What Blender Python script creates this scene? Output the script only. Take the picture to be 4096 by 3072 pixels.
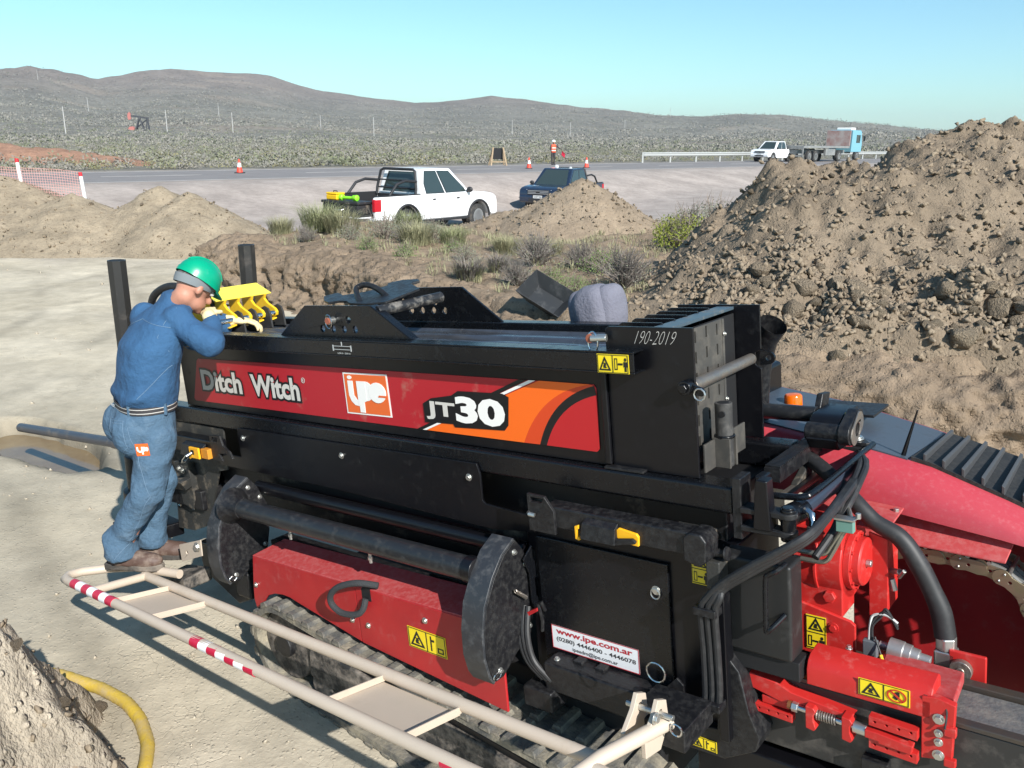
import bpy, bmesh, math, random
import numpy as np
from mathutils import Vector, Matrix, noise
from mathutils.geometry import tessellate_polygon
for o in list(bpy.data.objects): bpy.data.objects.remove(o)
SC = bpy.context.scene
COL = SC.collection
rad = math.radians
# ------------------------------------------------------------------ camera
cam = bpy.data.cameras.new('camera'); camo = bpy.data.objects.new('camera', cam); COL.objects.link(camo)
pit, rol = rad(16.2), rad(0.7)
F = Vector((0, math.cos(pit), -math.sin(pit))); R0 = Vector((1, 0, 0)); U0 = R0.cross(F)
Rv = R0*math.cos(rol) + U0*math.sin(rol); Uv = U0*math.cos(rol) - R0*math.sin(rol)
m3 = Matrix((Rv, Uv, -F)).transposed()
camo.matrix_world = Matrix.Translation((0, 0, 2.70)) @ m3.to_4x4()
cam.sensor_width = 36; cam.lens = 29.62; cam.clip_start = .05; cam.clip_end = 6000
SC.camera = camo
# ------------------------------------------------------------------ sky, sun, exposure
SUN_AZ, SUN_EL = rad(152), rad(35)          # azimuth clockwise from +Y (view direction)
wd = bpy.data.worlds.new('World'); SC.world = wd; wd.use_nodes = True
nt = wd.node_tree; nt.nodes.clear()
sky = nt.nodes.new('ShaderNodeTexSky'); sky.sky_type = 'NISHITA'; sky.sun_disc = False
sky.sun_elevation = SUN_EL; sky.sun_rotation = SUN_AZ; sky.altitude = 300; sky.air_density = 1.0; sky.dust_density = .6; sky.ozone_density = 1.0
bg = nt.nodes.new('ShaderNodeBackground'); bg.inputs['Strength'].default_value = .092
wo = nt.nodes.new('ShaderNodeOutputWorld')
tint = nt.nodes.new('ShaderNodeMix'); tint.data_type = 'RGBA'; tint.blend_type = 'MULTIPLY'; tint.inputs[0].default_value = 1; tint.inputs[7].default_value = (.68, .985, 1.05, 1)   # the camera's cyan cast
nt.links.new(sky.outputs[0], tint.inputs[6]); nt.links.new(tint.outputs[2], bg.inputs[0]); nt.links.new(bg.outputs[0], wo.inputs[0])
sl = bpy.data.lights.new('sun', 'SUN'); sl.energy = 4.6; sl.angle = rad(.53); sl.color = (1, .965, .915)
so = bpy.data.objects.new('sun', sl); COL.objects.link(so)
sd = Vector((math.sin(SUN_AZ)*math.cos(SUN_EL), math.cos(SUN_AZ)*math.cos(SUN_EL), math.sin(SUN_EL)))
so.rotation_euler = sd.to_track_quat('Z', 'Y').to_euler()
SC.view_settings.view_transform = 'Standard'; SC.view_settings.look = 'None'
SC.view_settings.exposure = .76; SC.view_settings.gamma = 1
SC.render.resolution_x, SC.render.resolution_y = 1024, 768
# ------------------------------------------------------------------ materials
MATS = {}
def lin(c): return tuple(x/12.92 if x <= .04045 else ((x+.055)/1.055)**2.4 for x in c)
def mat(name, col, rough=.6, metal=0., col2=None, scale=6., bump=0., bscale=80., dust=0., dcol=(.36, .29, .21), spec=.5, alpha=1., trans=0., emis=None, attr=None, dscale=5., coat=0., var=1.0, world=False):
    if name in MATS: return MATS[name]
    m = bpy.data.materials.new(name); m.use_nodes = True; n = m.node_tree; L = n.links; b = n.nodes['Principled BSDF']
    b.inputs['Roughness'].default_value = rough; b.inputs['Metallic'].default_value = metal
    b.inputs['Specular IOR Level'].default_value = spec; b.inputs['Coat Weight'].default_value = coat
    b.inputs['Alpha'].default_value = alpha; b.inputs['Transmission Weight'].default_value = trans
    tc = n.nodes.new('ShaderNodeTexCoord')
    out = tc.outputs['Object']
    def nz(s, d=3, r=.6):
        q = n.nodes.new('ShaderNodeTexNoise'); q.inputs['Scale'].default_value = s; q.inputs['Detail'].default_value = d; q.inputs['Roughness'].default_value = r
        L.new(out, q.inputs['Vector']); return q.outputs['Fac']
    def ramp(f, a, b_):
        q = n.nodes.new('ShaderNodeMapRange'); q.inputs[1].default_value = a; q.inputs[2].default_value = b_; q.clamp = True
        L.new(f, q.inputs[0]); return q.outputs[0]
    def mixc(f, c1, c2, mode='MIX'):
        q = n.nodes.new('ShaderNodeMix'); q.data_type = 'RGBA'; q.blend_type = mode
        for i, c in ((6, c1), (7, c2)):
            if isinstance(c, tuple): q.inputs[i].default_value = (*c, 1)
            else: L.new(c, q.inputs[i])
        if isinstance(f, float): q.inputs[0].default_value = f
        else: L.new(f, q.inputs[0])
        return q.outputs[2]
    cur = col
    if attr:
        a = n.nodes.new('ShaderNodeAttribute'); a.attribute_name = attr; cur = a.outputs['Color']
        if col2: cur = mixc(ramp(nz(scale), .3, .7), cur, mixc(1., cur, col2, 'MULTIPLY'))
    elif col2 is not None: cur = mixc(ramp(nz(scale), .32, .68), col, col2)
    if dust > 0:
        f = ramp(nz(dscale, 5, .7), .62-dust*.35, .95-dust*.25)
        cur = mixc(f, cur, dcol)
        q = n.nodes.new('ShaderNodeMapRange'); q.inputs[3].default_value = rough; q.inputs[4].default_value = max(rough, .8); L.new(f, q.inputs[0]); L.new(q.outputs[0], b.inputs['Roughness'])
    if isinstance(cur, tuple): b.inputs['Base Color'].default_value = (*cur, 1)
    else: L.new(cur, b.inputs['Base Color'])
    if bump > 0:
        bp = n.nodes.new('ShaderNodeBump'); bp.inputs['Strength'].default_value = min(1, bump); bp.inputs['Distance'].default_value = .01*max(1, bump)
        L.new(nz(bscale, 3, .6), bp.inputs['Height']); L.new(bp.outputs[0], b.inputs['Normal'])
    MATS[name] = m; return m
BLACK = mat('black_paint', (.0045, .0045, .006), .30, dust=.2, dscale=22, dcol=(.013, .0125, .013), spec=.38)
BLACKD = mat('black_dusty', (.0075, .0075, .009), .38, dust=.55, dscale=42, bump=.15, bscale=90, dcol=(.028, .027, .026), spec=.42)
BLACKC = mat('black_clean', (.0045, .005, .0065), .26, dust=.2, dscale=24, dcol=(.014, .014, .014), spec=.42)
DARK = mat('dark_inside', (.006, .006, .007), .7)
GREY = mat('grey_steel_plate', (.03, .03, .028), .55, dust=.3, dscale=8, bump=.2)
RED = mat('red_paint', (.42, .018, .02), .42, col2=(.33, .014, .018), scale=3, dust=.16, dscale=16, dcol=(.40, .10, .09))
REDD = mat('red_dusty', (.40, .05, .05), .6, col2=(.36, .03, .03), scale=6, dust=.55, dscale=45, dcol=(.43, .12, .115))
REDC = mat('red_gearbox', (.5, .022, .018), .45, col2=(.42, .016, .014), scale=5, dust=.25, dscale=25, dcol=(.50, .13, .11))
TAN = mat('tan_paint', (.50, .415, .33), .5, col2=(.46, .385, .305), scale=4, dust=.1)
YEL = mat('yellow_paint', (.75, .48, .02), .45, col2=(.68, .42, .015), scale=6, dust=.08)
YLOCK = mat('yellow_lock', (.85, .42, .01), .5)
CHROME = mat('chrome', (.6, .6, .6), .18, 1.)
ZINC = mat('zinc_bolt', (.55, .55, .52), .35, .9)
STEEL = mat('worn_steel', (.24, .23, .22), .45, .8, col2=(.32, .27, .22), scale=18, bump=.3, bscale=60)
RODM = mat('rod_steel', (.12, .13, .15), .22, .6, col2=(.09, .095, .11), scale=14, dust=.15, dscale=16, dcol=(.2, .18, .16))
RUB = mat('rubber', (.02, .02, .02), .75, dust=.3, dscale=30, bump=.2, bscale=90, dcol=(.06, .055, .05))
TRK = mat('track_rubber', (.06, .062, .06), .85, col2=(.11, .105, .095), scale=7, dust=.55, dscale=5, dcol=(.42, .36, .25), bump=.6, bscale=60)
HOSE = mat('hose_black', (.016, .016, .017), .55, dust=.3, dscale=30, dcol=(.05, .047, .045))
# ------------------------------------------------------------------ mesh builder
class MB:
    def __init__(s): s.v = []; s.f = []
    def add(s, v, f):
        o = len(s.v); s.v += [tuple(p) for p in v]; s.f += [tuple(i+o for i in q) for q in f]; return s
    def box(s, x0, x1, y0, y1, z0, z1):
        return s.add([(x0,y0,z0),(x1,y0,z0),(x1,y1,z0),(x0,y1,z0),(x0,y0,z1),(x1,y0,z1),(x1,y1,z1),(x0,y1,z1)],
                     [(3,2,1,0),(4,5,6,7),(0,1,5,4),(1,2,6,5),(2,3,7,6),(3,0,4,7)])
    def hexa(s, b, t):   # bottom 4 pts, top 4 pts
        return s.add(list(b)+list(t), [(3,2,1,0),(4,5,6,7),(0,1,5,4),(1,2,6,5),(2,3,7,6),(3,0,4,7)])
    def prism(s, pts, ax, a, b, holes=()):
        loops = [list(pts)]+[list(h) for h in holes]
        def p3(p, t):
            u, w = p
            return {'x': (t,u,w), 'y': (u,t,w), 'z': (u,w,t)}[ax]
        flat = [p for l in loops for p in l]; n = len(flat)
        if holes: tris = tessellate_polygon([[Vector((p[0], p[1], 0)) for p in l] for l in loops])
        else: tris = [tuple(range(n))]
        v = [p3(p, a) for p in flat]+[p3(p, b) for p in flat]; f = [tuple(t) for t in tris]+[tuple(i+n for i in reversed(t)) for t in tris]
        o = 0
        for l in loops:
            k = len(l)
            for i in range(k): j = (i+1) % k; f.append((o+i, o+j, o+j+n, o+i+n))
            o += k
        return s.add(v, f)
    def tube(s, pts, r, n=12, cap=True, rr=None):
        P = [Vector(p) for p in pts]; N = len(P); rs = rr or [r]*N
        T = []
        for i in range(N):
            t = (P[min(i+1, N-1)]-P[max(i-1, 0)]); T.append(t.normalized())
        up = Vector((0,0,1)) if abs(T[0].z) < .9 else Vector((1,0,0))
        a = T[0].cross(up).normalized(); v = []; f = []
        for i in range(N):
            a = (a-T[i]*a.dot(T[i])).normalized(); b = T[i].cross(a)
            for k in range(n):
                w = 2*math.pi*k/n; v.append(P[i]+(a*math.cos(w)+b*math.sin(w))*rs[i])
        for i in range(N-1):
            for k in range(n):
                j = (k+1) % n; f.append((i*n+k, i*n+j, (i+1)*n+j, (i+1)*n+k))
        if cap: f.append(tuple(reversed(range(n)))); f.append(tuple((N-1)*n+k for k in range(n)))
        return s.add(v, f)
    def hose(s, pts, r, n=12, k=7, rr=None): return s.tube(crom(pts, k), r, n, True, None if rr is None else list(np.interp(np.linspace(0, len(rr)-1, (len(rr)-1)*k+1), range(len(rr)), rr)))
    def cyl(s, p, q, r, n=16, r2=None): return s.tube([p, q], r, n, True, [r, r if r2 is None else r2])
    def ball(s, c, r, nu=16, nv=10, ax=None):
        if not isinstance(r, (tuple, list)): r = (r, r, r)
        ax = ax or (Vector((1,0,0)), Vector((0,1,0)), Vector((0,0,1))); c = Vector(c); v = []; f = []
        for j in range(1, nv):
            ph = math.pi*j/nv
            for i in range(nu):
                t = 2*math.pi*i/nu
                v.append(c+ax[0]*(r[0]*math.sin(ph)*math.cos(t))+ax[1]*(r[1]*math.sin(ph)*math.sin(t))+ax[2]*(r[2]*math.cos(ph)))
        v.append(c+ax[2]*r[2]); v.append(c-ax[2]*r[2]); T, B = len(v)-2, len(v)-1
        for j in range(nv-2):
            for i in range(nu):
                k = (i+1) % nu; f.append((j*nu+i, (j+1)*nu+i, (j+1)*nu+k, j*nu+k))
        for i in range(nu):
            k = (i+1) % nu; f.append((T, i, k)); f.append((B, (nv-2)*nu+k, (nv-2)*nu+i))
        return s.add(v, f)
    def cap(s, p, q, r1, r2, n=14):  # tapered capsule
        s.cyl(p, q, r1, n, r2); s.ball(p, r1, n, 8); s.ball(q, r2, n, 8); return s
    def loft(s, rings, cap=True):
        n = len(rings[0]); v = [p for r in rings for p in r]; f = []
        for i in range(len(rings)-1):
            for k in range(n):
                j = (k+1) % n; f.append((i*n+k, i*n+j, (i+1)*n+j, (i+1)*n+k))
        if cap: f.append(tuple(reversed(range(n)))); f.append(tuple((len(rings)-1)*n+k for k in range(n)))
        return s.add(v, f)
    def lathe(s, c, axis, prof, n=20, cap=True):  # prof: (t along axis, radius)
        c = Vector(c); A = Vector(axis).normalized()
        a = A.cross(Vector((0,0,1)) if abs(A.z) < .9 else Vector((1,0,0))).normalized(); b = A.cross(a)
        return s.loft([[c+A*t+(a*math.cos(2*math.pi*k/n)+b*math.sin(2*math.pi*k/n))*r for k in range(n)] for t, r in prof], cap)
def crom(pts, k=7):
    P = [Vector(p) for p in pts]; out = []
    for i in range(len(P)-1):
        a, b, c, d = P[max(i-1, 0)], P[i], P[i+1], P[min(i+2, len(P)-1)]
        for j in range(k):
            t = j/k; out.append(.5*((2*b)+(c-a)*t+(2*a-5*b+4*c-d)*t*t+(3*b-a-3*c+d)*t**3))
    return out+[P[-1]]
def circ(cx, cy, r, n=14, a0=0, a1=2*math.pi, ry=None):
    full = abs(a1-a0-2*math.pi) < 1e-6
    return [(cx+r*math.cos(a0+(a1-a0)*i/(n if full else n-1)), cy+(ry or r)*math.sin(a0+(a1-a0)*i/(n if full else n-1))) for i in range(n)]
def link(name, me, m, parent=None, mw=None):
    o = bpy.data.objects.new(name, me); COL.objects.link(o)
    if m is not None and not me.materials: me.materials.append(m)
    if parent is not None: o.parent = parent
    if mw is not None: o.matrix_world = mw
    return o
def tomesh(name, mb, smooth=35):
    me = bpy.data.meshes.new(name); me.from_pydata(mb.v, [], mb.f); me.validate()
    bm = bmesh.new(); bm.from_mesh(me); bmesh.ops.recalc_face_normals(bm, faces=bm.faces); bm.to_mesh(me); bm.free()
    if smooth:
        me.shade_smooth(); me.set_sharp_from_angle(angle=rad(smooth))
    return me
def obj(name, mb, m, parent=None, bevel=0., smooth=35, mw=None, seg=2):
    o = link(name, tomesh(name, mb, smooth), m, parent, mw)
    if bevel:
        b = o.modifiers.new('bevel', 'BEVEL'); b.width = bevel; b.segments = seg; b.limit_method = 'ANGLE'; b.angle_limit = rad(40); b.harden_normals = True
    return o
def tag(o, label=None, cat=None, group=None, kind=None):
    if label: o['label'] = label
    if cat: o['category'] = cat
    if group: o['group'] = group
    if kind: o['kind'] = kind
    return o
def empty(name, loc=(0,0,0), rz=0., mw=None):
    o = bpy.data.objects.new(name, None); COL.objects.link(o); o.empty_display_size = .1
    o.location = loc; o.rotation_euler = (0, 0, rz)
    if mw is not None: o.matrix_world = mw
    return o
def copy_tree(o, parent=None):
    c = o.copy(); COL.objects.link(c)
    if parent is not None: c.parent = parent
    for ch in list(o.children): copy_tree(ch, c)
    return c
# numpy value noise
def _h(ix, iy, seed):
    n = (ix*374761393+iy*668265263+seed*974711) & 0x7fffffff
    n = ((n ^ (n >> 13))*1274126177) & 0x7fffffff
    n = ((n ^ (n >> 15))*668265263) & 0x7fffffff
    return ((n ^ (n >> 16)) & 0xffff)/65535.
def vnoise(x, y, seed=0):
    x0 = np.floor(x).astype(np.int64); y0 = np.floor(y).astype(np.int64); fx = x-x0; fy = y-y0
    fx = fx*fx*(3-2*fx); fy = fy*fy*(3-2*fy)
    return (_h(x0,y0,seed)*(1-fx)+_h(x0+1,y0,seed)*fx)*(1-fy)+(_h(x0,y0+1,seed)*(1-fx)+_h(x0+1,y0+1,seed)*fx)*fy
def fbm(x, y, f, octv=5, seed=0, g=.5):
    t = 0; a = 1; s = 0
    for i in range(octv): t = t+a*(vnoise(x*f, y*f, seed+i*17)-.5)*2; s += a; a *= g; f *= 2.03
    return t/s
def sst(a, b, x): t = np.clip((x-a)/(b-a), 0, 1); return t*t*(3-2*t)
def vnoise3(x, y, z, seed=0):
    z0 = np.floor(z).astype(np.int64); f = z-z0; f = f*f*(3-2*f); out = np.empty_like(x)
    def lay(zi):
        x0 = np.floor(x).astype(np.int64); y0 = np.floor(y).astype(np.int64); fx = x-x0; fy = y-y0; fx = fx*fx*(3-2*fx); fy = fy*fy*(3-2*fy); a = zi*7919
        return (_h(x0, y0+a, seed)*(1-fx)+_h(x0+1, y0+a, seed)*fx)*(1-fy)+(_h(x0, y0+1+a, seed)*(1-fx)+_h(x0+1, y0+1+a, seed)*fx)*fy
    return lay(z0)*(1-f)+lay(z0+1)*f
def fbm3(x, y, z, f, octv=4, seed=0):
    t = 0; a = 1; s = 0
    for i in range(octv): t = t+a*(vnoise3(x*f, y*f, z*f, seed+i*31)-.5)*2; s += a; a *= .55; f *= 2.1
    return t/s
def np_mesh(name, V, Q, m, col=None, smooth=True):
    me = bpy.data.meshes.new(name); V = np.asarray(V, np.float32); Q = np.asarray(Q, np.int32); k = Q.shape[1]
    me.vertices.add(len(V)); me.vertices.foreach_set('co', V.ravel())
    me.loops.add(Q.size); me.loops.foreach_set('vertex_index', Q.ravel())
    me.polygons.add(len(Q)); me.polygons.foreach_set('loop_start', np.arange(0, Q.size, k, dtype=np.int32)); me.polygons.foreach_set('loop_total', np.full(len(Q), k, np.int32))
    me.update(calc_edges=True); me.validate()
    if col is not None:
        a = me.color_attributes.new('Col', 'FLOAT_COLOR', 'POINT'); a.data.foreach_set('color', np.c_[col, np.ones(len(col))].astype(np.float32).ravel())
    if smooth: me.shade_smooth()
    me.materials.append(m)
    return me
# ================================================================== LAND
def soil_mat(name, s1=1.2, s2=9., peb=38., bdist=.03, bs=14., crack=False, peb_amt=.35, pt=.62, pc=1.):
    m = bpy.data.materials.new(name); m.use_nodes = True; n = m.node_tree; L = n.links; b = n.nodes['Principled BSDF']
    b.inputs['Roughness'].default_value = .95; b.inputs['Specular IOR Level'].default_value = .15
    tc = n.nodes.new('ShaderNodeTexCoord'); at = n.nodes.new('ShaderNodeAttribute'); at.attribute_name = 'Col'
    def nz(s, d=4, r=.62):
        q = n.nodes.new('ShaderNodeTexNoise'); q.inputs['Scale'].default_value = s; q.inputs['Detail'].default_value = d; q.inputs['Roughness'].default_value = r
        L.new(tc.outputs['Object'], q.inputs['Vector']); return q.outputs['Fac']
    def mr(f, a, b_, c, d):
        q = n.nodes.new('ShaderNodeMapRange'); q.inputs[1].default_value = a; q.inputs[2].default_value = b_; q.inputs[3].default_value = c; q.inputs[4].default_value = d
        L.new(f, q.inputs[0]); return q.outputs[0]
    def mth(op, a, b_):
        q = n.nodes.new('ShaderNodeMath'); q.operation = op
        for i, x in enumerate((a, b_)):
            if isinstance(x, float): q.inputs[i].default_value = x
            else: L.new(x, q.inputs[i])
        return q.outputs[0]
    f = mth('MULTIPLY', mr(nz(s1), .3, .7, .78, 1.16), mr(nz(s2, 5, .7), .3, .7, .84, 1.13))
    vo = n.nodes.new('ShaderNodeTexVoronoi'); vo.inputs['Scale'].default_value = peb; vo.inputs['Randomness'].default_value = 1; L.new(tc.outputs['Object'], vo.inputs['Vector'])
    vs = n.nodes.new('ShaderNodeSeparateColor'); L.new(vo.outputs['Color'], vs.inputs[0])
    pm = mth('MULTIPLY', mr(vs.outputs[0], pt, pt+.08, 0, 1), mr(vo.outputs['Distance'], .25, .42, 1, 0))
    f = mth('MULTIPLY', f, mth('ADD', 1., mth('MULTIPLY', pm, mr(vs.outputs[1], 0, 1, -peb_amt, peb_amt*pc))))
    vm = n.nodes.new('ShaderNodeVectorMath'); vm.operation = 'SCALE'; L.new(at.outputs['Color'], vm.inputs[0]); L.new(f, vm.inputs['Scale']); L.new(vm.outputs[0], b.inputs['Base Color'])
    h = mth('ADD', mth('ADD', nz(bs, 6, .68), mth('MULTIPLY', pm, .25)), mth('MULTIPLY', nz(bs*7, 2, .6), .3))
    if crack:
        v2 = n.nodes.new('ShaderNodeTexVoronoi'); v2.feature = 'DISTANCE_TO_EDGE'; v2.inputs['Scale'].default_value = 7.
        wz = n.nodes.new('ShaderNodeTexNoise'); wz.inputs['Scale'].default_value = 6; wz.inputs['Detail'].default_value = 3
        L.new(tc.outputs['Object'], wz.inputs['Vector'])
        ad = n.nodes.new('ShaderNodeVectorMath'); ad.operation = 'MULTIPLY_ADD'; ad.inputs[1].default_value = (.35, .35, .35); L.new(wz.outputs['Color'], ad.inputs[0]); L.new(tc.outputs['Object'], ad.inputs[2]); L.new(ad.outputs[0], v2.inputs['Vector'])
        h = mth('ADD', h, mth('MULTIPLY', mth('MULTIPLY', mr(v2.outputs['Distance'], 0, .035, -.35, 0), mr(nz(.9), .5, .62, 0, 1)), 1.))
    bp = n.nodes.new('ShaderNodeBump'); bp.inputs['Strength'].default_value = .9; bp.inputs['Distance'].default_value = bdist
    L.new(h, bp.inputs['Height']); L.new(bp.outputs[0], b.inputs['Normal'])
    return m
SOIL = soil_mat('yard_soil', .6, 4., 45., .009, 7., crack=True, peb_amt=.10)
EARTH = soil_mat('pile_earth', 1.6, 9., 26., .05, 7.)
HILLM = soil_mat('scrub_hillside', .02, .16, .30, .9, .25, peb_amt=.6, pt=.3, pc=-.1)
# bank edge polyline (top of the trench wall) -----------------------
EDGE = np.array([(-7.5,18.6),(-5.6,15.9),(-4.7,14.7),(-3.6,14.2),(-2.6,13.6),(-1.3,11.2),(-.3,9.6),(.45,8.6),(1.2,8.3),(2.7,7.2),(4.2,6.7),(7,5.8),(12,4.0),(25,-1.0)])
def edge_dist(x, y):      # signed distance, positive behind the edge
    best = np.full(x.shape, 1e9); sgn = np.ones(x.shape)
    for (ax, ay), (bx, by) in zip(EDGE[:-1], EDGE[1:]):
        dx, dy = bx-ax, by-ay; l2 = dx*dx+dy*dy
        t = np.clip(((x-ax)*dx+(y-ay)*dy)/l2, 0, 1); qx, qy = ax+t*dx, ay+t*dy
        d = np.hypot(x-qx, y-qy); s = np.sign(dx*(y-ay)-dy*(x-ax)); u = d < best
        best = np.where(u, d, best); sgn = np.where(u, s, sgn)
    return best*sgn
NX, NY = -.70, .714
def road_u(x, y): return NX*x+NY*(y-47.6)
RIDGE = np.array([(-1500,300),(0,292),(150,285),(280,302),(420,338),(560,312),(640,294),(800,288),(1000,298),(1080,312),(1200,347),(1300,372),(1500,400),(1650,415),(1950,396),(2100,412),(2300,437),(2500,452),(2700,466),(3000,470),(3100,476),(3300,492),(3700,517),(4096,530),(6000,545)], float)
def far_h(x, y):
    d = np.hypot(x, y); az = np.arctan2(x, np.maximum(y, .01)); px = 2048+3370*np.tan(np.clip(az, -1.2, 1.2))*1.03
    ry = np.interp(px, RIDGE[:,0], RIDGE[:,1]); hz = 557+(px-2048)*.0122
    tan = (hz-ry)/3370.*np.cos(np.clip(az, -1.2, 1.2))
    D = 900.+180*np.sin(px/900.); A = 1.8+D*tan*.97
    t = np.clip((d-110)/(D-110), 0, None); g = np.where(t < 1, t**2.5, 1-.8*(t-1))
    back = sst(-.2, .3, y/np.maximum(d, 1))
    return A*np.maximum(g, -.2)*back*sst(0, 40, road_u(x, y)-12)+fbm(x, y, .012, 4, 5)*np.clip((d-150)/500, 0, 1)*5*back
def gz(x, y, fine=True):
    x = np.asarray(x, float); y = np.asarray(y, float)
    u = road_u(x, y)
    z = .9*sst(-8, -.6, u)-.42*np.exp(-((x-2.2)/7)**2-((y-39)/5.)**2)*(1-sst(-7, -3, u))
    v = edge_dist(x, y)
    n1 = fbm(x, y, .55, 4, 1); n2 = fbm(x, y, 2.1, 4, 2)
    wall = sst(-.40, .30, v+.30*n1+.16*fbm(x, y, 1.3, 2, 12))
    pl = wall*(.88+.12*n1)*(1-sst(3.2+4.5*sst(1, 2.6, x), 10.5+7*sst(1, 2.6, x), v))*sst(-6.2, -4.6, x-.25*(y-15)+.5*n1)
    pl = pl*(1+.12*sst(2, 5, x))
    z = z+pl
    flat = 1-sst(-3, -1, u)
    z = z+(fbm(x, y, .35, 4, 3)*.035+fbm(x, y, 1.7, 5, 4)*.014)*flat*sst(.8, 2, np.hypot(x, y))
    # lumps on the bank and its cut face
    face = np.exp(-((v+.15)/.45)**2)
    z = z+pl*(fbm(x, y, 3.2, 4, 8)*.10*sst(.1, .5, v)+face*fbm(x, y, 5.1, 4, 9)*.05)
    # wet hollow where the pipe goes in
    pxx, pyy = x+4.25, y-7.2; a = .777*pxx-.63*pyy; b = .63*pxx+.777*pyy
    r = np.sqrt((a/.95)**2+(b/.33)**2)+.25*fbm(x, y, 2.2, 3, 11)
    z = z-.30*(1-sst(.72, 1.1, r))
    return z+far_h(x, y)
TRK_L = [np.array(p, float) for p in ([(-16, 9.5), (-11, 11.5), (-8, 14.2), (-7.2, 18), (-8.5, 25), (-13, 33)], [(-7, 6.0), (-6.2, 9), (-6.6, 13), (-9, 17.5), (-14, 20)], [(-2.6, 3.2), (-3.6, 4.4), (-5.2, 6.6), (-8.5, 9.0), (-14, 10.5)])]
def tracks(x, y):      # worn wheel marks on the yard
    m_ = np.zeros(x.shape)
    for pl in TRK_L:
        best = np.full(x.shape, 1e9); sg = np.zeros(x.shape)
        for (ax, ay), (bx, by) in zip(pl[:-1], pl[1:]):
            dx, dy = bx-ax, by-ay; t = np.clip(((x-ax)*dx+(y-ay)*dy)/(dx*dx+dy*dy), 0, 1); d = np.hypot(x-ax-t*dx, y-ay-t*dy); best = np.minimum(best, d)
        m_ = np.maximum(m_, np.exp(-((best-.75)/.13)**2))
    return m_*np.clip(.55+1.6*fbm(x, y, .6, 3, 91), 0, 1)
def gcol(x, y, z):
    u = road_u(x, y); v = edge_dist(x, y)
    n1 = fbm(x, y, .25, 4, 21); n2 = fbm(x, y, 1.1, 4, 22)
    pale = np.array([.485, .425, .322]); brown = np.array([.25, .188, .13]); grav = np.array([.355, .305, .27])
    c = pale+(n2[:, None]*.035)
    c = c*(1-.16*sst(-.1, .5, n1)[:, None])
    c = c*(1-.24*tracks(x, y)*(1-sst(14, 26, y))-.10*sst(.1, .5, fbm(x, y, .9, 4, 92)))[:, None]
    wb = (sst(-.75, -.2, v)*(1-sst(7, 11, v))*sst(-6.8, -5.2, x-.25*(y-15)))[:, None]
    c = c*(1-wb)+brown*wb
    wg = (sst(-26, -12, u+4*n1)*sst(17, 27, y+3*n2))[:, None]
    c = c*(1-wg)+grav*wg
    d = np.hypot(x, y)
    scr = sst(10.3, 13, u+1.2*n2)[:, None]
    hill = np.array([.185, .174, .146])+n1[:, None]*.02
    red = np.array([.205, .172, .148])
    hi = sst(18, 60, z)[:, None]; hill = hill*(1-hi)+red*hi
    bare = sst(.33, .5, fbm(x, y*1.9, .013, 4, 31))[:, None]*.45*sst(160, 300, d)[:, None]
    hill = hill*(1-bare)+np.array([.32, .255, .20])*bare
    c = c*(1-scr)+hill*scr
    pxx, pyy = x+4.25, y-7.2; a = .777*pxx-.63*pyy; b = .63*pxx+.777*pyy
    wet = (1-sst(.85, 1.35, np.sqrt((a/.95)**2+(b/.33)**2)+.2*n2))[:, None]
    c = c*(1-wet*.55)
    return np.clip(c, .01, 1)
def polar(name, dists, angs, m, closed):
    A, Dd = np.meshgrid(angs, dists); x = (Dd*np.sin(A)).ravel(); y = (Dd*np.cos(A)).ravel(); z = gz(x, y)
    col = gcol(x, y, z); na, nd = len(angs), len(dists); i = np.arange(nd-1)[:, None]*na; k = np.arange(na-1)[None]
    Q = np.stack([i+k, i+k+1, i+na+k+1, i+na+k], -1).reshape(-1, 4)[:, ::-1]
    o = link(name, np_mesh(name, np.c_[x, y, z], Q, m, col), None)
    if name == 'ground':
        o.data.materials.append(EARTH); v = edge_dist(x, y); bk = ((v > -.75) & (v < 9) & (x > -6.3)).astype(np.int32); o.data.polygons.foreach_set('material_index', bk[Q[:, 0]])
    return o
fa = np.radians(np.r_[np.linspace(-180, -54, 60)[:-1], np.linspace(-54, 54, 760), np.linspace(54, 180, 60)[1:]])
ground = polar('ground', np.r_[.05, .4, .8, np.geomspace(1.2, 8, 150)[:-1], np.geomspace(8, 20, 230)[:-1], np.geomspace(20, 118, 140)], fa, SOIL, True); tag(ground, kind='structure')
fb = np.radians(np.r_[np.linspace(-180, -60, 40)[:-1], np.linspace(-60, 60, 420), np.linspace(60, 180, 40)[1:]])
tag(polar('hills', np.geomspace(117, 3200, 170), fb, HILLM, True), kind='structure')
def G1(x, y): return float(gz(np.array([x]), np.array([y]))[0])
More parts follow.
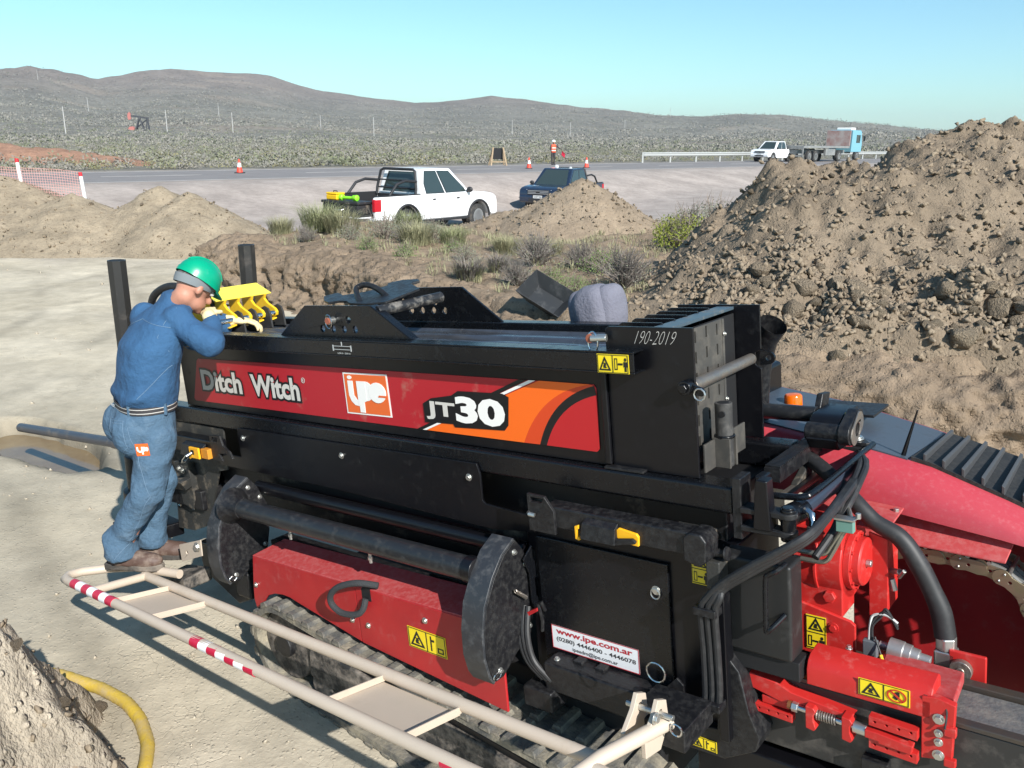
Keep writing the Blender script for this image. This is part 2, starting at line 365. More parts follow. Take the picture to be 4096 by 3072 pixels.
# ---- trench wall: crumbly cut face, a sheet along the edge with its own relief
def trench_wall():
    seg = np.hypot(*np.diff(EDGE, axis=0).T); cum = np.r_[0, np.cumsum(seg)]; S = np.arange(cum[1]-1.2, cum[11]+2, .035)
    ex_ = np.interp(S, cum, EDGE[:,0]); ey_ = np.interp(S, cum, EDGE[:,1]); k_ = np.ones(21)/21
    ex_ = np.convolve(np.pad(ex_, 10, 'edge'), k_, 'valid'); ey_ = np.convolve(np.pad(ey_, 10, 'edge'), k_, 'valid')
    tx, ty = np.gradient(ex_), np.gradient(ey_); l = np.hypot(tx, ty); nx, ny = -ty/l, tx/l
    prof = np.array([(-.95,-.06),(-.72,.02),(-.56,.14),(-.46,.34),(-.40,.52),(-.32,.70),(-.18,.84),(.02,.91),(.3,.93),(.62,.90),(.85,.80)]); ar = np.r_[0, np.cumsum(np.hypot(*np.diff(prof, axis=0).T))]; T = np.arange(0, ar[-1], .03)
    pv = np.interp(T, ar, prof[:,0]); pz = np.interp(T, ar, prof[:,1]); ft = np.clip(np.minimum(T/.25, (ar[-1]-T)/.35), 0, 1)
    X = ex_[:,None]+nx[:,None]*pv; Y = ey_[:,None]+ny[:,None]*pv; Z = pz[None]*(.95+.14*fbm(ex_, ey_, .6, 3, 210))[:,None]+0*X
    e = sst(0, 1.6, S-S[0])[:,None]; Z = Z*e-.1*(1-e)
    a, b, c = X.ravel(), Y.ravel(), Z.ravel(); n1 = fbm3(a, b, c, 1.5, 4, 211).reshape(X.shape); n2 = np.abs(fbm3(a, b, c*1.3, 3.6, 4, 212)).reshape(X.shape); n3 = fbm3(a, b, c, 11, 3, 213).reshape(X.shape)
    d = (.26*n1-.30*n2+.05*n3+.04)*ft[None]; up_ = np.clip((T-.9)/.4, 0, 1)[None]
    X = X-nx[:,None]*d*(1-.6*up_); Y = Y-ny[:,None]*d*(1-.6*up_); Z = Z+d*(.15+.35*up_)
    ns, nt_ = X.shape; i = np.arange(ns-1)[:,None]*nt_; k = np.arange(nt_-1)[None]; Q = np.stack([i+k, i+nt_+k, i+nt_+k+1, i+k+1], -1).reshape(-1, 4)
    x, y = X.ravel(), Y.ravel(); col = np.array([.225, .17, .12])*(1+.2*fbm(x, y, 1.4, 4, 214)[:,None]+.12*n1.ravel()[:,None])
    return tag(link('trench_wall', np_mesh('trench_wall', np.c_[x, y, Z.ravel()], Q, EARTH, np.clip(col, .02, 1)), None), kind='structure')
trench_wall()
# ---- road
rdir = Vector((.714, .70, 0)); rn = Vector((NX, NY, 0)); r0 = Vector((0, 47.6, 0))
ASPH = mat('asphalt', (.215, .195, .185), .9, col2=(.18, .165, .158), scale=.8, bump=.4, bscale=30)
LINE = mat('road_paint', (.42, .40, .37), .8, col2=(.30, .28, .26), scale=1)
def ribbon(name, u0, u1, z, m, t0=-140, t1=320, step=8, parent=None, kind='structure', wob=0):
    mb = MB(); n = int((t1-t0)/step)+1
    L1 = []; L2 = []
    for i in range(n):
        t = t0+i*step; c = r0+rdir*t
        bend = rn*(.00022*max(0, t-15)**2)
        L1.append(c+bend+rn*u0+Vector((0,0,z))); L2.append(c+bend+rn*u1+Vector((0,0,z)))
    v = []; f = []
    for a, b in zip(L1, L2): v += [a, b, a-Vector((0,0,.05)), b-Vector((0,0,.05))]
    for i in range(n-1):
        k = 4*i; f += [(k, k+1, k+5, k+4), (k+2, k, k+4, k+6), (k+1, k+3, k+7, k+5)]
    o = obj(name, mb.add(v, f), m, parent, smooth=0)
    if kind: tag(o, kind=kind)
    return o
road = ribbon('road', 0, 10.2, .94, ASPH)
ribbon('edge_line', .35, .5, .946, LINE, parent=road, kind=None); ribbon('edge_line', 9.6, 9.75, .946, LINE, parent=road, kind=None)
for i in range(24): ribbon('centre_dash', 4.95, 5.1, .946, LINE, -90+i*10, -85.5+i*10, 1.5, parent=road, kind=None)
# ---- puddle
WATER = mat('muddy_water', (.20, .15, .085), .09, spec=.4, col2=(.15, .105, .06), scale=3, bump=.1, bscale=9)
pd = []
for i in range(40):
    t = 2*math.pi*i/40; a = 1.12*math.cos(t); b = .42*math.sin(t); pd.append((-4.25+.777*a+.63*b, 7.2-.63*a+.777*b))
w = MB(); w.add([(p[0], p[1], -.17) for p in pd]+[(p[0], p[1], -.18) for p in pd], [tuple(range(40)), tuple(range(79, 39, -1))])
tag(obj('puddle', w, WATER, smooth=0), kind='structure')
# ------------------------------------------------------------------ dirt piles
rng = np.random.default_rng(7)
CLODS = []
CLODM = mat('clod_earth', (.215, .168, .118), .95, col2=(.255, .205, .148), scale=5, bump=6., bscale=7, spec=.15)
CLODP = mat('clod_pale', (.245, .2, .145), .95, col2=(.2, .16, .112), scale=5, bump=6., bscale=7, spec=.15)
for k in range(14):
    bm = bmesh.new(); npt = 17 if k < 9 else 10
    for _ in range(npt):
        p_ = Vector(rng.normal(size=3)).normalized()*rng.uniform(.82, 1.08); bm.verts.new((p_.x*1.15, p_.y*.95, p_.z*.78))
    h_ = bmesh.ops.convex_hull(bm, input=bm.verts); bmesh.ops.delete(bm, geom=[g for g in h_['geom_interior'] if isinstance(g, bmesh.types.BMVert)], context='VERTS')
    if k < 9:
        bmesh.ops.triangulate(bm, faces=bm.faces); bmesh.ops.subdivide_edges(bm, edges=bm.edges, cuts=2, use_grid_fill=True); bmesh.ops.smooth_vert(bm, verts=bm.verts, factor=.45, use_axis_x=True, use_axis_y=True, use_axis_z=True)
        for v in bm.verts:
            q = v.co+Vector((k*7.3, 0, 0)); v.co *= 1+.14*noise.noise(q*1.6)+.11*noise.noise(q*3.6)+.06*noise.noise(q*7.5)
    bmesh.ops.triangulate(bm, faces=bm.faces); bmesh.ops.recalc_face_normals(bm, faces=bm.faces)
    me = bpy.data.meshes.new('clod'); bm.to_mesh(me); bm.free(); me.shade_smooth(); me.set_sharp_from_angle(angle=rad(42 if k < 9 else 25)); me.materials.append(CLODM if k % 3 else CLODP); CLODS.append(me)
def pile(name, hfun, x0, x1, y0, y1, res, label, col, rough=1., nclod=60, csize=(.03, .1), cw=None, seed=0, gravel=0, mfine=None):
    nx = int((x1-x0)/res)+1; ny = int((y1-y0)/res)+1
    X, Y = np.meshgrid(np.linspace(x0, x1, nx), np.linspace(y0, y1, ny)); x = X.ravel(); y = Y.ravel(); g = gz(x, y)
    nn = fbm(x, y, .9, 5, 41+seed)*.16+fbm(x, y, 3.1, 4, 42+seed)*.055+np.abs(fbm(x, y, 5.5, 4, 43+seed))*.07+np.abs(fbm(x, y, 1.7, 4, 44+seed))*.09
    h = hfun(x, y); amt = np.clip((h-g)/.35, 0, 1)
    z = h+nn*rough*amt
    keep = (z > g-.06)
    z = np.where(z > g, z, np.minimum(z, g-.02))
    i = np.arange(ny-1)[:, None]*nx; k = np.arange(nx-1)[None]
    Q = np.stack([i+k, i+k+1, i+nx+k+1, i+nx+k], -1).reshape(-1, 4); Q = Q[keep[Q].any(1)]
    us = np.unique(Q); mp = np.full(len(x), -1); mp[us] = np.arange(len(us)); Q = mp[Q]
    c = np.array(col)*(1+.16*fbm(x, y, 1.1, 4, 45+seed)[:, None]+.10*fbm(x, y, 4., 3, 46+seed)[:, None])
    c = c[us]; P = np.c_[x, y, z]
    o = link(name, np_mesh(name, P[us], Q, mfine or EARTH, np.clip(c, .02, 1)), None)
    tag(o, label, 'dirt pile')
    # clods lying on it, each its own piece; the small rest joined
    r = np.random.default_rng(50+seed); ok = np.where((h > g+.03))[0]
    w = (cw(x[ok], y[ok]) if cw else np.ones(len(ok))); w = w/w.sum()
    for q in r.choice(ok, nclod, p=w):
        big_ = cw(x[q:q+1], y[q:q+1])[0] if cw else 1.; s = csize[0]+(csize[1]-csize[0])*min(1, max(.25, big_/2.0))*r.random()**1.7
        e = o_clod(o, x[q]+r.uniform(-res, res), y[q]+r.uniform(-res, res), z[q], s, r)
    if gravel:
        V = []; T = []; o0 = 0; IC = [(np.array([v.co for v in CLODS[kk].vertices]), np.array([p.vertices for p in CLODS[kk].polygons])) for kk in (9, 10, 11, 12)]
        wg = (w+.8/len(w)); wg = wg/wg.sum()
        for q in r.choice(ok, gravel, p=wg):
            s = csize[0]*r.uniform(.3, 1.6)**1.3; vv, ff = IC[int(r.integers(0, 4))]; a = r.normal(size=(3,3)); a, _ = np.linalg.qr(a)
            V.append((vv*s)@a+np.array([x[q]+r.uniform(-res,res), y[q]+r.uniform(-res,res), z[q]+s*.1])); T.append(ff+o0); o0 += len(vv)
        T = np.concatenate(T)
        g_ = link('small_clods', np_mesh('small_clods', np.concatenate(V), T, CLODM, smooth=False), None, o); g_['kind'] = 'stuff'
    return o
def o_clod(parent, x, y, z, s, r):
    e = bpy.data.objects.new('clod', CLODS[int(r.integers(0, 9 if s > .04 else 14))]); COL.objects.link(e); e.parent = parent
    e.location = (x, y, z+s*.12); e.rotation_euler = (r.uniform(-.6, .6), r.uniform(-.6, .6), r.uniform(0, 6.28)); e.scale = (s, s, s); return e
# clods fallen along the foot and face of the trench wall
r = np.random.default_rng(17)
for i in range(150):
    t = r.random(); k = min(int(t*8)+2, 11); f_ = r.random(); ax, ay = EDGE[k]; bx, by = EDGE[k+1]; px_, py_ = ax+(bx-ax)*f_, ay+(by-ay)*f_; off = r.normal()*.3-.25; dx, dy = bx-ax, by-ay; l_ = math.hypot(dx, dy)
    px_ += -dy/l_*off; py_ += dx/l_*off
    o_clod(ground, px_, py_, G1(px_, py_)-.02, .03+.10*r.random()**2.5, r)
# big heap on the right
CX = np.array([1.3, 1.64, 1.98, 2.35, 2.95, 3.26, 3.69, 4.23, 4.61, 4.78, 5.26, 5.79, 6.34, 8, 10, 12.5])
CZ = np.array([.72, .89, 1.18, 1.55, 2.07, 2.33, 2.42, 2.40, 2.42, 2.58, 2.74, 2.86, 2.92, 3.1, 2.6, .6])
def big_h(x, y):
    cz = np.interp(x*11/np.clip(y, 9.5, 12.5), CX, CZ); yc = 11+.35*np.sin(x*1.3)+.25*fbm(x, x*0, .8, 3, 61)
    v = edge_dist(x, y)
    ye = np.interp(x, EDGE[:,0], EDGE[:,1])+.15; q = np.clip((yc-y)/np.maximum(yc-ye, .5), 0, 1.05); fr = cz-(cz-.98)*q**.92+.10*np.sin(q*6.28)*sst(2, 3.2, x)
    # lumpy shelf of fallen clods along the wall top
    fr = np.where(y > yc, cz-.68*(y-yc), fr)
    fr = fr+.16*np.exp(-((v-.7)/.6)**2)*(.6+1.8*fbm(x, y, 1.9, 4, 62))*sst(1.8, 3, x)
    gully = np.abs(fbm(x*1.4+.35*y, y*.25, 1.1, 4, 63)); fr = fr-.22*gully*sst(1.2, 2., fr)
    return fr-2.2*sst(.35, -.35, v)*1.0-np.maximum(0, -v)*3
def big_w(x, y):
    v = edge_dist(x, y); return .16+3.2*np.exp(-((v-.75)/.65)**2)*sst(1.5, 2.6, x)
big = pile('dirt_heap', big_h, 1.0, 13, 6.2, 15, .05, 'largest brown dirt heap with many clods, on the right behind the red machine hood', (.215, .168, .12), 1.75, 300, (.03, .15), big_w, 1, 15000)
def mid_h(x, y):
    d1 = np.hypot((x-1.5)/1.12, y-19); d2 = np.hypot((x+.2)/1.5, y-19.2); d3 = np.hypot((x-2.2)/1.1, y-18.4)
    return np.maximum(np.maximum(1.9-.62*d1, 1.12-.42*d2), 1.35-.5*d3)
pile('dirt_heap', mid_h, -2.6, 5.4, 16, 22.5, .07, 'peaked dirt heap in front of the dark blue pickup', (.285, .222, .158), .8, 60, (.03, .09), None, 2, 900)
def lft_h(x, y):
    d1 = np.hypot(x+9.05, y-22); d2 = np.hypot((x+8.2), y-21.6); d3 = np.hypot((x+13.4)/1.3, y-22.2); d4 = np.hypot((x+11.2)/1.4, (y-21.6))
    return np.maximum(np.maximum(1.5-.60*d1, 1.36-.55*d2), np.maximum(1.75-.52*d3, 1.2-.45*d4))
pile('dirt_heap', lft_h, -18, -5, 18, 25.5, .08, 'long tan dirt heap at the far left below the two red topped stakes', (.30, .243, .172), .7, 80, (.03, .08), None, 3, 1400)
# near mound, lower left corner
NXX = np.array([-4., -2.6, -1.88, -1.84, -1.82, -1.78, -1.76, -1.73, -1.71, -1.65, -1.62, -1.57, -1.49, -1.46, -1.3, -1.1])-.10
NZZ = np.array([1.4, 1.25, 1.06, 1.04, .97, .91, .85, .81, .73, .64, .56, .47, .40, .36, .15, -.2])*.95-.01
def near_h(x, y):
    xs_ = x+.14*fbm(x, y, 1.9, 4, 73)+.12*(y-2.7)
    c = np.interp(xs_, NXX, NZZ)+.05*fbm(x, y, 3.0, 4, 71); yc = 2.70+.12*fbm(x, y*0, 1.3, 3, 72)
    return np.where(y > yc, c-1.15*(y-yc), c-.38*(yc-y))
pile('dirt_heap', near_h, -3.6, -.5, .35, 3.9, .02, 'crusted grey brown dirt mound in the lower left corner beside the yellow hose', (.33, .28, .215), 1.15, 110, (.014, .08), None, 4, 2600)
# loose stones and crumbs over the yard
r = np.random.default_rng(99); V = []; T = []; tet = np.array([(1,0,-.3),(-.5,.87,-.3),(-.5,-.87,-.3),(0,0,1),(.3,.2,-1)]); tf = [(0,1,3),(1,2,3),(2,0,3),(1,0,4),(2,1,4),(0,2,4)]
N = 3500; dd = 2.2*(13)**r.random(N); aa = np.radians(r.uniform(-42, 40, N)); sx, sy = dd*np.sin(aa), dd*np.cos(aa); szz = gz(sx, sy)
for i in range(N):
    s = .0035*(1+4*r.random()**4)*(.6+.09*dd[i]); a, _ = np.linalg.qr(r.normal(size=(3,3))); o0 = i*5
    V.append((tet*r.uniform(.6, 1.3, (5,1))*s)@a+np.array([sx[i], sy[i], szz[i]+s*.25])); T += [(t[0]+o0, t[1]+o0, t[2]+o0) for t in tf]
tag(link('gravel', np_mesh('gravel', np.concatenate(V), np.array(T), mat('pebble', (.42, .37, .29), .9, col2=(.33, .28, .21), scale=3), smooth=False), None), 'loose pebbles and crumbs scattered over the yard', 'gravel', kind='stuff')
# ================================================================== DRILLING MACHINE (local frame: x to the rear, y away, z up)
EX = Vector((.77163371, -.62314217, .12757448)); EY = Vector((.62781787, .7783472, .00451132)); EZ = EX.cross(EY)
ORG = Vector((.70872349, 2.50358423, 1.633502))
MM = Matrix(((EX.x, EY.x, EZ.x, ORG.x), (EX.y, EY.y, EZ.y, ORG.y), (EX.z, EY.z, EZ.z, ORG.z), (0, 0, 0, 1))); MI = MM.inverted()
def wl(x, y, z): return MI @ Vector((x, y, z))
rig = empty('drilling_machine', mw=MM)
tag(rig, 'black and red tracked drilling machine with a rod box, filling the foreground', 'drilling machine')
def P(name, mb, m=None, bevel=0., parent=None, label=None, smooth=35, seg=2):
    o = obj(name, mb, m or BLACK, parent or rig, bevel, smooth, seg=seg)
    if label: o['label'] = label
    return o
def bolt(parent, p, d, r=.009, h=.008, m=None, name='bolt'):
    d = Vector(d); p = Vector(p); mb = MB(); mb.cyl(p, p+d*h*.3, r*1.45, 14); mb.cyl(p+d*h*.3, p+d*h, r, 6); return P(name, mb, m or ZINC, .0012, parent)
# --- side rails
rail = P('side_rail', MB().box(-3.95, 0, 0, .1, -.093, 0), BLACKC, .012, seg=3)
P('end_plate', MB().box(.002, .032, -.006, .075, -.168, .037), BLACKD, .003, rail)
P('side_rail', MB().box(-3.95, 0, .5, .6, -.093, 0), BLACKC, .012)
# --- rod box
box = P('rod_box', MB().box(-3.36, -.49, .037, .05, .003, .37), BLACK, .003)
P('rod_box_wall', MB().box(-3.36, -.47, .56, .572, .003, .37), BLACK, .003)
P('box_floor', MB().box(-3.36, -.24, .05, .56, .02, .05), DARK)
ch = MB()   # hollow top channel, open at the rear
ch.box(-3.36, -.318, -.03, .048, .43, .437).box(-3.36, -.318, -.03, .048, .36, .367).box(-3.36, -.318, -.03, -.023, .367, .43).box(-3.36, -.42, -.022, .04, .368, .429)
P('top_channel', ch, BLACKC, .0025)
P('top_channel', MB().box(-3.36, -.47, .5, .575, .36, .437), BLACKC, .006)
P('box_front_wall', MB().box(-3.37, -.3575-3, .037, .572, .003, .36), BLACK)
hol = [circ(-.142, .31, .016, 10)]
endp = P('rear_side_plate', MB().prism([(-.468, .002), (-.132, .002), (-.132, .511), (-.455, .511), (-.468, .50)], 'y', .036, .047), BLACK, .002)
P('rear_side_plate', MB().prism([(-.468, .002), (-.132, .002), (-.132, .27), (-.155, .285), (-.155, .33), (-.132, .345), (-.132, .511), (-.468, .511)], 'y', .56, .57), BLACK, .002)
P('weld_strip', MB().box(-.492, -.467, .018, .036, .012, .362), BLACK, .006)
P('foot_strip', MB().box(-.49, -.33, .005, .036, .0005, .01), BLACKD, .002)
for y in (.125, .214, .301, .388, .475):
    P('divider_fin', MB().prism([(-.47, .40), (-.292, .40), (-.292, .508), (-.295, .511), (-.452, .511), (-.466, .503), (-.47, .49)], 'y', y, y+.009), BLACKC, .002)
P('cross_bar', MB().box(-.30, -.232, .048, .559, .493, .505), mat('worn_blue_grey', (.05, .075, .095), .4, dust=.3, dscale=25), .002)
slots = []
for rI, z in enumerate((.46, .388, .315, .24, .165, .09)):
    for c, y in enumerate((.10, .182, .264, .346)):
        zz = z-.006*(c % 2); slots.append([(y-.006, zz-.02), (y+.006, zz-.02), (y+.006, zz+.02), (y-.006, zz+.02)])
PERF = mat('dusty_perforated', (.05, .047, .042), .6, dust=.45, dscale=12, dcol=(.12, .105, .085))
P('perforated_plate', MB().prism([(.05, .004), (.388, .004), (.388, .485), (.05, .485)], 'x', -.206, -.2, slots), PERF, 0)
P('backing_plate', MB().box(-.235, -.23, .05, .55, .004, .48), DARK)
P('corner_post', MB().box(-.215, -.196, .386, .40, .004, .485), PERF, .003)
for z in (.43, .19, .02): bolt(None, (-.195, .393, z), (1,0,0), .006, .008)
# lock bar across the rear
lb = P('lock_bar', MB().cyl((-.15, .05, .315), (-.168, .555, .308), .021, 18), STEEL, .002)
P('bar_head', MB().cyl((-.155, .0, .318), (-.155, .036, .318), .024, 18).cyl((-.155, -.012, .318), (-.155, .0, .318), .017, 6), BLACKC, .003, lb)
P('bar_lug', MB().prism([(-.155, .335), (-.1, .318), (-.088, .305), (-.1, .29), (-.155, .295)], 'y', .018, .03), BLACKC, .002, lb)
P('ring_pin', MB().tube([(-.105+.02*math.cos(t/10*6.28), .012, .298+.02*math.sin(t/10*6.28)) for t in range(11)], .003, 6), ZINC, 0, lb)
P('bar_lug', MB().prism([(-.14, .34)]+circ(-.108, .31, .024, 9, math.pi/2, -math.pi/2)+[(-.14, .28)], 'y', .572, .584, [circ(-.108, .31, .011, 10)]), BLACKC, .002, lb)
# chain pin at the rear end of the channel
pn = P('locking_pin', MB().cyl((-.50, -.005, .475), (-.445, .01, .475), .014, 16), ZINC, .002)
P('pin_cap', MB().cyl((-.503, -.012, .475), (-.503, -.002, .475), .016, 16), mat('rust_red', (.3, .09, .05), .7), .002, pn)
P('clip_ring', MB().tube([(-.495, -.006+.0*t, .462+.032*math.sin(t/14*6.28)) if False else (-.492+.02*math.cos(t/14*6.28), -.006, .462+.036*math.sin(t/14*6.28)) for t in range(15)], .0035, 6), CHROME, 0, pn)
# --- name panel with print
red = P('name_panel', MB().prism([(-3.28, .05), (-3.27, .037), (-.535, .05), (-.522, .062), (-.519, .288), (-.53, .301), (-3.17, .283), (-3.19, .27)], 'y', .0335, .036), mat('panel_red', (.40, .012, .02), .4, dust=.05), .0008)
ORANGE = mat('panel_orange', (.85, .135, .008), .4); ORANGE2 = mat('panel_dark_orange', (.62, .055, .01), .4); PBLK = mat('print_black', (.006, .006, .007), .35); PWHT = mat('print_white', (.82, .8, .76), .45); PREDD = mat('panel_red_dark', (.45, .012, .016), .4); PGREY = mat('print_silver', (.58, .55, .5), .45); LORG = mat('logo_orange', (.72, .13, .025), .45)
def decal(name, polys, y, m, parent=red, t=.0008):
    mb = MB()
    for i_, p in enumerate(polys): mb.prism(p, 'y', y-t-.0003*i_, y)
    return P(name, mb, m, 0, parent, smooth=0)
def arc(p0, p1, bulge, n=14):   # curved edge between two points
    (ax, ay), (bx, by) = p0, p1; out = []
    for i in range(n+1):
        t = i/n; k = bulge*4*t*(1-t); dx, dy = bx-ax, by-ay; out.append((ax+dx*t-dy*k, ay+dy*t+dx*k))
    return out
e1 = arc((-.545, .3002), (-.873, .0485), -.13)
decal('orange_stripe', [[(-1.413, .0462), (-.775, .3005)]+e1], .0325, ORANGE)
e2 = arc((-.528, .296), (-.795, .0495), -.13); e3 = arc((-.520, .262), (-.762, .0497), -.13)
decal('dark_orange_stripe', [e1+e2[::-1]], .0325, ORANGE2)
decal('black_arc', [e2+e3[::-1]], .0325, PBLK)
decal('red_corner', [e3+[(-.535, .0505), (-.5225, .062)]], .0325, PREDD)
decal('black_stripe', [[(-1.466, .0460), (-1.425, .0462), (-.832, .2996), (-.872, .2993)]], .0315, PBLK)
decal('white_stripe', [[(-1.43, .0465), (-1.408, .0467), (-.79, .3004), (-.822, .2998)]], .0305, PWHT)
def text_geo(s, off=0., shear=0., bold=0.):
    c = bpy.data.curves.new('t', 'FONT'); c.body = s; c.size = 1; c.offset = off; c.shear = shear; c.resolution_u = 3; c.space_character = 1.0
    o = bpy.data.objects.new('t', c); COL.objects.link(o); dg = bpy.context.evaluated_depsgraph_get(); me = bpy.data.meshes.new_from_object(o.evaluated_get(dg))
    v = [(p.co.x, p.co.y) for p in me.vertices]; f = [tuple(p.vertices) for p in me.polygons]
    bpy.data.objects.remove(o); bpy.data.curves.remove(c); bpy.data.meshes.remove(me); return v, f
def lettering(s, x0, x1, z0, z1, y, m, parent, off=.02, outline=0, om=None, oy=None, skew=0., name='lettering', bb=None):
    v, f = text_geo(bb or s, off); xs = [p[0] for p in v]; zs = [p[1] for p in v]; ax, bx, az, bz = min(xs), max(xs), min(zs), max(zs)
    def put(nm, o_, yy, mm_):
        v, f = text_geo(s, o_); mb = MB()
        mb.add([(x0+(p[0]-ax)/(bx-ax)*(x1-x0)+skew*(p[1]-az), yy, z0+(p[1]-az)/(bz-az)*(z1-z0)) for p in v], f)
        ob = P(nm, mb, mm_, 0, parent, smooth=0); return ob
    if outline: put(name+'_outline', outline, oy, om)
    return put(name, off, y, m)
lettering('Ditch', -3.165, -2.775, .106, .222, .0305, PGREY, red, .035, .105, PBLK, .0315)
lettering('Witch', -2.685, -2.275, .106, .222, .0305, PGREY, red, .035, .105, PBLK, .0315)
rg = [[(a, b) for a, b in circ(-2.232, .215, .014, 16)]]
mb = MB(); mb.prism(rg[0], 'y', .0300, .0306, [circ(-2.232, .215, .011, 16)]); P('registered_mark', mb, PGREY, 0, red, smooth=0)
lettering('R', -2.238, -2.226, .208, .222, .0305, PGREY, red, .02)
mb = MB()
for p in ([(-1.41, .082), (-1.245, .088), (-1.235, .075), (-.965, .088), (-.944, .11), (-.93, .225), (-.96, .238), (-1.20, .232), (-1.24, .21), (-1.36, .19), (-1.41, .165)],): mb.prism(p, 'y', .0295, .0303)
P('number_outline', mb, PBLK, .0, red, smooth=0)
lettering('JT', -1.395, -1.225, .098, .178, .0285, PGREY, red, .03)
lettering('30', -1.222, -.955, .098, .212, .0285, PWHT, red, .05)
# logo tile
decal('logo_tile', [[(-1.925, .077), (-1.618, .082), (-1.622, .277), (-1.924, .272)]], .0325, PWHT)
decal('logo_field', [[(-1.916, .084), (-1.627, .089), (-1.631, .270), (-1.915, .265)]], .0312, LORG)
lg = []
def LQ(u, v): return (-1.916+.289*u, .0845+.181*v+.005*u)
def lpoly(pts): return [LQ(u, v) for u, v in pts]
def lcirc(cu, cv, ru, rv, n=20): return [LQ(cu+ru*math.cos(t*2*math.pi/n), cv+rv*math.sin(t*2*math.pi/n)) for t in range(n)]
lg = [lcirc(.13, .915, .055, .05), lpoly([(.075, .83), (.2, .83), (.2, .45), (.26, .35), (.3, .32), (.3, .18), (.2, .2), (.12, .3), (.075, .45)]),
      lpoly([(.29, .83), (.43, .83), (.43, -.0+.02), (.31, .02), (.31, .2)]), lcirc(.5, .58, .165, .25), lpoly([(.29, .83), (.5, .83), (.5, .33), (.29, .2)]),
      lcirc(.76, .56, .2, .26)]
decal('logo_mark', lg, .0302, PWHT)
decal('logo_slit', [lpoly([(.78, .45), (.97, .45), (.97, .50), (.8, .50)])], .0275, LORG)
# chalk number
def stroke_text(s, x0, x1, z0, z1, y, m, parent, name, skew):
    return lettering(s, x0, x1, z0, z1, y, m, parent, -.028, skew=skew, name=name)
stroke_text('190-2019', -.352, -.205, .452, .498, .0345, mat('chalk', (.5, .48, .44), .9), endp, 'chalk_number', .03)
# lifting-point sticker on channel
WL = mat('sticker_line', (.42, .43, .42), .6)
mb = MB()
for a in ((-1.885, -1.765, .392, .3945), (-1.885, -1.765, .407, .4095), (-1.89, -1.883, .386, .413), (-1.767, -1.76, .386, .413), (-1.828, -1.822, .41, .428)): mb.box(a[0], a[1], -.0315, -.0305, a[2], a[3])
st = P('lifting_sticker', mb, WL, 0, smooth=0)
lettering('6,000 lb - 2500 kg', -1.86, -1.77, .371, .38, -.0308, WL, st, .02)
# --- safety labels
LYEL = mat('label_yellow', (.82, .62, .015), .45, dust=.06); LBLK = mat('label_black', (.012, .011, .01), .5)
def safety(x0, x1, z0, z1, y, parent=None, tall=False, n=0, slant=0.):
    o = P('safety_label', MB().prism([(x0, z0), (x1, z0), (x1, z1), (x0, z1)], 'y', y-.0015, y), LYEL, 0, parent, smooth=0)
    w, h = x1-x0, z1-z0; mb = MB()
    def q(u, v): return (x0+u*w, z0+v*h)
    def poly(pts, holes=()): mb.prism([q(*p) for p in pts], 'y', y-.0028, y-.0016, [[q(*p) for p in hh] for hh in holes])
    poly([(.02,.03),(.98,.03),(.98,.97),(.02,.97)], [[(.035,.055),(.965,.055),(.965,.945),(.035,.945)]])
    A = (lambda u, v: (u, .5+v*.5)) if tall else (lambda u, v: (u*.5, v)); Bq = (lambda u, v: (u, v*.5)) if tall else (lambda u, v: (.5+u*.5, v))
    poly([A(.12,.14), A(.88,.14), A(.5,.88)], [[A(.25,.22), A(.75,.22), A(.5,.70)]])
    for pl in ([(.42,.27),(.62,.27),(.55,.36),(.58,.46),(.46,.5),(.40,.38)], [(.36,.5),(.64,.5),(.64,.54),(.36,.54)]): poly([A(*p) for p in pl])
    poly([(.0,.49),(1,.49),(1,.51),(0,.51)] if tall else [(.49,.05),(.51,.05),(.51,.95),(.49,.95)])
    if n == 0:
        poly([Bq(.12,.2), Bq(.3,.2), Bq(.3,.8), Bq(.12,.8)], [[Bq(.15,.25), Bq(.27,.25), Bq(.27,.75), Bq(.15,.75)]])
        poly([Bq(.34,.45), Bq(.62,.45), Bq(.62,.55), Bq(.34,.55)])
        poly([Bq(.68,.62), Bq(.92,.62), Bq(.92,.36), Bq(.86,.36), Bq(.86,.12), Bq(.74,.12), Bq(.74,.36), Bq(.68,.36)]); poly([Bq(.8+.07*math.cos(t), .74+.1*math.sin(t)) for t in [i*.785 for i in range(8)]])
    elif n == 1:
        poly([Bq(.2,.15), Bq(.26,.15), Bq(.26,.85), Bq(.2,.85)]); poly([Bq(.26,.7), Bq(.4,.7), Bq(.4,.6), Bq(.26,.6)]); poly([Bq(.55,.15), Bq(.85,.15), Bq(.85,.4), Bq(.55,.4)], [[Bq(.6,.2), Bq(.8,.2), Bq(.8,.35), Bq(.6,.35)]])
    elif n == 2:
        poly([Bq(.35,.35), Bq(.5,.25), Bq(.62,.5), Bq(.6,.75), Bq(.45,.72)])
    P('pictogram', mb, LBLK, 0, o, smooth=0)
    if n == 2:
        mb2 = MB(); mb2.prism([q(*Bq(.5+.38*math.cos(t*.2618), .5+.38*math.sin(t*.2618))) for t in range(24)], 'y', y-.0040, y-.0029, [[q(*Bq(.5+.31*math.cos(t*.2618), .5+.31*math.sin(t*.2618))) for t in range(24)]])
        mb2.prism([q(*Bq(.22,.72)), q(*Bq(.28,.78)), q(*Bq(.78,.28)), q(*Bq(.72,.22))], 'y', y-.0040, y-.0029); P('prohibition_ring', mb2, mat('sign_red', (.5, .03, .01), .5), 0, o, smooth=0)
    return o
safety(-.462, -.336, .362, .428, -.0312)
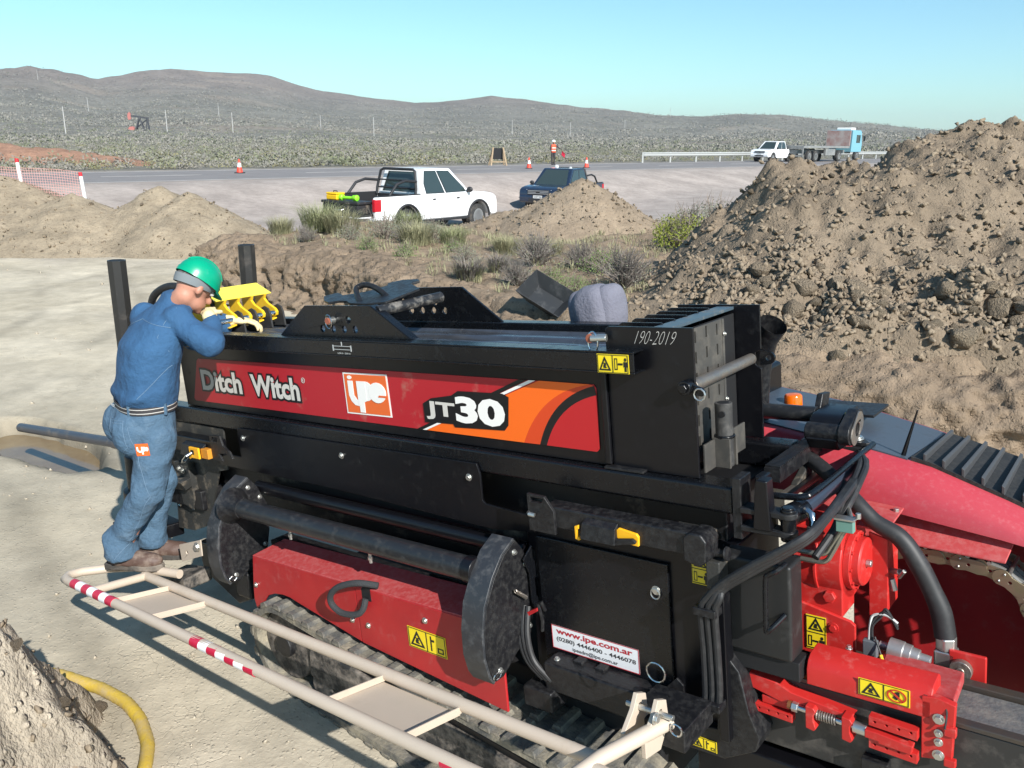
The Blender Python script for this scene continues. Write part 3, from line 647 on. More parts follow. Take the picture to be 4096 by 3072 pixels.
# --- lifting frame
hs = [circ(x, z, .017, 14) for x, z in ((-1.985, .515), (-1.83, .517), (-2.02, .474), (-1.943, .474), (-1.866, .474), (-1.79, .474))]
prof = [(-2.355, .4375), (-2.136, .581), (-1.676, .581), (-1.44, .4375)]
P('lift_plate', MB().prism(prof, 'y', .028, .04, hs), BLACKC, .001)
hs2 = [circ(x, z, .017, 14) for x, z in ((-1.985, .53), (-1.93, .488), (-1.853, .488), (-1.776, .488), (-1.70, .488), (-1.76, .53))]
P('lift_plate', MB().prism([(-2.29, .4375), (-2.07, .60), (-1.575, .60), (-1.34, .4375)], 'y', .515, .527, hs2), BLACKC, .001)
P('edge_flange', MB().hexa([(-1.444, .03, .4375), (-1.434, .03, .4375), (-1.434, .075, .4375), (-1.444, .075, .4375)], [(-1.68, .03, .581), (-1.67, .03, .581), (-1.67, .075, .581), (-1.68, .075, .581)]), BLACKC, .002)
P('lift_pin', MB().cyl((-1.932, .0, .515), (-1.932, .06, .515), .017, 16), ZINC, .002)
P('pin_face', MB().cyl((-1.938, -.006, .515), (-1.938, .002, .515), .015, 16), mat('rust_red', (), 0), 0)
P('pin_clip', MB().tube([(-1.932+.022*math.cos(t/12*6.28), -.002, .512+.032*math.sin(t/12*6.28)) for t in range(13)], .003, 6), CHROME)
P('cross_tube', MB().cyl((-1.655, .05, .553), (-1.62, .42, .566), .025, 20), mat('worn_black_tube', (.016, .016, .017), .4, dust=.42, dscale=18, dcol=(.33, .3, .26)), .003)
sdp = [(-2.10, .12), (-2.19, .19), (-2.15, .25), (-2.06, .205), (-1.96, .255), (-1.91, .355), (-1.95, .40), (-1.90, .455), (-1.80, .46), (-1.76, .43), (-1.775, .385), (-1.63, .30), (-1.645, .10), (-1.75, .07), (-1.88, .085), (-1.93, .115), (-1.99, .115), (-2.03, .09)]
k = len(sdp); P('saddle_plate', MB().add([(x, y, .562+.165*y) for x, y in sdp]+[(x, y, .573+.165*y) for x, y in sdp], [tuple(range(k)), tuple(range(2*k-1, k-1, -1))]+[(i, (i+1) % k, (i+1) % k+k, i+k) for i in range(k)]), BLACKD, .003)
P('lifting_loop', MB().hose([(-1.80, .10, .57), (-1.86, .13, .60), (-1.925, .175, .632), (-1.935, .20, .645), (-1.90, .215, .652), (-1.84, .215, .640), (-1.77, .205, .612), (-1.70, .19, .572)], .0135, 12), BLACKD)
# --- rod grips at the front (yellow)
for i, y in enumerate((.19, .278, .365, .452)):
    pr = [(-3.175, .585), (-3.172, .50), (-3.09, .452), (-3.01, .452), (-2.985, .464), (-2.978, .484), (-2.992, .502), (-3.06, .535), (-3.085, .56), (-3.07, .585)]
    P('grip_plate', MB().prism(pr, 'y', y, y+.016), YEL, .003)
    P('grip_jaw', MB().prism([(-3.11, .40), (-3.11, .455), (-3.05, .51), (-3.0, .525), (-2.965, .512), (-2.95, .48), (-2.945, .40)], 'y', y+.022, y+.034), RUB, .004)
    P('grip_tab', MB().hexa([(-3.06, y-.05, .436), (-2.98, y-.05, .436), (-2.98, y, .446), (-3.06, y, .446)], [(-3.06, y-.05, .442), (-2.98, y-.05, .442), (-2.98, y, .454), (-3.06, y, .454)]), YEL, .002)
P('grip_shaft', MB().cyl((-3.0, .10, .478), (-3.0, .47, .478), .0145, 16), CHROME)
P('grip_top_plate', MB().hexa([(-3.075, .14, .582), (-3.21, .14, .642), (-3.21, .50, .642), (-3.075, .50, .582)], [(-3.07, .14, .588), (-3.205, .14, .648), (-3.205, .50, .648), (-3.07, .50, .588)]), mat('yellow_pale', (.82, .68, .08), .45), .002)
P('grip_rear_plate', MB().prism([(.05, .44), (.16, .44), (.16, .588), (.03, .588)], 'x', -3.18, -3.17), YEL, .002)
P('grip_end_plate', MB().hexa([(-3.32, .06, .43), (-3.24, .06, .43), (-3.24, .07, .43), (-3.32, .07, .43)], [(-3.40, .06, .58), (-3.20, .06, .60), (-3.20, .07, .60), (-3.40, .07, .58)]), YEL, .002)
P('grip_rod', MB().cyl((-3.25, .05, .54), (-3.25, .40, .54), .008, 10), ZINC)
P('grip_frame', MB().box(-3.30, -3.05, .48, .5, .40, .46).box(-3.3, -3.26, .05, .5, .40, .47), RUB, .004)
P('hose_guide', MB().hose([(-3.75, .15, .35), (-3.72, .1, .52), (-3.62, .08, .63), (-3.45, .1, .68), (-3.28, .15, .64), (-3.2, .2, .55)], .022, 12), HOSE)
# --- skirt panel
skirt = P('skirt_panel', MB().prism([(-2.807, -.071), (-1.097, -.052), (-1.082, -.094), (-1.083, -.205), (-1.07, -.218), (-.823, -.232), (-.821, -.297), (-1.043, -.322), (-2.02, -.298), (-3.032, -.302), (-3.04, -.236), (-2.816, -.231), (-2.818, -.097)], 'y', -.014, -.004), BLACK, .002)
for x, z in ((-2.767, -.122), (-1.954, -.121), (-1.144, -.116)): bolt(skirt, (x, -.014, z), (0, -1, 0), .011, .01)
# --- dark inner frame seen through the openings
P('inner_frame', MB().box(-3.3, -.1, .16, .55, -.62, -.095).box(-3.2, -.8, .08, .16, -.47, -.33), mat('inner_black', (.009, .009, .01), .5, dust=.1), .01)
P('inner_tube', MB().cyl((-2.75, .02, -.40), (-.9, .02, -.40), .035, 16).cyl((-2.7, .05, -.56), (-.9, .05, -.57), .03, 16), BLACK)
tk = MB()
for i in range(64): x = -2.55+i*.0245; tk.box(x, x+.012, -.06, -.04, -.652, -.636)
P('gear_rack', tk.box(-2.6, -.95, -.05, .06, -.70, -.652), BLACKD, 0)
# --- swing guards (sector in the y-z plane) and the pipe between them
sec = [(-.075, -.315), (-.15, -.352), (-.215, -.42), (-.272, -.51), (-.297, -.61), (-.301, -.71), (-.285, -.785), (-.262, -.825)]
GUARD = mat('scuffed_sheen_black', (.026, .028, .032), .38, dust=.4, dscale=26, dcol=(.10, .10, .10))  # paler blue-grey base paints sky and sun on the rim; flecks are scuffs
def guard(x):
    g = P('swing_guard', MB().prism(sec+[(-.215, -.825), (-.12, -.765), (-.03, -.725), (.0, -.62), (.012, -.49), (-.035, -.37)], 'x', x-.006, x+.006), BLACKD, .002)
    rim = MB(); n = len(sec); v = []
    for (y, z) in sec:
        c = Vector((y+.02, z+.5-.0, 0)); d = Vector((y-.12, z+.60)).normalized()
        for xx, k in ((x-.105, 0), (x+.004, 0), (x+.004, .014), (x-.105, .014)): v.append((xx, y+d.x*(.014-k), z+d.y*(.014-k)))
    rim.loft([v[i*4:i*4+4] for i in range(n)]); P('guard_rim', rim, GUARD, .003, g)
    P('guard_plate', MB().prism(sec+[(-.2, -.80), (-.05, -.6), (-.0, -.4)], 'x', x-.105, x-.097), BLACKD, 0, g)
    for (y, z) in ((-.235, -.79), (-.09, -.36), (-.03, -.43), (-.04, -.69)): bolt(g, (x+.006, y, z), (1,0,0), .009, .012)
    P('lock_pin', MB().tube([(x+.012, -.26+.022*math.cos(t/10*6.28), -.80+.013*math.sin(t/10*6.28)) for t in range(11)], .003, 6), CHROME, 0, g)
    return g
ga = guard(-2.68); gb = guard(-.88)
P('slotted_bracket', MB().prism([(-.06, -.40), (.0, -.36), (.03, -.42), (.03, -.60), (-.0, -.66), (-.03, -.60), (-.03, -.47)], 'x', -.862, -.854, [[(-.0, -.50), (.012, -.50), (.012, -.58), (-.0, -.58)]]), BLACKC, .002, gb)
P('spring', MB().tube([(-.85+.008*math.cos(i*.9), -.13+i*.0007, -.50+.008*math.sin(i*.9)-i*.0006) for i in range(90)], .0022, 5), STEEL, 0, gb)
P('roller_pipe', MB().cyl((-2.67, -.19, -.425), (-1.0, -.19, -.42), .049, 28), mat('pipe_black', (.015, .016, .018), .35, dust=.3, dscale=24, dcol=(.06, .057, .053)), .002)
P('pipe_socket', MB().cyl((-1.03, -.19, -.42), (-.98, -.19, -.42), .054, 28), BLACK, .003)
P('pipe_collar', MB().lathe((-2.675, -.19, -.425), (1,0,0), [(0, .095), (.03, .07), (.07, .056), (.1, .052)], 24), BLACKD)
for x in (-2.2, -1.62): P('grease_nipple', MB().cyl((x, -.19, -.47), (x, -.19, -.52), .008, 8).cyl((x, -.19, -.49), (x, -.19, -.505), .012, 8), ZINC)
# --- red track fender
fend = P('track_fender', MB().prism([(-2.540, -.672), (-2.578, -.845), (-2.588, -.919), (-2.576, -.967), (-2.536, -.967), (-2.505, -.93), (-2.487, -.899), (-2.45, -.865), (-2.388, -.842), (-2.32, -.832), (-2.264, -.833), (-2.181, -.849), (-1.74, -.925), (-1.74, -.648)], 'y', -.206, -.196), RED, .003)
f2 = P('track_fender', MB().prism([(-1.735, -.925), (-.879, -.988), (-.877, -.63), (-1.735, -.648)], 'y', -.208, -.196), RED, .003)
P('fender_top', MB().hexa([(-2.54, -.206, -.672), (-.88, -.206, -.63), (-.88, -.03, -.60), (-2.50, -.03, -.64)], [(-2.54, -.206, -.664), (-.88, -.206, -.622), (-.88, -.03, -.592), (-2.50, -.03, -.632)]), REDD, .004)
for x, z in ((-1.784, -.826), (-1.675, -.826), (-1.297, -.704), (-1.674, -.707), (-2.545, -.828)): bolt(fend, (x, -.207, z), (0, -1, 0), .010, .009)
safety(-1.412, -1.186, -.849, -.754, -.2085, n=1)
# strap loop hanging from a hole in the fender
spt = [(-1.58, -.20, -.615), (-1.66, -.25, -.60), (-1.76, -.275, -.63), (-1.82, -.28, -.68), (-1.83, -.275, -.73), (-1.78, -.265, -.765), (-1.70, -.25, -.76), (-1.665, -.235, -.735), (-1.66, -.215, -.69)]
sm = MB(); ring = []
for i, p in enumerate(spt):
    p = Vector(p); ring.append([p+Vector((0, 0, .006)), p+Vector((0, -.022, .002)), p+Vector((0, -.022, -.004)), p+Vector((0, .02, -.008)), p+Vector((0, .022, 0))])
strap = P('strap_loop', MB().hose(spt, .0145, 10), mat('black_webbing', (.03, .032, .034), .85, bump=.5, bscale=150), 0)
P('strap_hole', MB().prism([(-1.69, -.70), (-1.63, -.70), (-1.63, -.63), (-1.66, -.62), (-1.69, -.65)], 'y', -.2095, -.2085), DARK, 0, fend)
# --- crawler track (stands level on the yard): world outline -> local
hx = Vector((EX.x, EX.y, 0)).normalized(); tc0 = ORG+EX*(-2.43)+EY*(-.25); tc0.z = 0
def tw(a, b, h): p = tc0+hx*a+EY*b; return wl(p.x, p.y, h)
path = []
Lt, Ht, rf = 2.35, .47, .225
for i in range(13): t = math.pi/2+math.pi*i/12; path.append((rf+rf*math.cos(t), .235+rf*math.sin(t)))
for i in range(1, 8): path.append((rf+(Lt-2*rf)*i/8, .008+.004*math.sin(i*2)))
for i in range(13): t = -math.pi/2+math.pi*i/12; path.append((Lt-rf+rf*math.cos(t), .235+rf*math.sin(t)))
for i in range(1, 8): path.append((Lt-rf-(Lt-2*rf)*i/8, .46-.012*math.sin(i*math.pi/8)))
for side, b0 in (('near', 0.0), ('far', 1.45)):
    n = len(path); v = []; f = []; cxm = Lt/2
    def nrm(i):
        a = path[(i-1) % n]; c = path[(i+1) % n]; d = Vector((c[0]-a[0], c[1]-a[1])).normalized(); return Vector((d.y, -d.x))
    for i, (a, h) in enumerate(path):
        nn_ = nrm(i); q = (a-nn_.x*.035, h-nn_.y*.035)
        if (Vector(q)-Vector((cxm, .235))).length > (Vector((a, h))-Vector((cxm, .235))).length: q = (a+nn_.x*.035, h+nn_.y*.035)
        for (aa, hh), bb in (((a, h), b0), ((a, h), b0+.32), (q, b0+.32), (q, b0)): v.append(tw(aa, bb, hh))
    for i in range(n):
        j = (i+1) % n
        for k in range(4): l = (k+1) % 4; f.append((i*4+k, i*4+l, j*4+l, j*4+k))
    trk = P('crawler_track', MB().add(v, f), TRK, 0, smooth=50)
    if side == 'far': continue
    # tread lugs, each a block
    lugm = None; s_tot = 0; seg = []
    for i in range(n):
        a = Vector(path[i]); c = Vector(path[(i+1) % n]); seg.append((a, c, (c-a).length)); s_tot += (c-a).length
    nl = 46; inv = MI
    base = MB(); base.hexa([(-.028, -.006, -.004), (.028, -.006, -.004), (.034, .15, -.004), (-.022, .15, -.004)], [(-.018, -.004, .02), (.016, -.004, .02), (.022, .145, .02), (-.012, .145, .02)])
    lme = tomesh('tread_lug', base); lme.materials.append(TRK)
    base2 = MB(); base2.hexa([(-.028, .17, -.004), (.028, .17, -.004), (.022, .326, -.004), (-.034, .326, -.004)], [(-.018, .175, .02), (.016, .175, .02), (.012, .322, .02), (-.022, .322, .02)])
    lme2 = tomesh('tread_lug', base2); lme2.materials.append(TRK)
    for k in range(nl):
        s = s_tot*k/nl; i = 0
        while s > seg[i][2]: s -= seg[i][2]; i += 1
        a, c, l = seg[i]; p2 = a+(c-a)*(s/l); d2 = (c-a).normalized(); nn2 = Vector((d2.y, -d2.x))
        if nn2.dot(p2-Vector((cxm if .3 < p2.x < Lt-.3 else p2.x, .235))+Vector((0, 0))) < 0 and .3 < p2.x < Lt-.3: nn2 = -nn2
        if not (.3 < p2.x < Lt-.3):
            cc = Vector((rf if p2.x < 1 else Lt-rf, .235)); nn2 = (p2-cc).normalized()
        wp = tc0+hx*p2.x+EY*b0; wp = Vector((wp.x, wp.y, p2.y)); zc = (hx*nn2.x+Vector((0,0,nn2.y))).normalized(); yc = Vector((EY.x, EY.y, 0)).normalized(); xc = yc.cross(zc)
        mw_ = Matrix(((xc.x, yc.x, zc.x, wp.x), (xc.y, yc.y, zc.y, wp.y), (xc.z, yc.z, zc.z, wp.z), (0,0,0,1)))
        for lm in (lme, lme2):
            lo = bpy.data.objects.new('tread_lug', lm); COL.objects.link(lo); lo.parent = trk; lo.matrix_basis = MI @ mw_
def twbox(a0, a1, b0, b1, h0, h1): return MB().hexa([tw(a0,b0,h0), tw(a1,b0,h0), tw(a1,b1,h0), tw(a0,b1,h0)], [tw(a0,b0,h1), tw(a1,b0,h1), tw(a1,b1,h1), tw(a0,b1,h1)])
MUDB = mat('mud_caked_black', (.02, .02, .02), .7, dust=.6, dscale=11, dcol=(.34, .29, .24), bump=.5, bscale=40)
P('track_frame', twbox(.42, 1.95, .03, .29, .15, .33), MUDB, .012)
P('track_frame_cap', twbox(.30, 2.0, .05, .27, .33, .36), BLACKD, .005)
for a in (.5, .82, 1.14, 1.46, 1.78): P('track_roller', MB().cyl(tw(a, .04, .115), tw(a, .28, .115), .075, 20), MUDB, .006)
P('idler_wheel', MB().cyl(tw(.225, .05, .235), tw(.225, .27, .235), .185, 32), MUDB, .01); P('idler_hub', MB().cyl(tw(.225, .02, .235), tw(.225, .3, .235), .06, 20), BLACKD, .008)
P('drive_sprocket', MB().cyl(tw(Lt-.225, .05, .235), tw(Lt-.225, .27, .235), .18, 14), MUDB, .01)
P('undercarriage', twbox(.2, 2.2, .32, 1.4, .25, .55), DARK, .01)
# --- front frame plates, left of the guards
P('front_plate', MB().prism([(-3.62, -.10), (-3.0, -.10), (-3.02, -.34), (-3.11, -.36), (-3.32, -.72), (-3.50, -.785), (-3.69, -.80), (-3.62, -.45)], 'y', .012, .024), GREY, .002)
P('front_box', MB().prism([(-3.53, -.34), (-3.37, -.33), (-3.36, -.55), (-3.40, -.62), (-3.50, -.60)], 'y', -.03, .012), GREY, .004)
P('front_wedge', MB().hexa([(-3.52, -.03, -.42), (-3.36, -.03, -.42), (-3.36, -.03, -.47), (-3.52, -.03, -.48)], [(-3.54, -.10, -.43), (-3.35, -.10, -.43), (-3.38, -.06, -.49), (-3.5, -.06, -.5)]), GREY, .003)
for x, z in ((-3.47, -.375), (-3.43, -.385)): bolt(None, (x, -.031, z), (0,-1,0), .012, .012)
for x, z in ((-3.60, -.612), (-3.445, -.607)):
    e = P('ring_bolt', MB().tube([(x+.016*math.cos(t/12*6.28), .0, z+.03*math.sin(t/12*6.28)) for t in range(13)], .004, 6), CHROME); bolt(e, (x, .012, z), (0,-1,0), .014, .012)
P('front_foot', MB().prism([(-3.22, -.75), (-2.79, -.72), (-2.74, -.80), (-2.74, -.99), (-2.88, -1.05), (-3.2, -.92)], 'y', -.13, -.02), BLACK, .006)
P('front_foot_block', MB().box(-2.86, -2.72, -.15, .02, -.99, -.83), BLACKD, .02)
def arm(x0, x1, z0, z1, y0, br, nm):
    a = P('support_arm', MB().box(x0, x1, y0, y0+.075, z0, z1), BLACK, .007); return a
fa_ = arm(-3.44, -2.98, -.245, -.152, -.065, 0, 0)
P('arm_bracket', MB().prism([(-3.0, -.25), (-2.90, -.25), (-2.93, -.21), (-2.86, -.20), (-2.80, -.225), (-2.82, -.19), (-2.88, -.16), (-2.895, -.108), (-3.0, -.112)], 'y', -.075, -.063, [[(-2.985, -.145), (-2.93, -.145), (-2.92, -.12), (-2.975, -.12)]]), BLACKD, .002, fa_)
P('arm_cover', MB().hexa([(-3.30, -.10, -.25), (-3.06, -.10, -.25), (-3.06, -.066, -.25), (-3.30, -.066, -.25)], [(-3.28, -.09, -.185), (-3.06, -.09, -.185), (-3.06, -.066, -.17), (-3.27, -.066, -.17)]), BLACKD, .004, fa_)
P('lock_tab', MB().box(-3.165, -3.07, -.115, -.102, -.248, -.185), YLOCK, .003, fa_); P('lock_tab', MB().box(-3.30, -3.25, -.068, -.062, -.21, -.185), YLOCK, .002, fa_)
P('lock_slot', MB().box(-3.145, -3.115, -.117, -.1145, -.225, -.20), DARK, 0, fa_); P('lock_sleeve', MB().box(-3.07, -3.0, -.10, -.066, -.245, -.19), mat('amber_tab', (.55, .22, .02), .5), .003, fa_)
P('padlock', MB().tube([(-3.13, -.12, -.215), (-3.135, -.15, -.225), (-3.16, -.16, -.25), (-3.185, -.155, -.265), (-3.16, -.145, -.262), (-3.135, -.13, -.24)], .008, 8), CHROME, 0, fa_)
# --- rear arm
ra = P('support_arm', MB().box(-.70, -.10, -.10, -.025, -.218, -.135), BLACKD, .008)
P('arm_cap', MB().prism([(-.125, -.23), (-.07, -.245), (-.045, -.225), (-.04, -.155), (-.06, -.13), (-.10, -.128), (-.125, -.15)], 'y', -.115, -.02), BLACKD, .008, ra)
P('arm_bracket', MB().prism([(-.765, -.24), (-.645, -.24), (-.645, -.15), (-.685, -.098), (-.765, -.095)], 'y', -.112, -.098, [[(-.75, -.125), (-.70, -.125), (-.69, -.108), (-.75, -.107)]]), BLACKD, .002, ra)
P('ring_pin', MB().tube([(-.76, -.115, -.17), (-.74, -.135, -.165), (-.72, -.13, -.168)], .008, 8), ZINC, 0, ra)
P('arm_cover', MB().hexa([(-.52, -.135, -.222), (-.376, -.135, -.222), (-.376, -.10, -.222), (-.52, -.10, -.222)], [(-.515, -.125, -.165), (-.376, -.125, -.165), (-.376, -.10, -.15), (-.51, -.10, -.15)]), BLACKD, .003, ra)
P('lock_tab', MB().prism([(-.547, -.182), (-.530, -.176), (-.530, -.19), (-.537, -.194), (-.537, -.218), (-.528, -.222), (-.530, -.234), (-.547, -.230)], 'y', -.125, -.112), YLOCK, .002, ra)
P('lock_tab', MB().prism([(-.385, -.175), (-.37, -.163), (-.30, -.172), (-.292, -.182), (-.294, -.216), (-.345, -.214), (-.385, -.195)], 'y', -.112, -.1005), YLOCK, .002, ra)
P('lock_latch', MB().prism([(-.385, -.20), (-.31, -.186), (-.295, -.195), (-.30, -.205), (-.385, -.225)], 'y', -.125, -.1125), BLACKD, .004, ra)
P('slot_bar', MB().box(-.213, -.07, .0, .03, -.18, -.16), GREY, .002)
# --- rear side panel with sticker
P('side_frame', MB().box(-.885, -.055, .012, .5, -1.0, -.26), BLACK, .006)
door = P('access_door', MB().box(-.828, -.25, -.004, .010, -.86, -.315), BLACKC, .004)
bolt(door, (-.30, -.004, -.422), (0,-1,0), .012, .01); P('door_ring', MB().tube([(-.30+.018*math.cos(t/12*6.28), -.012, -.432+.02*math.sin(t/12*6.28)) for t in range(13)], .0025, 6), ZINC, 0, door)
stk = P('contact_sticker', MB().box(-.786, -.389, -.0065, -.0045, -.777, -.679), mat('sticker_white', (.74, .75, .76), .4, dust=.06), .0)
SRED = mat('sticker_red', (.42, .02, .03), .5); SDK = mat('sticker_text', (.03, .028, .028), .5)
mb = MB(); mb.prism([(-.787, -.778), (-.388, -.778), (-.388, -.678), (-.787, -.678)], 'y', -.0072, -.0066, [[(-.784, -.775), (-.391, -.775), (-.391, -.681), (-.784, -.681)]]); P('sticker_border', mb, SRED, 0, stk, smooth=0)
lettering('www.ipe.com.ar', -.765, -.415, -.719, -.688, -.0072, SRED, stk, .03)
lettering('(0280) 4446400 - 4446078', -.765, -.402, -.747, -.724, -.0072, SDK, stk, .02)
lettering('ipeadm@ipe.com.ar', -.69, -.482, -.773, -.752, -.0072, SDK, stk, .015)
safety(-.163, -.097, -.367, -.255, .0105, tall=True)
lw = P('lower_beam', MB().box(-.77, -.22, -.10, -.0, -.91, -.79), BLACKD, .01)
P('beam_bracket', MB().prism([(-.25, -.90), (-.17, -.885), (-.175, -.72), (-.20, -.70), (-.24, -.745)], 'y', -.07, -.06), BLACKD, .002, lw)
for x in (-.73,): bolt(lw, (x, -.06, -.79), (0,0,1), .009, .01)
for i, x in enumerate((-.66, -.56)): P('hose_clamp', MB().box(x, x+.04, -.05, -.008, -.791, -.778), BLACKD, .003, lw)
P('skid_plate', MB().prism([(-.058, -.56), (.01, -.64), (.04, -.78), (.075, -.868), (.06, -.92), (-.056, -.991), (-.24, -.997), (-.26, -.96), (-.22, -.90), (-.08, -.88)], 'y', -.022, .25), BLACKD, .006)
safety(-.179, -.082, -.978, -.934, -.0235, n=1)
P('upright_bar', MB().box(-.055, -.02, -.05, .01, -.90, -.36), BLACK, .004)
P('knob', MB().lathe((-.075, -.03, -.222), (1, 0, .1), [(0, .02), (.03, .014), (.055, .013), (.062, .024), (.068, .022)], 16), BLACKD)
P('latch_block', MB().box(-.075, -.025, -.06, .01, -.34, -.24), GREY, .006)
# --- tank / battery box at the rear corner
tank = P('corner_tank', MB().box(-.06, .185, .0, .10, -.568, -.235), mat('tank_black', (.013, .013, .013), .5, dust=.22, dscale=6, dcol=(.11, .105, .1)), .012, seg=3)
P('tank_handle', MB().hose([(.17, .0, -.225), (.16, -.045, -.232), (.135, -.05, -.25), (.125, -.05, -.275), (.122, -.05, -.43), (.126, -.05, -.444), (.14, -.045, -.43), (.165, .0, -.40)], .0085, 10), BLACKC, 0, tank)
P('tank_base', MB().box(-.05, .2, .02, .10, -.64, -.572), DARK, .004)
for k in range(3):
    o_ = .012*k; hp = [(.19, .74, -.08), (.225+o_*.5, .55, -.075), (.25+o_*.5, .3, -.078), (.262, .1, -.088-o_*.5), (.245, -.045+o_, -.108-o_*.8), (.10, -.085+o_*.5, -.21-o_), (.0, -.09+o_*.5, -.29-o_), (-.05+o_*1.6, -.095, -.345), (-.078+o_*2, -.095, -.40), (-.08+o_*2, -.085, -.55), (-.082+o_*2, -.085, -.72), (-.095+o_, -.09, -.775), (-.14, -.09, -.80-o_*.6), (-.24, -.08, -.83-o_*.6)]
    P('hydraulic_hose', MB().hose(hp, .0125, 10), HOSE)
for z in (-.40, -.74): P('hose_clamp', MB().box(-.10, -.02, -.115, -.06, z-.014, z+.014), BLACKD, .003)
for k in range(3): P('hydraulic_hose', MB().hose([(-.90+.02*k, -.05, -.60), (-.885+.02*k, -.09, -.70), (-.85+.018*k, -.10, -.80), (-.78+.02*k, -.09, -.87)], .013, 10), HOSE)
P('red_corner_tab', MB().hexa([(-.86, -.07, -.64), (-.80, -.07, -.60), (-.80, -.04, -.60), (-.86, -.04, -.64)], [(-.86, -.07, -.62), (-.80, -.07, -.585), (-.80, -.04, -.585), (-.86, -.04, -.62)]), RED, .002)
P('hook', MB().tube([(-.78, -.045, -.60), (-.785, -.06, -.56), (-.80, -.06, -.57), (-.79, -.055, -.64), (-.80, -.05, -.69)], .008, 8), BLACKD)
P('lower_channel', MB().box(-.86, -.72, -.13, -.02, -.99, -.90), BLACKD, .01)
# --- rear linkage
clv = P('clevis', MB().prism([(.03, -.015), (.15, -.012)]+circ(.178, .012, .03, 9, -math.pi/2, math.pi/2)+[(.03, .05)], 'z', -.075, -.055).prism([(.03, -.015), (.15, -.012)]+circ(.178, .012, .03, 9, -math.pi/2, math.pi/2)+[(.03, .05)], 'z', -.135, -.115), BLACKD, .004)
P('clevis_pin', MB().cyl((.178, .014, -.15), (.178, .014, -.046), .024, 20).cyl((.178, .014, -.048), (.178, .014, -.04), .019, 20), BLACKC, .003, clv)
P('stop_block', MB().box(.05, .082, .06, .12, -.10, .03), BLACK, .006); P('stop_block', MB().prism([(.075, -.12), (.135, -.12), (.125, .045), (.09, .048), (.085, .03)], 'y', -.02, .03), BLACK, .005)
cylr = P('ram_cylinder', MB().cyl((.165, .16, -.098), (.186, .72, -.10), .028, 24), mat('ram_blue_black', (.03, .04, .06), .3, dust=.12), .003)
P('ram_eye', MB().cyl((.15, .075, -.097), (.17, .16, -.098), .036, 24).cyl((.15, .07, -.097), (.15, .08, -.097), .028, 20), BLACKC, .004, cylr)
P('ram_ring', MB().cyl((.146, .062, -.097), (.148, .072, -.097), .026, 20), mat('brass_ring', (.35, .3, .2), .4, .8), .002, cylr)
P('hose_elbow', MB().tube([(.20, .1, -.075), (.225, .08, -.08), (.235, .07, -.10), (.232, .06, -.15)], .012, 10), CHROME, 0, cylr); P('elbow_nut', MB().cyl((.234, .068, -.115), (.232, .06, -.145), .018, 6), ZINC, .002, cylr)
P('ram_far_lug', MB().prism(circ(.175, .74, .05, 16), 'z', -.22, -.20).cyl((.175, .73, -.2), (.175, .73, -.06), .03, 18), BLACKD, .004)
P('guard_rail', MB().hose([(.07, .13, -.055), (.15, .13, -.05), (.185, .135, -.045), (.20, .16, -.04), (.205, .3, -.04), (.208, .76, -.04)], .011, 10), BLACKC)
for i in range(2): P('ram_hose', MB().hose([(.19, .66, -.05), (.225+.02*i, .55, -.055), (.245+.02*i, .42, -.075), (.25+.015*i, .30, -.12), (.245, .22, -.18), (.22, .12, -.24)], .013, 10), HOSE)
rb = MB().box(0, .055, .255, .725, -.055, -.006)
for i in range(34): y = .262+i*.0137; rb.box(.0005, .0545, y, y+.0085, -.006, .001)
P('rack_bar', rb, BLACKD, .0)
P('slide_rail', MB().hexa([(.02, .34, -.14), (.06, .34, -.14), (.075, .68, -.14), (.035, .68, -.14)], [(.02, .34, -.12), (.06, .34, -.12), (.075, .68, -.12), (.035, .68, -.12)]), STEEL, .003)
P('slide_rail', MB().box(.09, .12, .2, .75, -.15, -.12), BLACKD, .003)
P('rack_support', MB().prism([(.42, -.12), (.70, -.12), (.72, -.055), (.55, -.055), (.5, -.09)], 'x', .02, .05), GREY, .006)
P('motor_block', MB().prism([(.50, .035), (.55, .10), (.585, .112), (.74, .11), (.76, .04), (.72, -.02), (.54, -.01)], 'x', .05, .16), BLACK, .005)
mt = P('drive_motor', MB().cyl((.045, .535, .055), (.175, .535, .055), .034, 22).prism(circ(.535, .055, .04, 12, math.pi*.6, math.pi*1.6)+circ(.62, .085, .045, 12, -math.pi*.4, math.pi*.6), 'x', .165, .205), BLACKD, .004)
P('motor_flange', MB().prism(circ(.545, .05, .036, 12, math.pi*.6, math.pi*1.6)+circ(.60, .085, .04, 12, -math.pi*.4, math.pi*.6), 'x', .206, .212, [circ(.575, .065, .026, 16)]), STEEL, .002, mt); P('motor_shaft', MB().cyl((.18, .575, .065), (.207, .575, .065), .024, 18), BLACK, .002, mt)
P('yellow_seal', MB().box(.158, .166, .60, .66, .085, .115), YEL, .002, mt)
P('motor_bracket', MB().prism([(.60, -.12), (.66, -.12), (.80, .14), (.72, .15), (.66, .05)], 'x', .015, .04), BLACKD, .005)
P('pivot_plate', MB().prism([(.055, .695), (.20, .708), (.21, .72), (.16, .79), (.10, .80), (.05, .75)], 'z', -.038, -.024), BLACKD, .003)
wb = P('pivot_bolt', MB().cyl((.155, .742, -.023), (.155, .742, -.017), .026, 22).cyl((.155, .742, -.017), (.155, .742, -.011), .022, 22).cyl((.155, .742, -.011), (.155, .742, .004), .012, 6), ZINC, .002)
P('pivot_gap', MB().box(.04, .19, .68, .76, -.19, -.04), DARK); P('copper_bush', MB().cyl((.06, .66, -.12), (.13, .66, -.12), .02, 14), mat('copper_brown', (.2, .08, .03), .5, .3), .003)
P('cross_pipe', MB().cyl((-.25, .68, .075), (.03, .68, .078), .031, 22), mat('pipe_black', (), 0), .003)
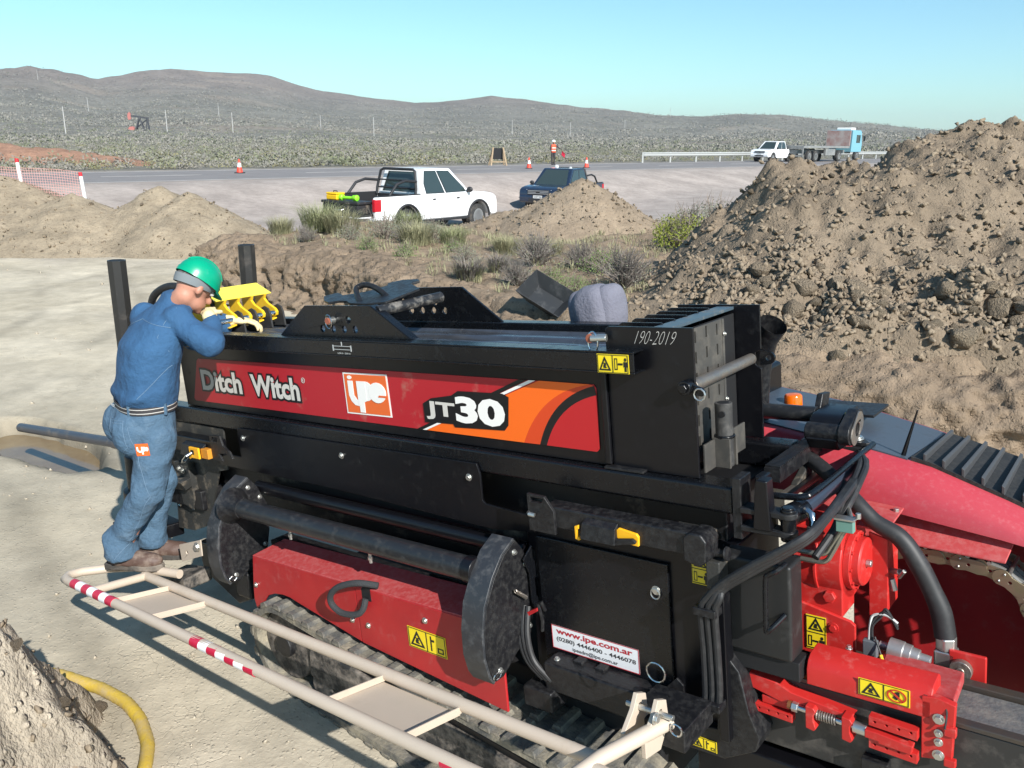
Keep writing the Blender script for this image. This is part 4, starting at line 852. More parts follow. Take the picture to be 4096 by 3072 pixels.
P('beam', MB().box(-.3, .05, .72, .76, -.04, -.008), mat('ram_blue_black', (), 0), .004)
P('rear_upright', MB().box(-.148, -.14, .1, .42, .0, .10).box(-.15, -.085, .225, .235, 0, .105).box(-.15, -.085, .175, .185, 0, .105), PERF, .002)
pp = P('upright_pipe', MB().tube([(-.12, .21, .0), (-.12, .21, .225)], .030, 22), mat('grey_black_pipe', (.035, .034, .033), .5, dust=.4, dscale=20, dcol=(.12, .11, .1)), .002)
P('pipe_bore', MB().cyl((-.12, .21, .2251), (-.12, .21, .2256), .02, 18), DARK, 0, pp); P('cross_hole', MB().cyl((-.112, .178, .19), (-.112, .184, .19), .011, 14), DARK, 0, pp); P('pipe_collar', MB().cyl((-.12, .21, .10), (-.12, .21, .112), .036, 20), BLACKC, .004, pp)
ex_ = P('exhaust_pipe', MB().tube([(-.24, .76, -.1), (-.23, .75, .12), (-.215, .74, .25), (-.185, .72, .35), (-.14, .70, .415)], .052, 20, False, [.04, .042, .045, .05, .056]), BLACKD)
P('exhaust_bore', MB().cyl((-.185, .72, .35), (-.178, .717, .36), .049, 20), DARK, 0, ex_)
# --- body behind and engine hood
P('machine_body', MB().box(-2.4, -.35, .62, 1.3, -.6, .15), BLACK, .02)
HB = mat('hood_black', (.05, .065, .085), .4, dust=.2, dscale=14, dcol=(.08, .09, .10)); HR = mat('hood_red', (.41, .05, .065), .38, col2=(.40, .035, .05), scale=1.5, dust=.3, dscale=60, dcol=(.42, .09, .105))
hs_ = []
def zn(x): return np.interp(x, [-.6, -.3, .2, .41, .707, 1.0, 1.5], [.07, .03, -.048, -.09, -.20, -.34, -.6])
def zf(x): return np.interp(x, [-.6, -.45, -.05, .27, .615, 1.0, 1.5], [.06, .035, -.03, -.112, -.212, -.34, -.58])
def zb(x): return np.interp(x, [-.6, .16, .4, .72, 1.5], [-.2, -.215, -.245, -.285, -.5])
xs = [-.62+i*.08 for i in range(26)]
rings = []
for x in xs:
    a, b, c = float(zn(x)), float(zf(x)), float(zb(x)); c = min(c, a-.05); r_ = []
    r_ += [(x, .60, c), (x, .605, c+(a-c)*.35), (x, .63, c+(a-c)*.72), (x, .675, a-.012), (x, .70, a), (x, .72, a+.002), (x, 1.29, b+.002), (x, 1.31, b), (x, 1.33, b-.02), (x, 1.36, c-.1), (x, 1.3, c-.25), (x, .66, c-.02)]
    rings.append(r_)
hood = P('engine_hood', MB().loft(rings), HR, 0, smooth=50)
gx = .34
tp = MB(); rr_ = []
for x in [-.61+i*.05 for i in range(19)]+[gx]:
    a, b = float(zn(x)), float(zf(x)); rr_.append([(x, .715, a+.001), (x, 1.285, b+.001), (x, 1.285, b+.007), (x, .715, a+.007)])
P('hood_top', MB().loft(rr_), HB, 0, hood, smooth=50)
gr = MB(); rr_ = []
for x in [gx+.01+i*.06 for i in range(13)]:
    a, b = float(zn(x)), float(zf(x)); rr_.append([(x, .72, a+.001), (x, 1.28, b+.001), (x, 1.28, b+.016), (x, .72, a+.016)])
P('grille_mesh', MB().loft(rr_), mat('grille_dark', (.006, .006, .006), .7, col2=(.03, .028, .025), scale=60), 0, hood)
for i in range(12):
    x = gx+.02+i*.062; a, b = float(zn(x)), float(zf(x)); a2, b2 = float(zn(x+.018)), float(zf(x+.018))
    P('grille_slat', MB().hexa([(x+.03, .722, a+.006), (x+.040, .722, a2+.006), (x+.010, 1.278, b2+.006), (x, 1.278, b+.006)], [(x+.03, .722, a+.034), (x+.040, .722, a2+.034), (x+.010, 1.278, b2+.034), (x, 1.278, b+.034)]), mat('slat_grey', (.05, .05, .052), .5), .002, hood)
P('hood_panel', MB().prism([(-.12, 1.0), (.14, 1.0), (.14, 1.2), (-.12, 1.2)], 'z', -.008, .004), BLACKD, .003, hood)
bc = P('beacon', MB().lathe((-.21, 1.06, .0), (0,0,1), [(0, .038), (.045, .037), (.052, .032), (.055, .02)], 24), mat('amber_lens', (.9, .16, .005), .15, trans=.25), 0); P('beacon_base', MB().cyl((-.21, 1.06, -.02), (-.21, 1.06, .002), .045, 20), BLACK, .003, bc)
P('antenna', MB().tube([(.315, .75, -.075), (.335, .75, .0), (.364, .75, .105)], .008, 8, True, [.009, .006, .003]), BLACKC)
P('red_shelf', MB().hexa([(.05, .575, -.325), (.68, .575, -.35), (.70, .67, -.28), (.05, .67, -.25)], [(.05, .575, -.317), (.68, .575, -.342), (.70, .67, -.272), (.05, .67, -.242)]), REDD, .003)
P('inner_red_panel', MB().box(.1, 1.5, .86, .88, -1.0, -.30), RED, .003)
P('rear_red_skirt', MB().prism([(.80, -.33), (1.3, -.5), (1.3, -1.0), (.86, -1.0), (.84, -.7), (.80, -.5)], 'y', .70, .72), RED, .003)
P('rear_housing', MB().box(.92, 1.40, .735, 1.33, -1.0, -.46), RED, .02)
# --- energy chain
LINK = mat('zinc_yellow', (.30, .27, .17), .38, .85, col2=(.36, .26, .2), scale=14, dust=.15)
cp = [(.20, -.40), (.30, -.388), (.38, -.378), (.465, -.376), (.52, -.378), (.575, -.386), (.625, -.395), (.665, -.408), (.70, -.432), (.73, -.468), (.752, -.515), (.765, -.57), (.77, -.63)]
chn = empty('energy_chain'); chn.parent = rig
def chain_link(p, ang, y):
    L_ = .088; c, s = math.cos(ang), math.sin(ang); pts = []
    for u, v in circ(-.025, 0, .029, 9, math.pi/2, math.pi*1.5)+[(.0, -.022)]+circ(.036, 0, .025, 9, -math.pi/2, math.pi/2)+[(0, .022)]: pts.append((p[0]+u*c-v*s, p[1]+u*s+v*c))
    return pts
sp_ = []; tot = 0
for a, b in zip(cp[:-1], cp[1:]): d = math.hypot(b[0]-a[0], b[1]-a[1]); sp_.append((a, b, d)); tot += d
nl = 11
for k in range(nl):
    s = tot*(k+.5)/nl; i = 0
    while s > sp_[i][2]: s -= sp_[i][2]; i += 1
    a, b, d = sp_[i]; p = (a[0]+(b[0]-a[0])*s/d, a[1]+(b[1]-a[1])*s/d); ang = math.atan2(b[1]-a[1], b[0]-a[0])
    y0 = .60 if k % 2 else .606
    for yy in (y0, y0+.15):
        ln = P('chain_link', MB().prism(chain_link(p, ang, yy), 'y', yy-.003, yy+.003, [circ(p[0]+.004, p[1], .006, 8)]), LINK, .0008, chn)
    for u, v in ((-.025, .015), (-.025, -.015)): q = (p[0]+u*math.cos(ang)-v*math.sin(ang), p[1]+u*math.sin(ang)+v*math.cos(ang)); P('chain_rivet', MB().ball((q[0], y0-.003, q[1]), .005, 8, 6), ZINC, 0, chn)
    P('chain_bar', MB().cyl((p[0], .6, p[1]+.028), (p[0], .76, p[1]+.028), .007, 8), ZINC, 0, chn)
for k in range(3): P('chain_hose', MB().hose([(x, .64+.035*k, z+.004) for x, z in cp], .013, 10), mat('hose_grey', (.12, .12, .115), .6, dust=.2), 0, chn)
# --- rotary gearbox carriage
car = P('carriage_cover', MB().prism([(.05, -.655), (.05, -.60), (.062, -.575), (.085, -.56), (.15, -.555), (.165, -.57), (.165, -.655)], 'x', .21, .583), REDC, .004)
cf = P('carriage_plate', MB().prism([(.556, -.792), (.64, -.772), (.648, -.59), (.60, -.578), (.556, -.585)], 'y', .05, .075), REDC, .003)
for i, z in enumerate((-.644, -.691, -.721, -.764)): bolt(cf, (.604, .05, z), (0,-1,0), .012 if i in (0, 3) else .009, .013)
P('carriage_step', MB().box(.62, .652, .04, .06, -.79, -.765), REDC, .003); P('carriage_step', MB().box(.62, .652, .04, .06, -.69, -.66), REDC, .003)
safety(.375, .525, -.635, -.578, .0485, n=2)
P('carriage_deck', MB().hexa([(.40, .15, -.655), (.64, .08, -.62), (.62, .30, -.655), (.38, .32, -.66)], [(.40, .15, -.61), (.64, .08, -.585), (.62, .30, -.615), (.38, .32, -.62)]), REDD, .006)
bolt(None, (.545, .17, -.607), (0,0,1), .016, .02); bolt(None, (.31, .16, -.555), (0,0,1), .008, .012)
P('red_wedge', MB().prism([(-.02, -.665), (-.02, -.715), (.13, -.748), (.30, -.735), (.36, -.722), (.16, -.70), (.11, -.68)], 'y', .045, .11), REDC, .004)
def rackb(x0, x1, z0, z1, nh, y0=.035):
    hz = [circ(x0+(x1-x0)*(i+.5)/nh, (z0+z1)/2, .0045, 8) for i in range(nh)]
    return P('drilled_bar', MB().prism([(x0, z0), (x1, z0-.006), (x1, z1-.006), (x0, z1)], 'y', y0, y0+.03, hz), REDC, .0015)
rackb(.035, .165, -.80, -.772, 4); P('red_block', MB().box(.055, .15, .05, .1, -.772, -.742), REDC, .004)
for x in (.215, .330): P('bearing_block', MB().prism([(x, -.795), (x+.026, -.80), (x+.034, -.79), (x+.026, -.765), (x+.026, -.745), (x+.034, -.73), (x+.026, -.718), (x, -.715)], 'y', .02, .065), REDC, .003)
P('tension_spring', MB().tube([(.245+.0008*i, .04+.0145*math.cos(i*.62), -.748+.0145*math.sin(i*.62)) for i in range(82)], .0032, 6), STEEL); P('spring_shaft', MB().cyl((.16, .04, -.742), (.40, .04, -.75), .010, 12), CHROME)
P('shaft_nut', MB().cyl((.165, .04, -.743), (.185, .04, -.744), .018, 6), ZINC, .002); P('shaft_sleeve', MB().cyl((.362, .04, -.749), (.402, .04, -.75), .019, 18), ZINC, .002); P('brown_bush', MB().cyl((.152, .04, -.742), (.164, .04, -.742), .014, 12), mat('copper_brown', (), 0))
rackb(.41, .55, -.722, -.690, 4, .03); rackb(.41, .55, -.80, -.768, 4, .03); P('tongue_bar', MB().prism([(.40, -.762), (.44, -.764), (.44, -.77), (.535, -.775), (.54, -.745), (.44, -.735), (.40, -.735)], 'y', .02, .05), REDC, .003)
gp = P('gearbox_plate', MB().prism([(.06, -.455), (.29, -.50), (.306, -.512), (.305, -.628), (.295, -.65), (.06, -.65)], 'y', .235, .25), REDC, .003)
for z in (-.535, -.632): bolt(gp, (.235, .235, z), (0,-1,0), .013, .012, REDC)
safety(.143, .211, -.632, -.506, .2335, tall=True)
gbx = P('rotary_gearbox', MB().cyl((.10, .37, -.33), (.262, .37, -.33), .14, 36).box(.07, .262, .25, .37, -.50, -.21), REDC, .006)
P('gearbox_flange', MB().lathe((.262, .345, -.325), (1,0,0), [(0, .1), (.022, .1), (.022, .082), (.045, .082), (.05, .076), (.05, .03)], 32), REDC, .002, gbx)
for i in range(10): t = i*.628; P('flange_bolt', MB().cyl((.284, .345+.091*math.cos(t), -.325+.091*math.sin(t)), (.291, .345+.091*math.cos(t), -.325+.091*math.sin(t)), .0065, 6), REDC, 0, gbx)
P('breather_plug', MB().cyl((.312, .335, -.325), (.33, .335, -.325), .013, 6), ZINC, .002, gbx)
P('gearbox_seam', MB().cyl((.17, .37, -.33), (.182, .37, -.33), .146, 36), REDC, .003, gbx); P('gearbox_boss', MB().cyl((.22, .235, -.43), (.22, .26, -.43), .022, 6), REDC, .003, gbx)
P('gearbox_side', MB().prism([(.30, -.24), (.362, -.258), (.362, -.52), (.30, -.55)], 'y', .40, .41).box(.352, .362, .41, .52, -.52, -.258), REDC, .003, gbx)
P('gearbox_top', MB().hexa([(.06, .40, -.22), (.36, .40, -.235), (.36, .60, -.22), (.06, .60, -.2)], [(.06, .40, -.212), (.36, .40, -.227), (.36, .60, -.212), (.06, .60, -.192)]), REDD, .003, gbx)
for x, y in ((.30, .43), (.345, .56)): bolt(gbx, (x, y, -.222), (0,0,1), .010, .018)
P('tap_fitting', MB().cyl((.365, .43, -.38), (.40, .40, -.365), .010, 10).cyl((.395, .41, -.39), (.42, .38, -.35), .007, 8).cyl((.365, .43, -.41), (.375, .43, -.45), .012, 8), ZINC, .001, gbx)
for i, dz in enumerate((0, -.028)):
    P('metal_line', MB().hose([(.12, .2, -.262+dz), (.20, .2, -.262+dz), (.228, .2, -.252+dz), (.245, .2, -.225+dz), (.28, .2, -.165+dz*.5), (.30, .22, -.135), (.24, .35, -.12+dz*.5)], .0085, 10), mat('line_zinc', (.32, .31, .26), .35, .8))
P('line_clamp', MB().box(.265, .32, .18, .205, -.165, -.125), mat('clamp_green', (.12, .24, .2), .6), .003); P('clamp_plate', MB().box(.26, .325, .175, .21, -.124, -.117), ZINC, .001); P('clamp_bolt', MB().cyl((.33, .2, -.118), (.33, .2, -.10), .009, 6), ZINC, .001)
# swivel coupling and big hose
sw = P('swivel_coupling', MB().lathe((.355, .33, -.61), (1, .02, -.12), [(0, .014), (.03, .014), (.03, .036), (.075, .036), (.078, .033), (.10, .033), (.10, .028), (.125, .027), (.125, .018), (.16, .018)], 24), mat('cast_aluminium', (.42, .42, .41), .42, .7, col2=(.35, .34, .33), scale=20), .001)
P('elbow_fitting', MB().box(.515, .58, .36, .42, -.655, -.60).cyl((.547, .39, -.60), (.547, .39, -.555), .034, 6), ZINC, .006, sw)
P('drill_fluid_hose', MB().hose([(.04, .55, -.05), (.13, .5, -.085), (.24, .42, -.14), (.32, .4, -.20), (.40, .4, -.243), (.455, .4, -.32), (.50, .4, -.41), (.528, .4, -.48), (.543, .395, -.56)],   .030, 16, 7, [.027, .028, .031, .028, .03, .032, .031, .034, .034]), HOSE)
P('cable_plug', MB().box(.333, .378, .22, .245, -.605, -.545), mat('plug_grey', (.10, .11, .12), .55), .004)
for i in range(3): P('cable', MB().hose([(.35+.006*i, .235, -.55), (.352+.004*i, .24, -.50), (.36+.012*i, .25, -.465), (.40, .25, -.455+.01*i), (.435, .25, -.475-.01*i)], .0045, 6), HOSE if i else mat('wire_white', (.5, .5, .48), .5))
P('sensor_cable', MB().hose([(.37, .23, -.53), (.40, .2, -.58), (.42, .18, -.615), (.47, .12, -.60), (.56, .06, -.585), (.62, .055, -.60), (.625, .03, -.66)], .003, 6), HOSE); P('yellow_sleeve', MB().cyl((.395, .205, -.575), (.405, .195, -.595), .006, 8), YEL)
# --- drill frame rail running off to the rear
rl = P('thrust_rail', MB().box(-.05, 1.9, .09, .33, -.95, -.68), mat('rail_black', (.025, .024, .023), .5, dust=.3, dscale=7, dcol=(.16, .14, .12)), .006)
P('rail_lip', MB().box(-.05, 1.9, .085, .12, -.679, -.662), mat('rail_worn', (.10, .075, .055), .45, .5, col2=(.06, .06, .06), scale=9), .004, rl); P('rail_lip', MB().box(-.05, 1.9, .295, .335, -.679, -.655), mat('rail_worn', (), 0), .004, rl)
P('rail_deck', MB().box(.45, 1.9, .125, .29, -.679, -.672), mat('deck_grey', (.10, .10, .10), .55, dust=.5, dscale=9, dcol=(.25, .22, .18), bump=.3), .001, rl)
P('guide_roller', MB().cyl((.60, .335, -.64), (.60, .36, -.64), .034, 24).cyl((.60, .33, -.64), (.60, .336, -.64), .014, 16), STEEL, .004); P('roller_bracket', MB().box(.56, .67, .36, .375, -.70, -.585), REDC, .005)
P('under_bracket', MB().box(.38, .46, .05, .09, -.93, -.86), BLACKD, .003); P('base_beam', MB().box(-.2, 1.9, .05, .5, -1.25, -.98), BLACK, .01)
# --- stake-down posts at the front
def post(x, y, zt, zb_, r=.052, n=8):
    mb = MB(); mb.tube([(x, y, zb_), (x, y, zt)], r, n); v = [tuple(wl(*p)) for p in mb.v]; return MB().add(v, mb.f)
PST = mat('post_black', (.02, .019, .018), .42, dust=.2, dscale=8, dcol=(.1, .08, .065))
for x, y, zt in ((-2.235, 4.74, 2.02), (-1.64, 5.19, 2.06)):
    st_ = P('stake_post', post(x, y, zt, .6), PST, 0, smooth=20); P('post_bore', post(x, y, zt+.0012, zt+.0004, .042), DARK, 0, st_)
    P('post_sleeve', post(x, y, 1.22, 1.0, .068, 20), BLACKD, .004, st_)
    P('post_collar', post(x, y, .86, .62, .085, 22), BLACKD, .008, st_); P('post_base', post(x, y, .64, .38, .115, 24), BLACKD, .012, st_); P('post_ring', post(x, y, .50, .47, .122, 24), RUB, .004, st_)
    mb = MB(); q = [wl(x+dx, y+dy, h) for h in (.30, .39) for dx, dy in ((-.24, .04), (-.02, -.14), (.2, .06), (-.02, .22))]; P('base_foot', MB().hexa(q[:4], q[4:]), BLACK, .01, st_)
P('front_deck', MB().box(-4.05, -3.3, -.02, .62, -.62, -.5), BLACKD, .01); P('front_tower', MB().box(-3.9, -3.4, .12, .5, -.5, -.1), BLACK, .02)
bolt(None, wl(-2.36, 4.70, .41), wl(0,0,1)-wl(0,0,0), .015, .02)
# --- fold-out step, tan tubes
stp = empty('side_step'); stp.parent = rig
ro = .0235; yo, zo, yi, zi = -.82, -.715, -.52, -.765
P('step_tube', MB().tube([(-2.9, -.42, -.76), (-3.22, -.50, -.755), (-3.30, -.60, -.74), (-3.345, -.72, -.72), (-3.345, -.785, -.714), (-3.315, -.815, zo), (-3.26, yo, zo), (-2, yo, zo+.004), (.3, yo, zo+.01)], ro, 16), TAN, 0, stp, smooth=60)
P('step_tube', MB().tube([(-3.08, yi, zi), (-1.5, yi, zi+.006), (-.22, yi, zi+.012)], ro, 16), TAN, 0, stp, smooth=60)
P('step_cross_tube', MB().tube([(-3.02, -.81, zo), (-3.06, -.52, zi)], ro*.9, 14), TAN, 0, stp, smooth=60)
P('step_cross_tube', MB().tube([(-.30, -.9, zo-.045), (-.19, -.56, zi+.06), (-.10, -.30, -.70)], ro*1.05, 14), TAN, 0, stp, smooth=60)
P('step_tube', MB().tube([(-.20, -.60, zi+.045), (.1, -.62, zi+.045), (.5, -.62, zi+.05)], ro, 14), TAN, 0, stp, smooth=60)
for x0, x1 in ((-2.80, -2.46), (-1.20, -.80)):
    tr = P('step_tray', MB().hexa([(x0, yo+.02, zo-.02), (x1, yo+.02, zo-.02), (x1, yi-.02, zi-.02), (x0, yi-.02, zi-.02)], [(x0, yo+.02, zo-.015), (x1, yo+.02, zo-.015), (x1, yi-.02, zi-.015), (x0, yi-.02, zi-.015)]), TAN, .001, stp)
    for x in (x0, x1): P('tray_lip', MB().hexa([(x-.003, yo+.015, zo-.014), (x+.003, yo+.015, zo-.014), (x+.003, yi-.015, zi-.014), (x-.003, yi-.015, zi-.014)], [(x-.003, yo+.015, zo+.012), (x+.003, yo+.015, zo+.012), (x+.003, yi-.015, zi+.012), (x-.003, yi-.015, zi+.012)]), TAN, .001, stp)
TR_ = mat('tape_red', (.5, .015, .05), .4); TW_ = mat('tape_white', (.85, .86, .86), .4)
for x0, x1 in ((-3.20, -2.76), (-2.06, -1.60), (-.60, -.2)):
    n = 7
    for i in range(n):
        a, b = x0+(x1-x0)*i/n, x0+(x1-x0)*(i+1)/n; zz = zo+.004+.002
        P('tape_band', MB().cyl((a, yo, zo+.0025), (b, yo, zo+.003), ro+.0012, 16), TW_ if i % 2 else TR_, 0, stp, smooth=60)
for x0, yb in ((-.21, -.345), (-.135, -.345)):
    P('step_clevis', MB().prism([(-.42, -.77), (-.33, -.79), (-.27, -.72), (-.28, -.64), (-.33, -.615), (-.36, -.66), (-.42, -.71)], 'x', x0, x0+.016, [circ(-.32, -.665, .012, 10)]), TAN, .002, stp)
P('step_pin', MB().cyl((-.24, -.325, -.665), (-.07, -.325, -.665), .010, 10), ZINC, .001, stp)
for c, rr in (((-.17, -.25, -.575), .034), ((-.06, -.33, -.70), .02)): P('pin_ring', MB().tube([(c[0]+rr*math.cos(t/16*6.28), c[1], c[2]+rr*math.sin(t/16*6.28)) for t in range(17)], .0032, 6), CHROME, 0, stp)
bolt(stp, (-.115, -.36, -.66), (1, 0, 0), .014, .012)
P('clevis_mount', MB().box(-.26, -.05, -.30, -.10, -.80, -.72), BLACKD, .005)
P('step_foot_plate', MB().prism([(-2.99, -.64), (-2.76, -.57), (-2.77, -.66), (-2.99, -.735)], 'y', -.352, -.345, [circ(-2.92, -.67, .011, 10)]), TAN, .002, stp); bolt(stp, (-2.80, -.352, -.615), (0,-1,0), .018, .014)
P('ground_pad', MB().hexa([(-3.24, -.37, -.93), (-2.98, -.37, -.90), (-2.98, -.2, -.90), (-3.24, -.2, -.93)], [(-3.24, -.37, -.87), (-2.98, -.37, -.83), (-2.98, -.2, -.82), (-3.24, -.2, -.86)]), MUDB, .012)
# ------------------------------------------------------------------ drill rods lying in the box
ORD = ['nearest', 'second from the near side', 'third from the near side', 'fourth from the near side', 'fifth from the near side', 'farthest']
for i in range(6):
    y = .098+.0835*i; z = .368+(.010 if i % 2 else 0)
    mb = MB(); mb.tube([(-3.12, y, z), (-3.02, y, z), (-3.0, y, z), (-.70, y, z), (-.68, y, z), (-.5, y, z)], .03, 20, True, [.034, .034, .030, .030, .034, .034])
    tag(obj('drill_rod', mb, RODM, None, .002, mw=MM), 'grey steel drill rod in the black rod box, %s of six' % ORD[i], 'drill rod', 'drill rods in the rod box')
mb = MB(); mb.cyl((-4.45, .3, -.46), (-6.75, .3, -.53), .038, 18).cyl((-4.9, .3, -.472), (-5.0, .3, -.475), .046, 18)
tag(obj('drill_pipe', mb, mat('pipe_blue_grey', (.07, .075, .095), .4, .5, dust=.2), None, 0, mw=MM), 'blue grey steel drill pipe running from the machine into the muddy puddle', 'pipe')
# folded cloth behind the rod box
def clothlump():
    mb = MB()
    for cx, cy, rx, ry, rz, tl in ((-.052, .0, .075, .09, .112, -.06), (.005, -.014, .098, .10, .124, .0), (.055, .006, .072, .09, .116, .08)):
        b = MB().ball((0, 0, 0), 1, 36, 24); n_ = 2.7
        for p in b.v:
            p = Vector(p); d = (abs(p.x)**n_+abs(p.y)**n_+abs(p.z)**n_)**(-1/n_); q = p*d; k_ = 1+.035*noise.noise(Vector((q.x*2+cx*40, q.y*2.2, q.z*1.4)))
            x_, z_ = q.x*rx*k_, q.z*rz*k_; mb.v.append((cx+x_+z_*tl, cy+q.y*ry*k_, z_))
        o_ = len(mb.v)-len(b.v); mb.f += [tuple(i+o_ for i in f) for f in b.f]
    return tomesh('folded_cloth', mb, 60)
cl = link('folded_cloth', clothlump(), mat('lilac_cloth', (.165, .165, .20), .95, col2=(.135, .135, .168), scale=9, bump=.6, bscale=70), None, MM @ Matrix.Translation((-.98, .76, .45)) @ Matrix.Rotation(rad(-8), 4, 'Y'))
tag(cl, 'lilac grey folded cloth bundle sitting behind the rod box', 'cloth')
P('seat_block', MB().box(-1.15, -.8, .62, .95, .15, .34), BLACK, .02)
# ================================================================== VEHICLES
GLASS = mat('car_glass', (.03, .045, .045), .08, spec=.8); TYRE = mat('tyre', (.025, .025, .025), .8, dust=.3, dcol=(.2, .17, .14)); ALLOY = mat('alloy_rim', (.55, .55, .56), .3, .8)
TRIM = mat('black_trim', (.018, .018, .02), .55); LAMP = mat('headlamp', (.7, .72, .75), .1, spec=.9); TAIL = mat('tail_lamp', (.42, .01, .02), .2); PLATE = mat('number_plate', (.55, .56, .56), .5); SEATM = mat('car_seat', (.05, .05, .055), .8)
def q4(q, u, v):
    a, b, c, d = [Vector(p) for p in q]; return (a*(1-u)+b*u)*(1-v)+(d*(1-u)+c*u)*v
def panel(quad, pts, off, t=.004):
    a, b, c, d = [Vector(p) for p in quad]; n = (b-a).cross(d-a).normalized(); mb = MB(); k = len(pts)
    v = [q4(quad, *p)+n*off for p in pts]+[q4(quad, *p)+n*(off-t) for p in pts]
    mb.add(v, [tuple(range(k)), tuple(range(2*k-1, k-1, -1))]+[(i, (i+1) % k, (i+1) % k+k, i+k) for i in range(k)]); return mb
def wheel(root, x, y, s, r=.385, w=.25, rim=ALLOY):
    wl_ = obj('wheel', MB().lathe((x, y-w/2, r), (0,1,0), [(.0, r*.62), (.02, r*.80), (.0+.025, r*.93), (.05, r), (w-.05, r), (w-.025, r*.93), (w-.02, r*.80), (w, r*.62)], 32, False), TYRE, root)
    yo_ = y+s*(w/2-.03); mb = MB(); mb.lathe((x, yo_-.02, r), (0,1,0), [(0, r*.63), (.03, r*.63), (.03, r*.55), (.0, r*.52)], 28); ob = obj('rim', mb, rim, wl_)
    mb = MB(); mb.cyl((x, yo_-.012*s, r), (x, yo_+.012*s, r), r*.14, 16)
    for i in range(7):
        t = 2*math.pi*i/7; c, s_ = math.cos(t), math.sin(t); p = Vector((x+c*r*.1, yo_, r+s_*r*.1)); q = Vector((x+c*r*.58, yo_, r+s_*r*.58)); tn = Vector((-s_, 0, c))
        mb.hexa([p-tn*.02*1.4-Vector((0,.01,0)), p+tn*.028-Vector((0,.01,0)), q+tn*.042-Vector((0,.01,0)), q-tn*.042-Vector((0,.01,0))], [p-tn*.028+Vector((0,.01,0)), p+tn*.028+Vector((0,.01,0)), q+tn*.042+Vector((0,.01,0)), q-tn*.042+Vector((0,.01,0))])
    obj('spokes', mb, rim, wl_); obj('hub_dark', MB().cyl((x, yo_-.04*s, r), (x, yo_-.03*s, r), r*.58, 24), TRIM, wl_)
def pickup(label, paint, loc, head, rollbar=True, flares=True, tail_open=False, chrome=True, z=0., light_bar=False):
    root = empty('pickup_truck', loc, math.atan2(head[1], head[0])); tag(root, label, 'pickup truck', 'pickup trucks')
    W = .95
    def archpts(cx, r=.47, z0=.42): return [(cx+r*math.cos(math.pi-math.pi*i/12), max(z0, .385+r*math.sin(math.pi-math.pi*i/12))) for i in range(13)]
    lower = [(-.93, .42)]+[(1.05, .42)]+archpts(1.55)[1:-1]+[(2.05, .45), (2.36, .47), (2.44, .62), (2.45, .84), (2.40, .98), (2.25, 1.06), (1.95, 1.11), (1.22, 1.17), (1.10, 1.16), (-.93, 1.14)]
    def side_shell(pr, y0, y1):
        return MB().prism(pr, 'y', y0, y1)
    body = obj('body', side_shell(lower, -W, W), paint, root, .05, seg=3)
    # cab
    b4 = [(-.94, -.91, 1.10), (1.26, -.91, 1.10), (1.26, .91, 1.10), (-.94, .91, 1.10)]; t4 = [(-.80, -.72, 1.85), (.46, -.72, 1.85), (.46, .72, 1.85), (-.80, .72, 1.85)]
    obj('cab', MB().hexa(b4, t4), paint, root, .055, seg=4)
    for s in (-1, 1):
        q = [b4[0], b4[1], t4[1], t4[0]] if s < 0 else [b4[2], b4[3], t4[3], t4[2]]
        f_ = (lambda u: u) if s < 0 else (lambda u: 1-u)
        for nm, pts in (('front_window', [(.50, .09), (.90, .09), (.92, .25), (.87, .88), (.51, .90)]), ('rear_window', [(.10, .09), (.45, .09), (.46, .90), (.12, .90), (.07, .45)])):
            p2 = [(f_(u), v) for u, v in pts]; p2 = p2 if s < 0 else p2[::-1]
            obj('window_frame', panel(q, [(.5*(0)+u+(u-sum(a for a, _ in p2)/len(p2))*.07, v+(v-.5)*.06) for u, v in p2], .004), TRIM, root); obj(nm, panel(q, p2, .009), GLASS, root)
        obj('side_mirror', MB().ball((1.02, s*1.04, 1.22), (.07, .11, .085), 14, 8), TRIM, root); obj('mirror_arm', MB().cyl((1.02, s*.88, 1.14), (1.03, s*.98, 1.18), .025, 8), TRIM, root)
        for x in (.62, -.42): obj('door_handle', MB().box(x-.10, x+.02, s*(W+.022)-.01, s*(W+.022)+.01, .98, 1.015), TRIM, root, .006)
        for x in (.16, 1.16, -.88): obj('door_seam', MB().box(x-.004, x+.004, s*(W+.001)-.0015, s*(W+.001)+.0015, .46, 1.10), TRIM, root)
        obj('sill', MB().box(-.9, .98, s*W-.06, s*W+.015, .36, .43), TRIM if flares else paint, root, .01)
    obj('windscreen', panel([b4[1], b4[2], t4[2], t4[1]], [(.07, .08), (.93, .08), (.88, .92), (.12, .92)], .006), GLASS, root); obj('rear_glass', panel([b4[3], b4[0], t4[0], t4[3]], [(.10, .12), (.90, .12), (.86, .88), (.14, .88)], .006), GLASS, root)
    # bed
    sidep = [(-.935, .42), (-1.05, .42)]+archpts(-1.55)[::-1][1:-1]+[(-2.05, .44), (-2.74, .50), (-2.78, .62), (-2.78, 1.10), (-2.74, 1.135), (-.935, 1.14)]
    for s in (-1, 1): obj('bed_side', MB().prism(sidep, 'y', s*W, s*(W-.10)), paint, root, .03, seg=3)
    obj('bed_floor', MB().box(-2.74, -.95, -.85, .85, .62, .68), TRIM, root); obj('bed_front', MB().box(-1.02, -.95, -.85, .85, .68, 1.12), TRIM, root, .02)
    for s in (-1, 1): obj('bed_liner', MB().box(-2.73, -1.03, s*.845-.006, s*.845+.006, .68, 1.145), TRIM, root); obj('bed_rail', MB().box(-2.7, -1.0, s*.90-.05, s*.90+.05, 1.142, 1.165), TRIM, root, .008)
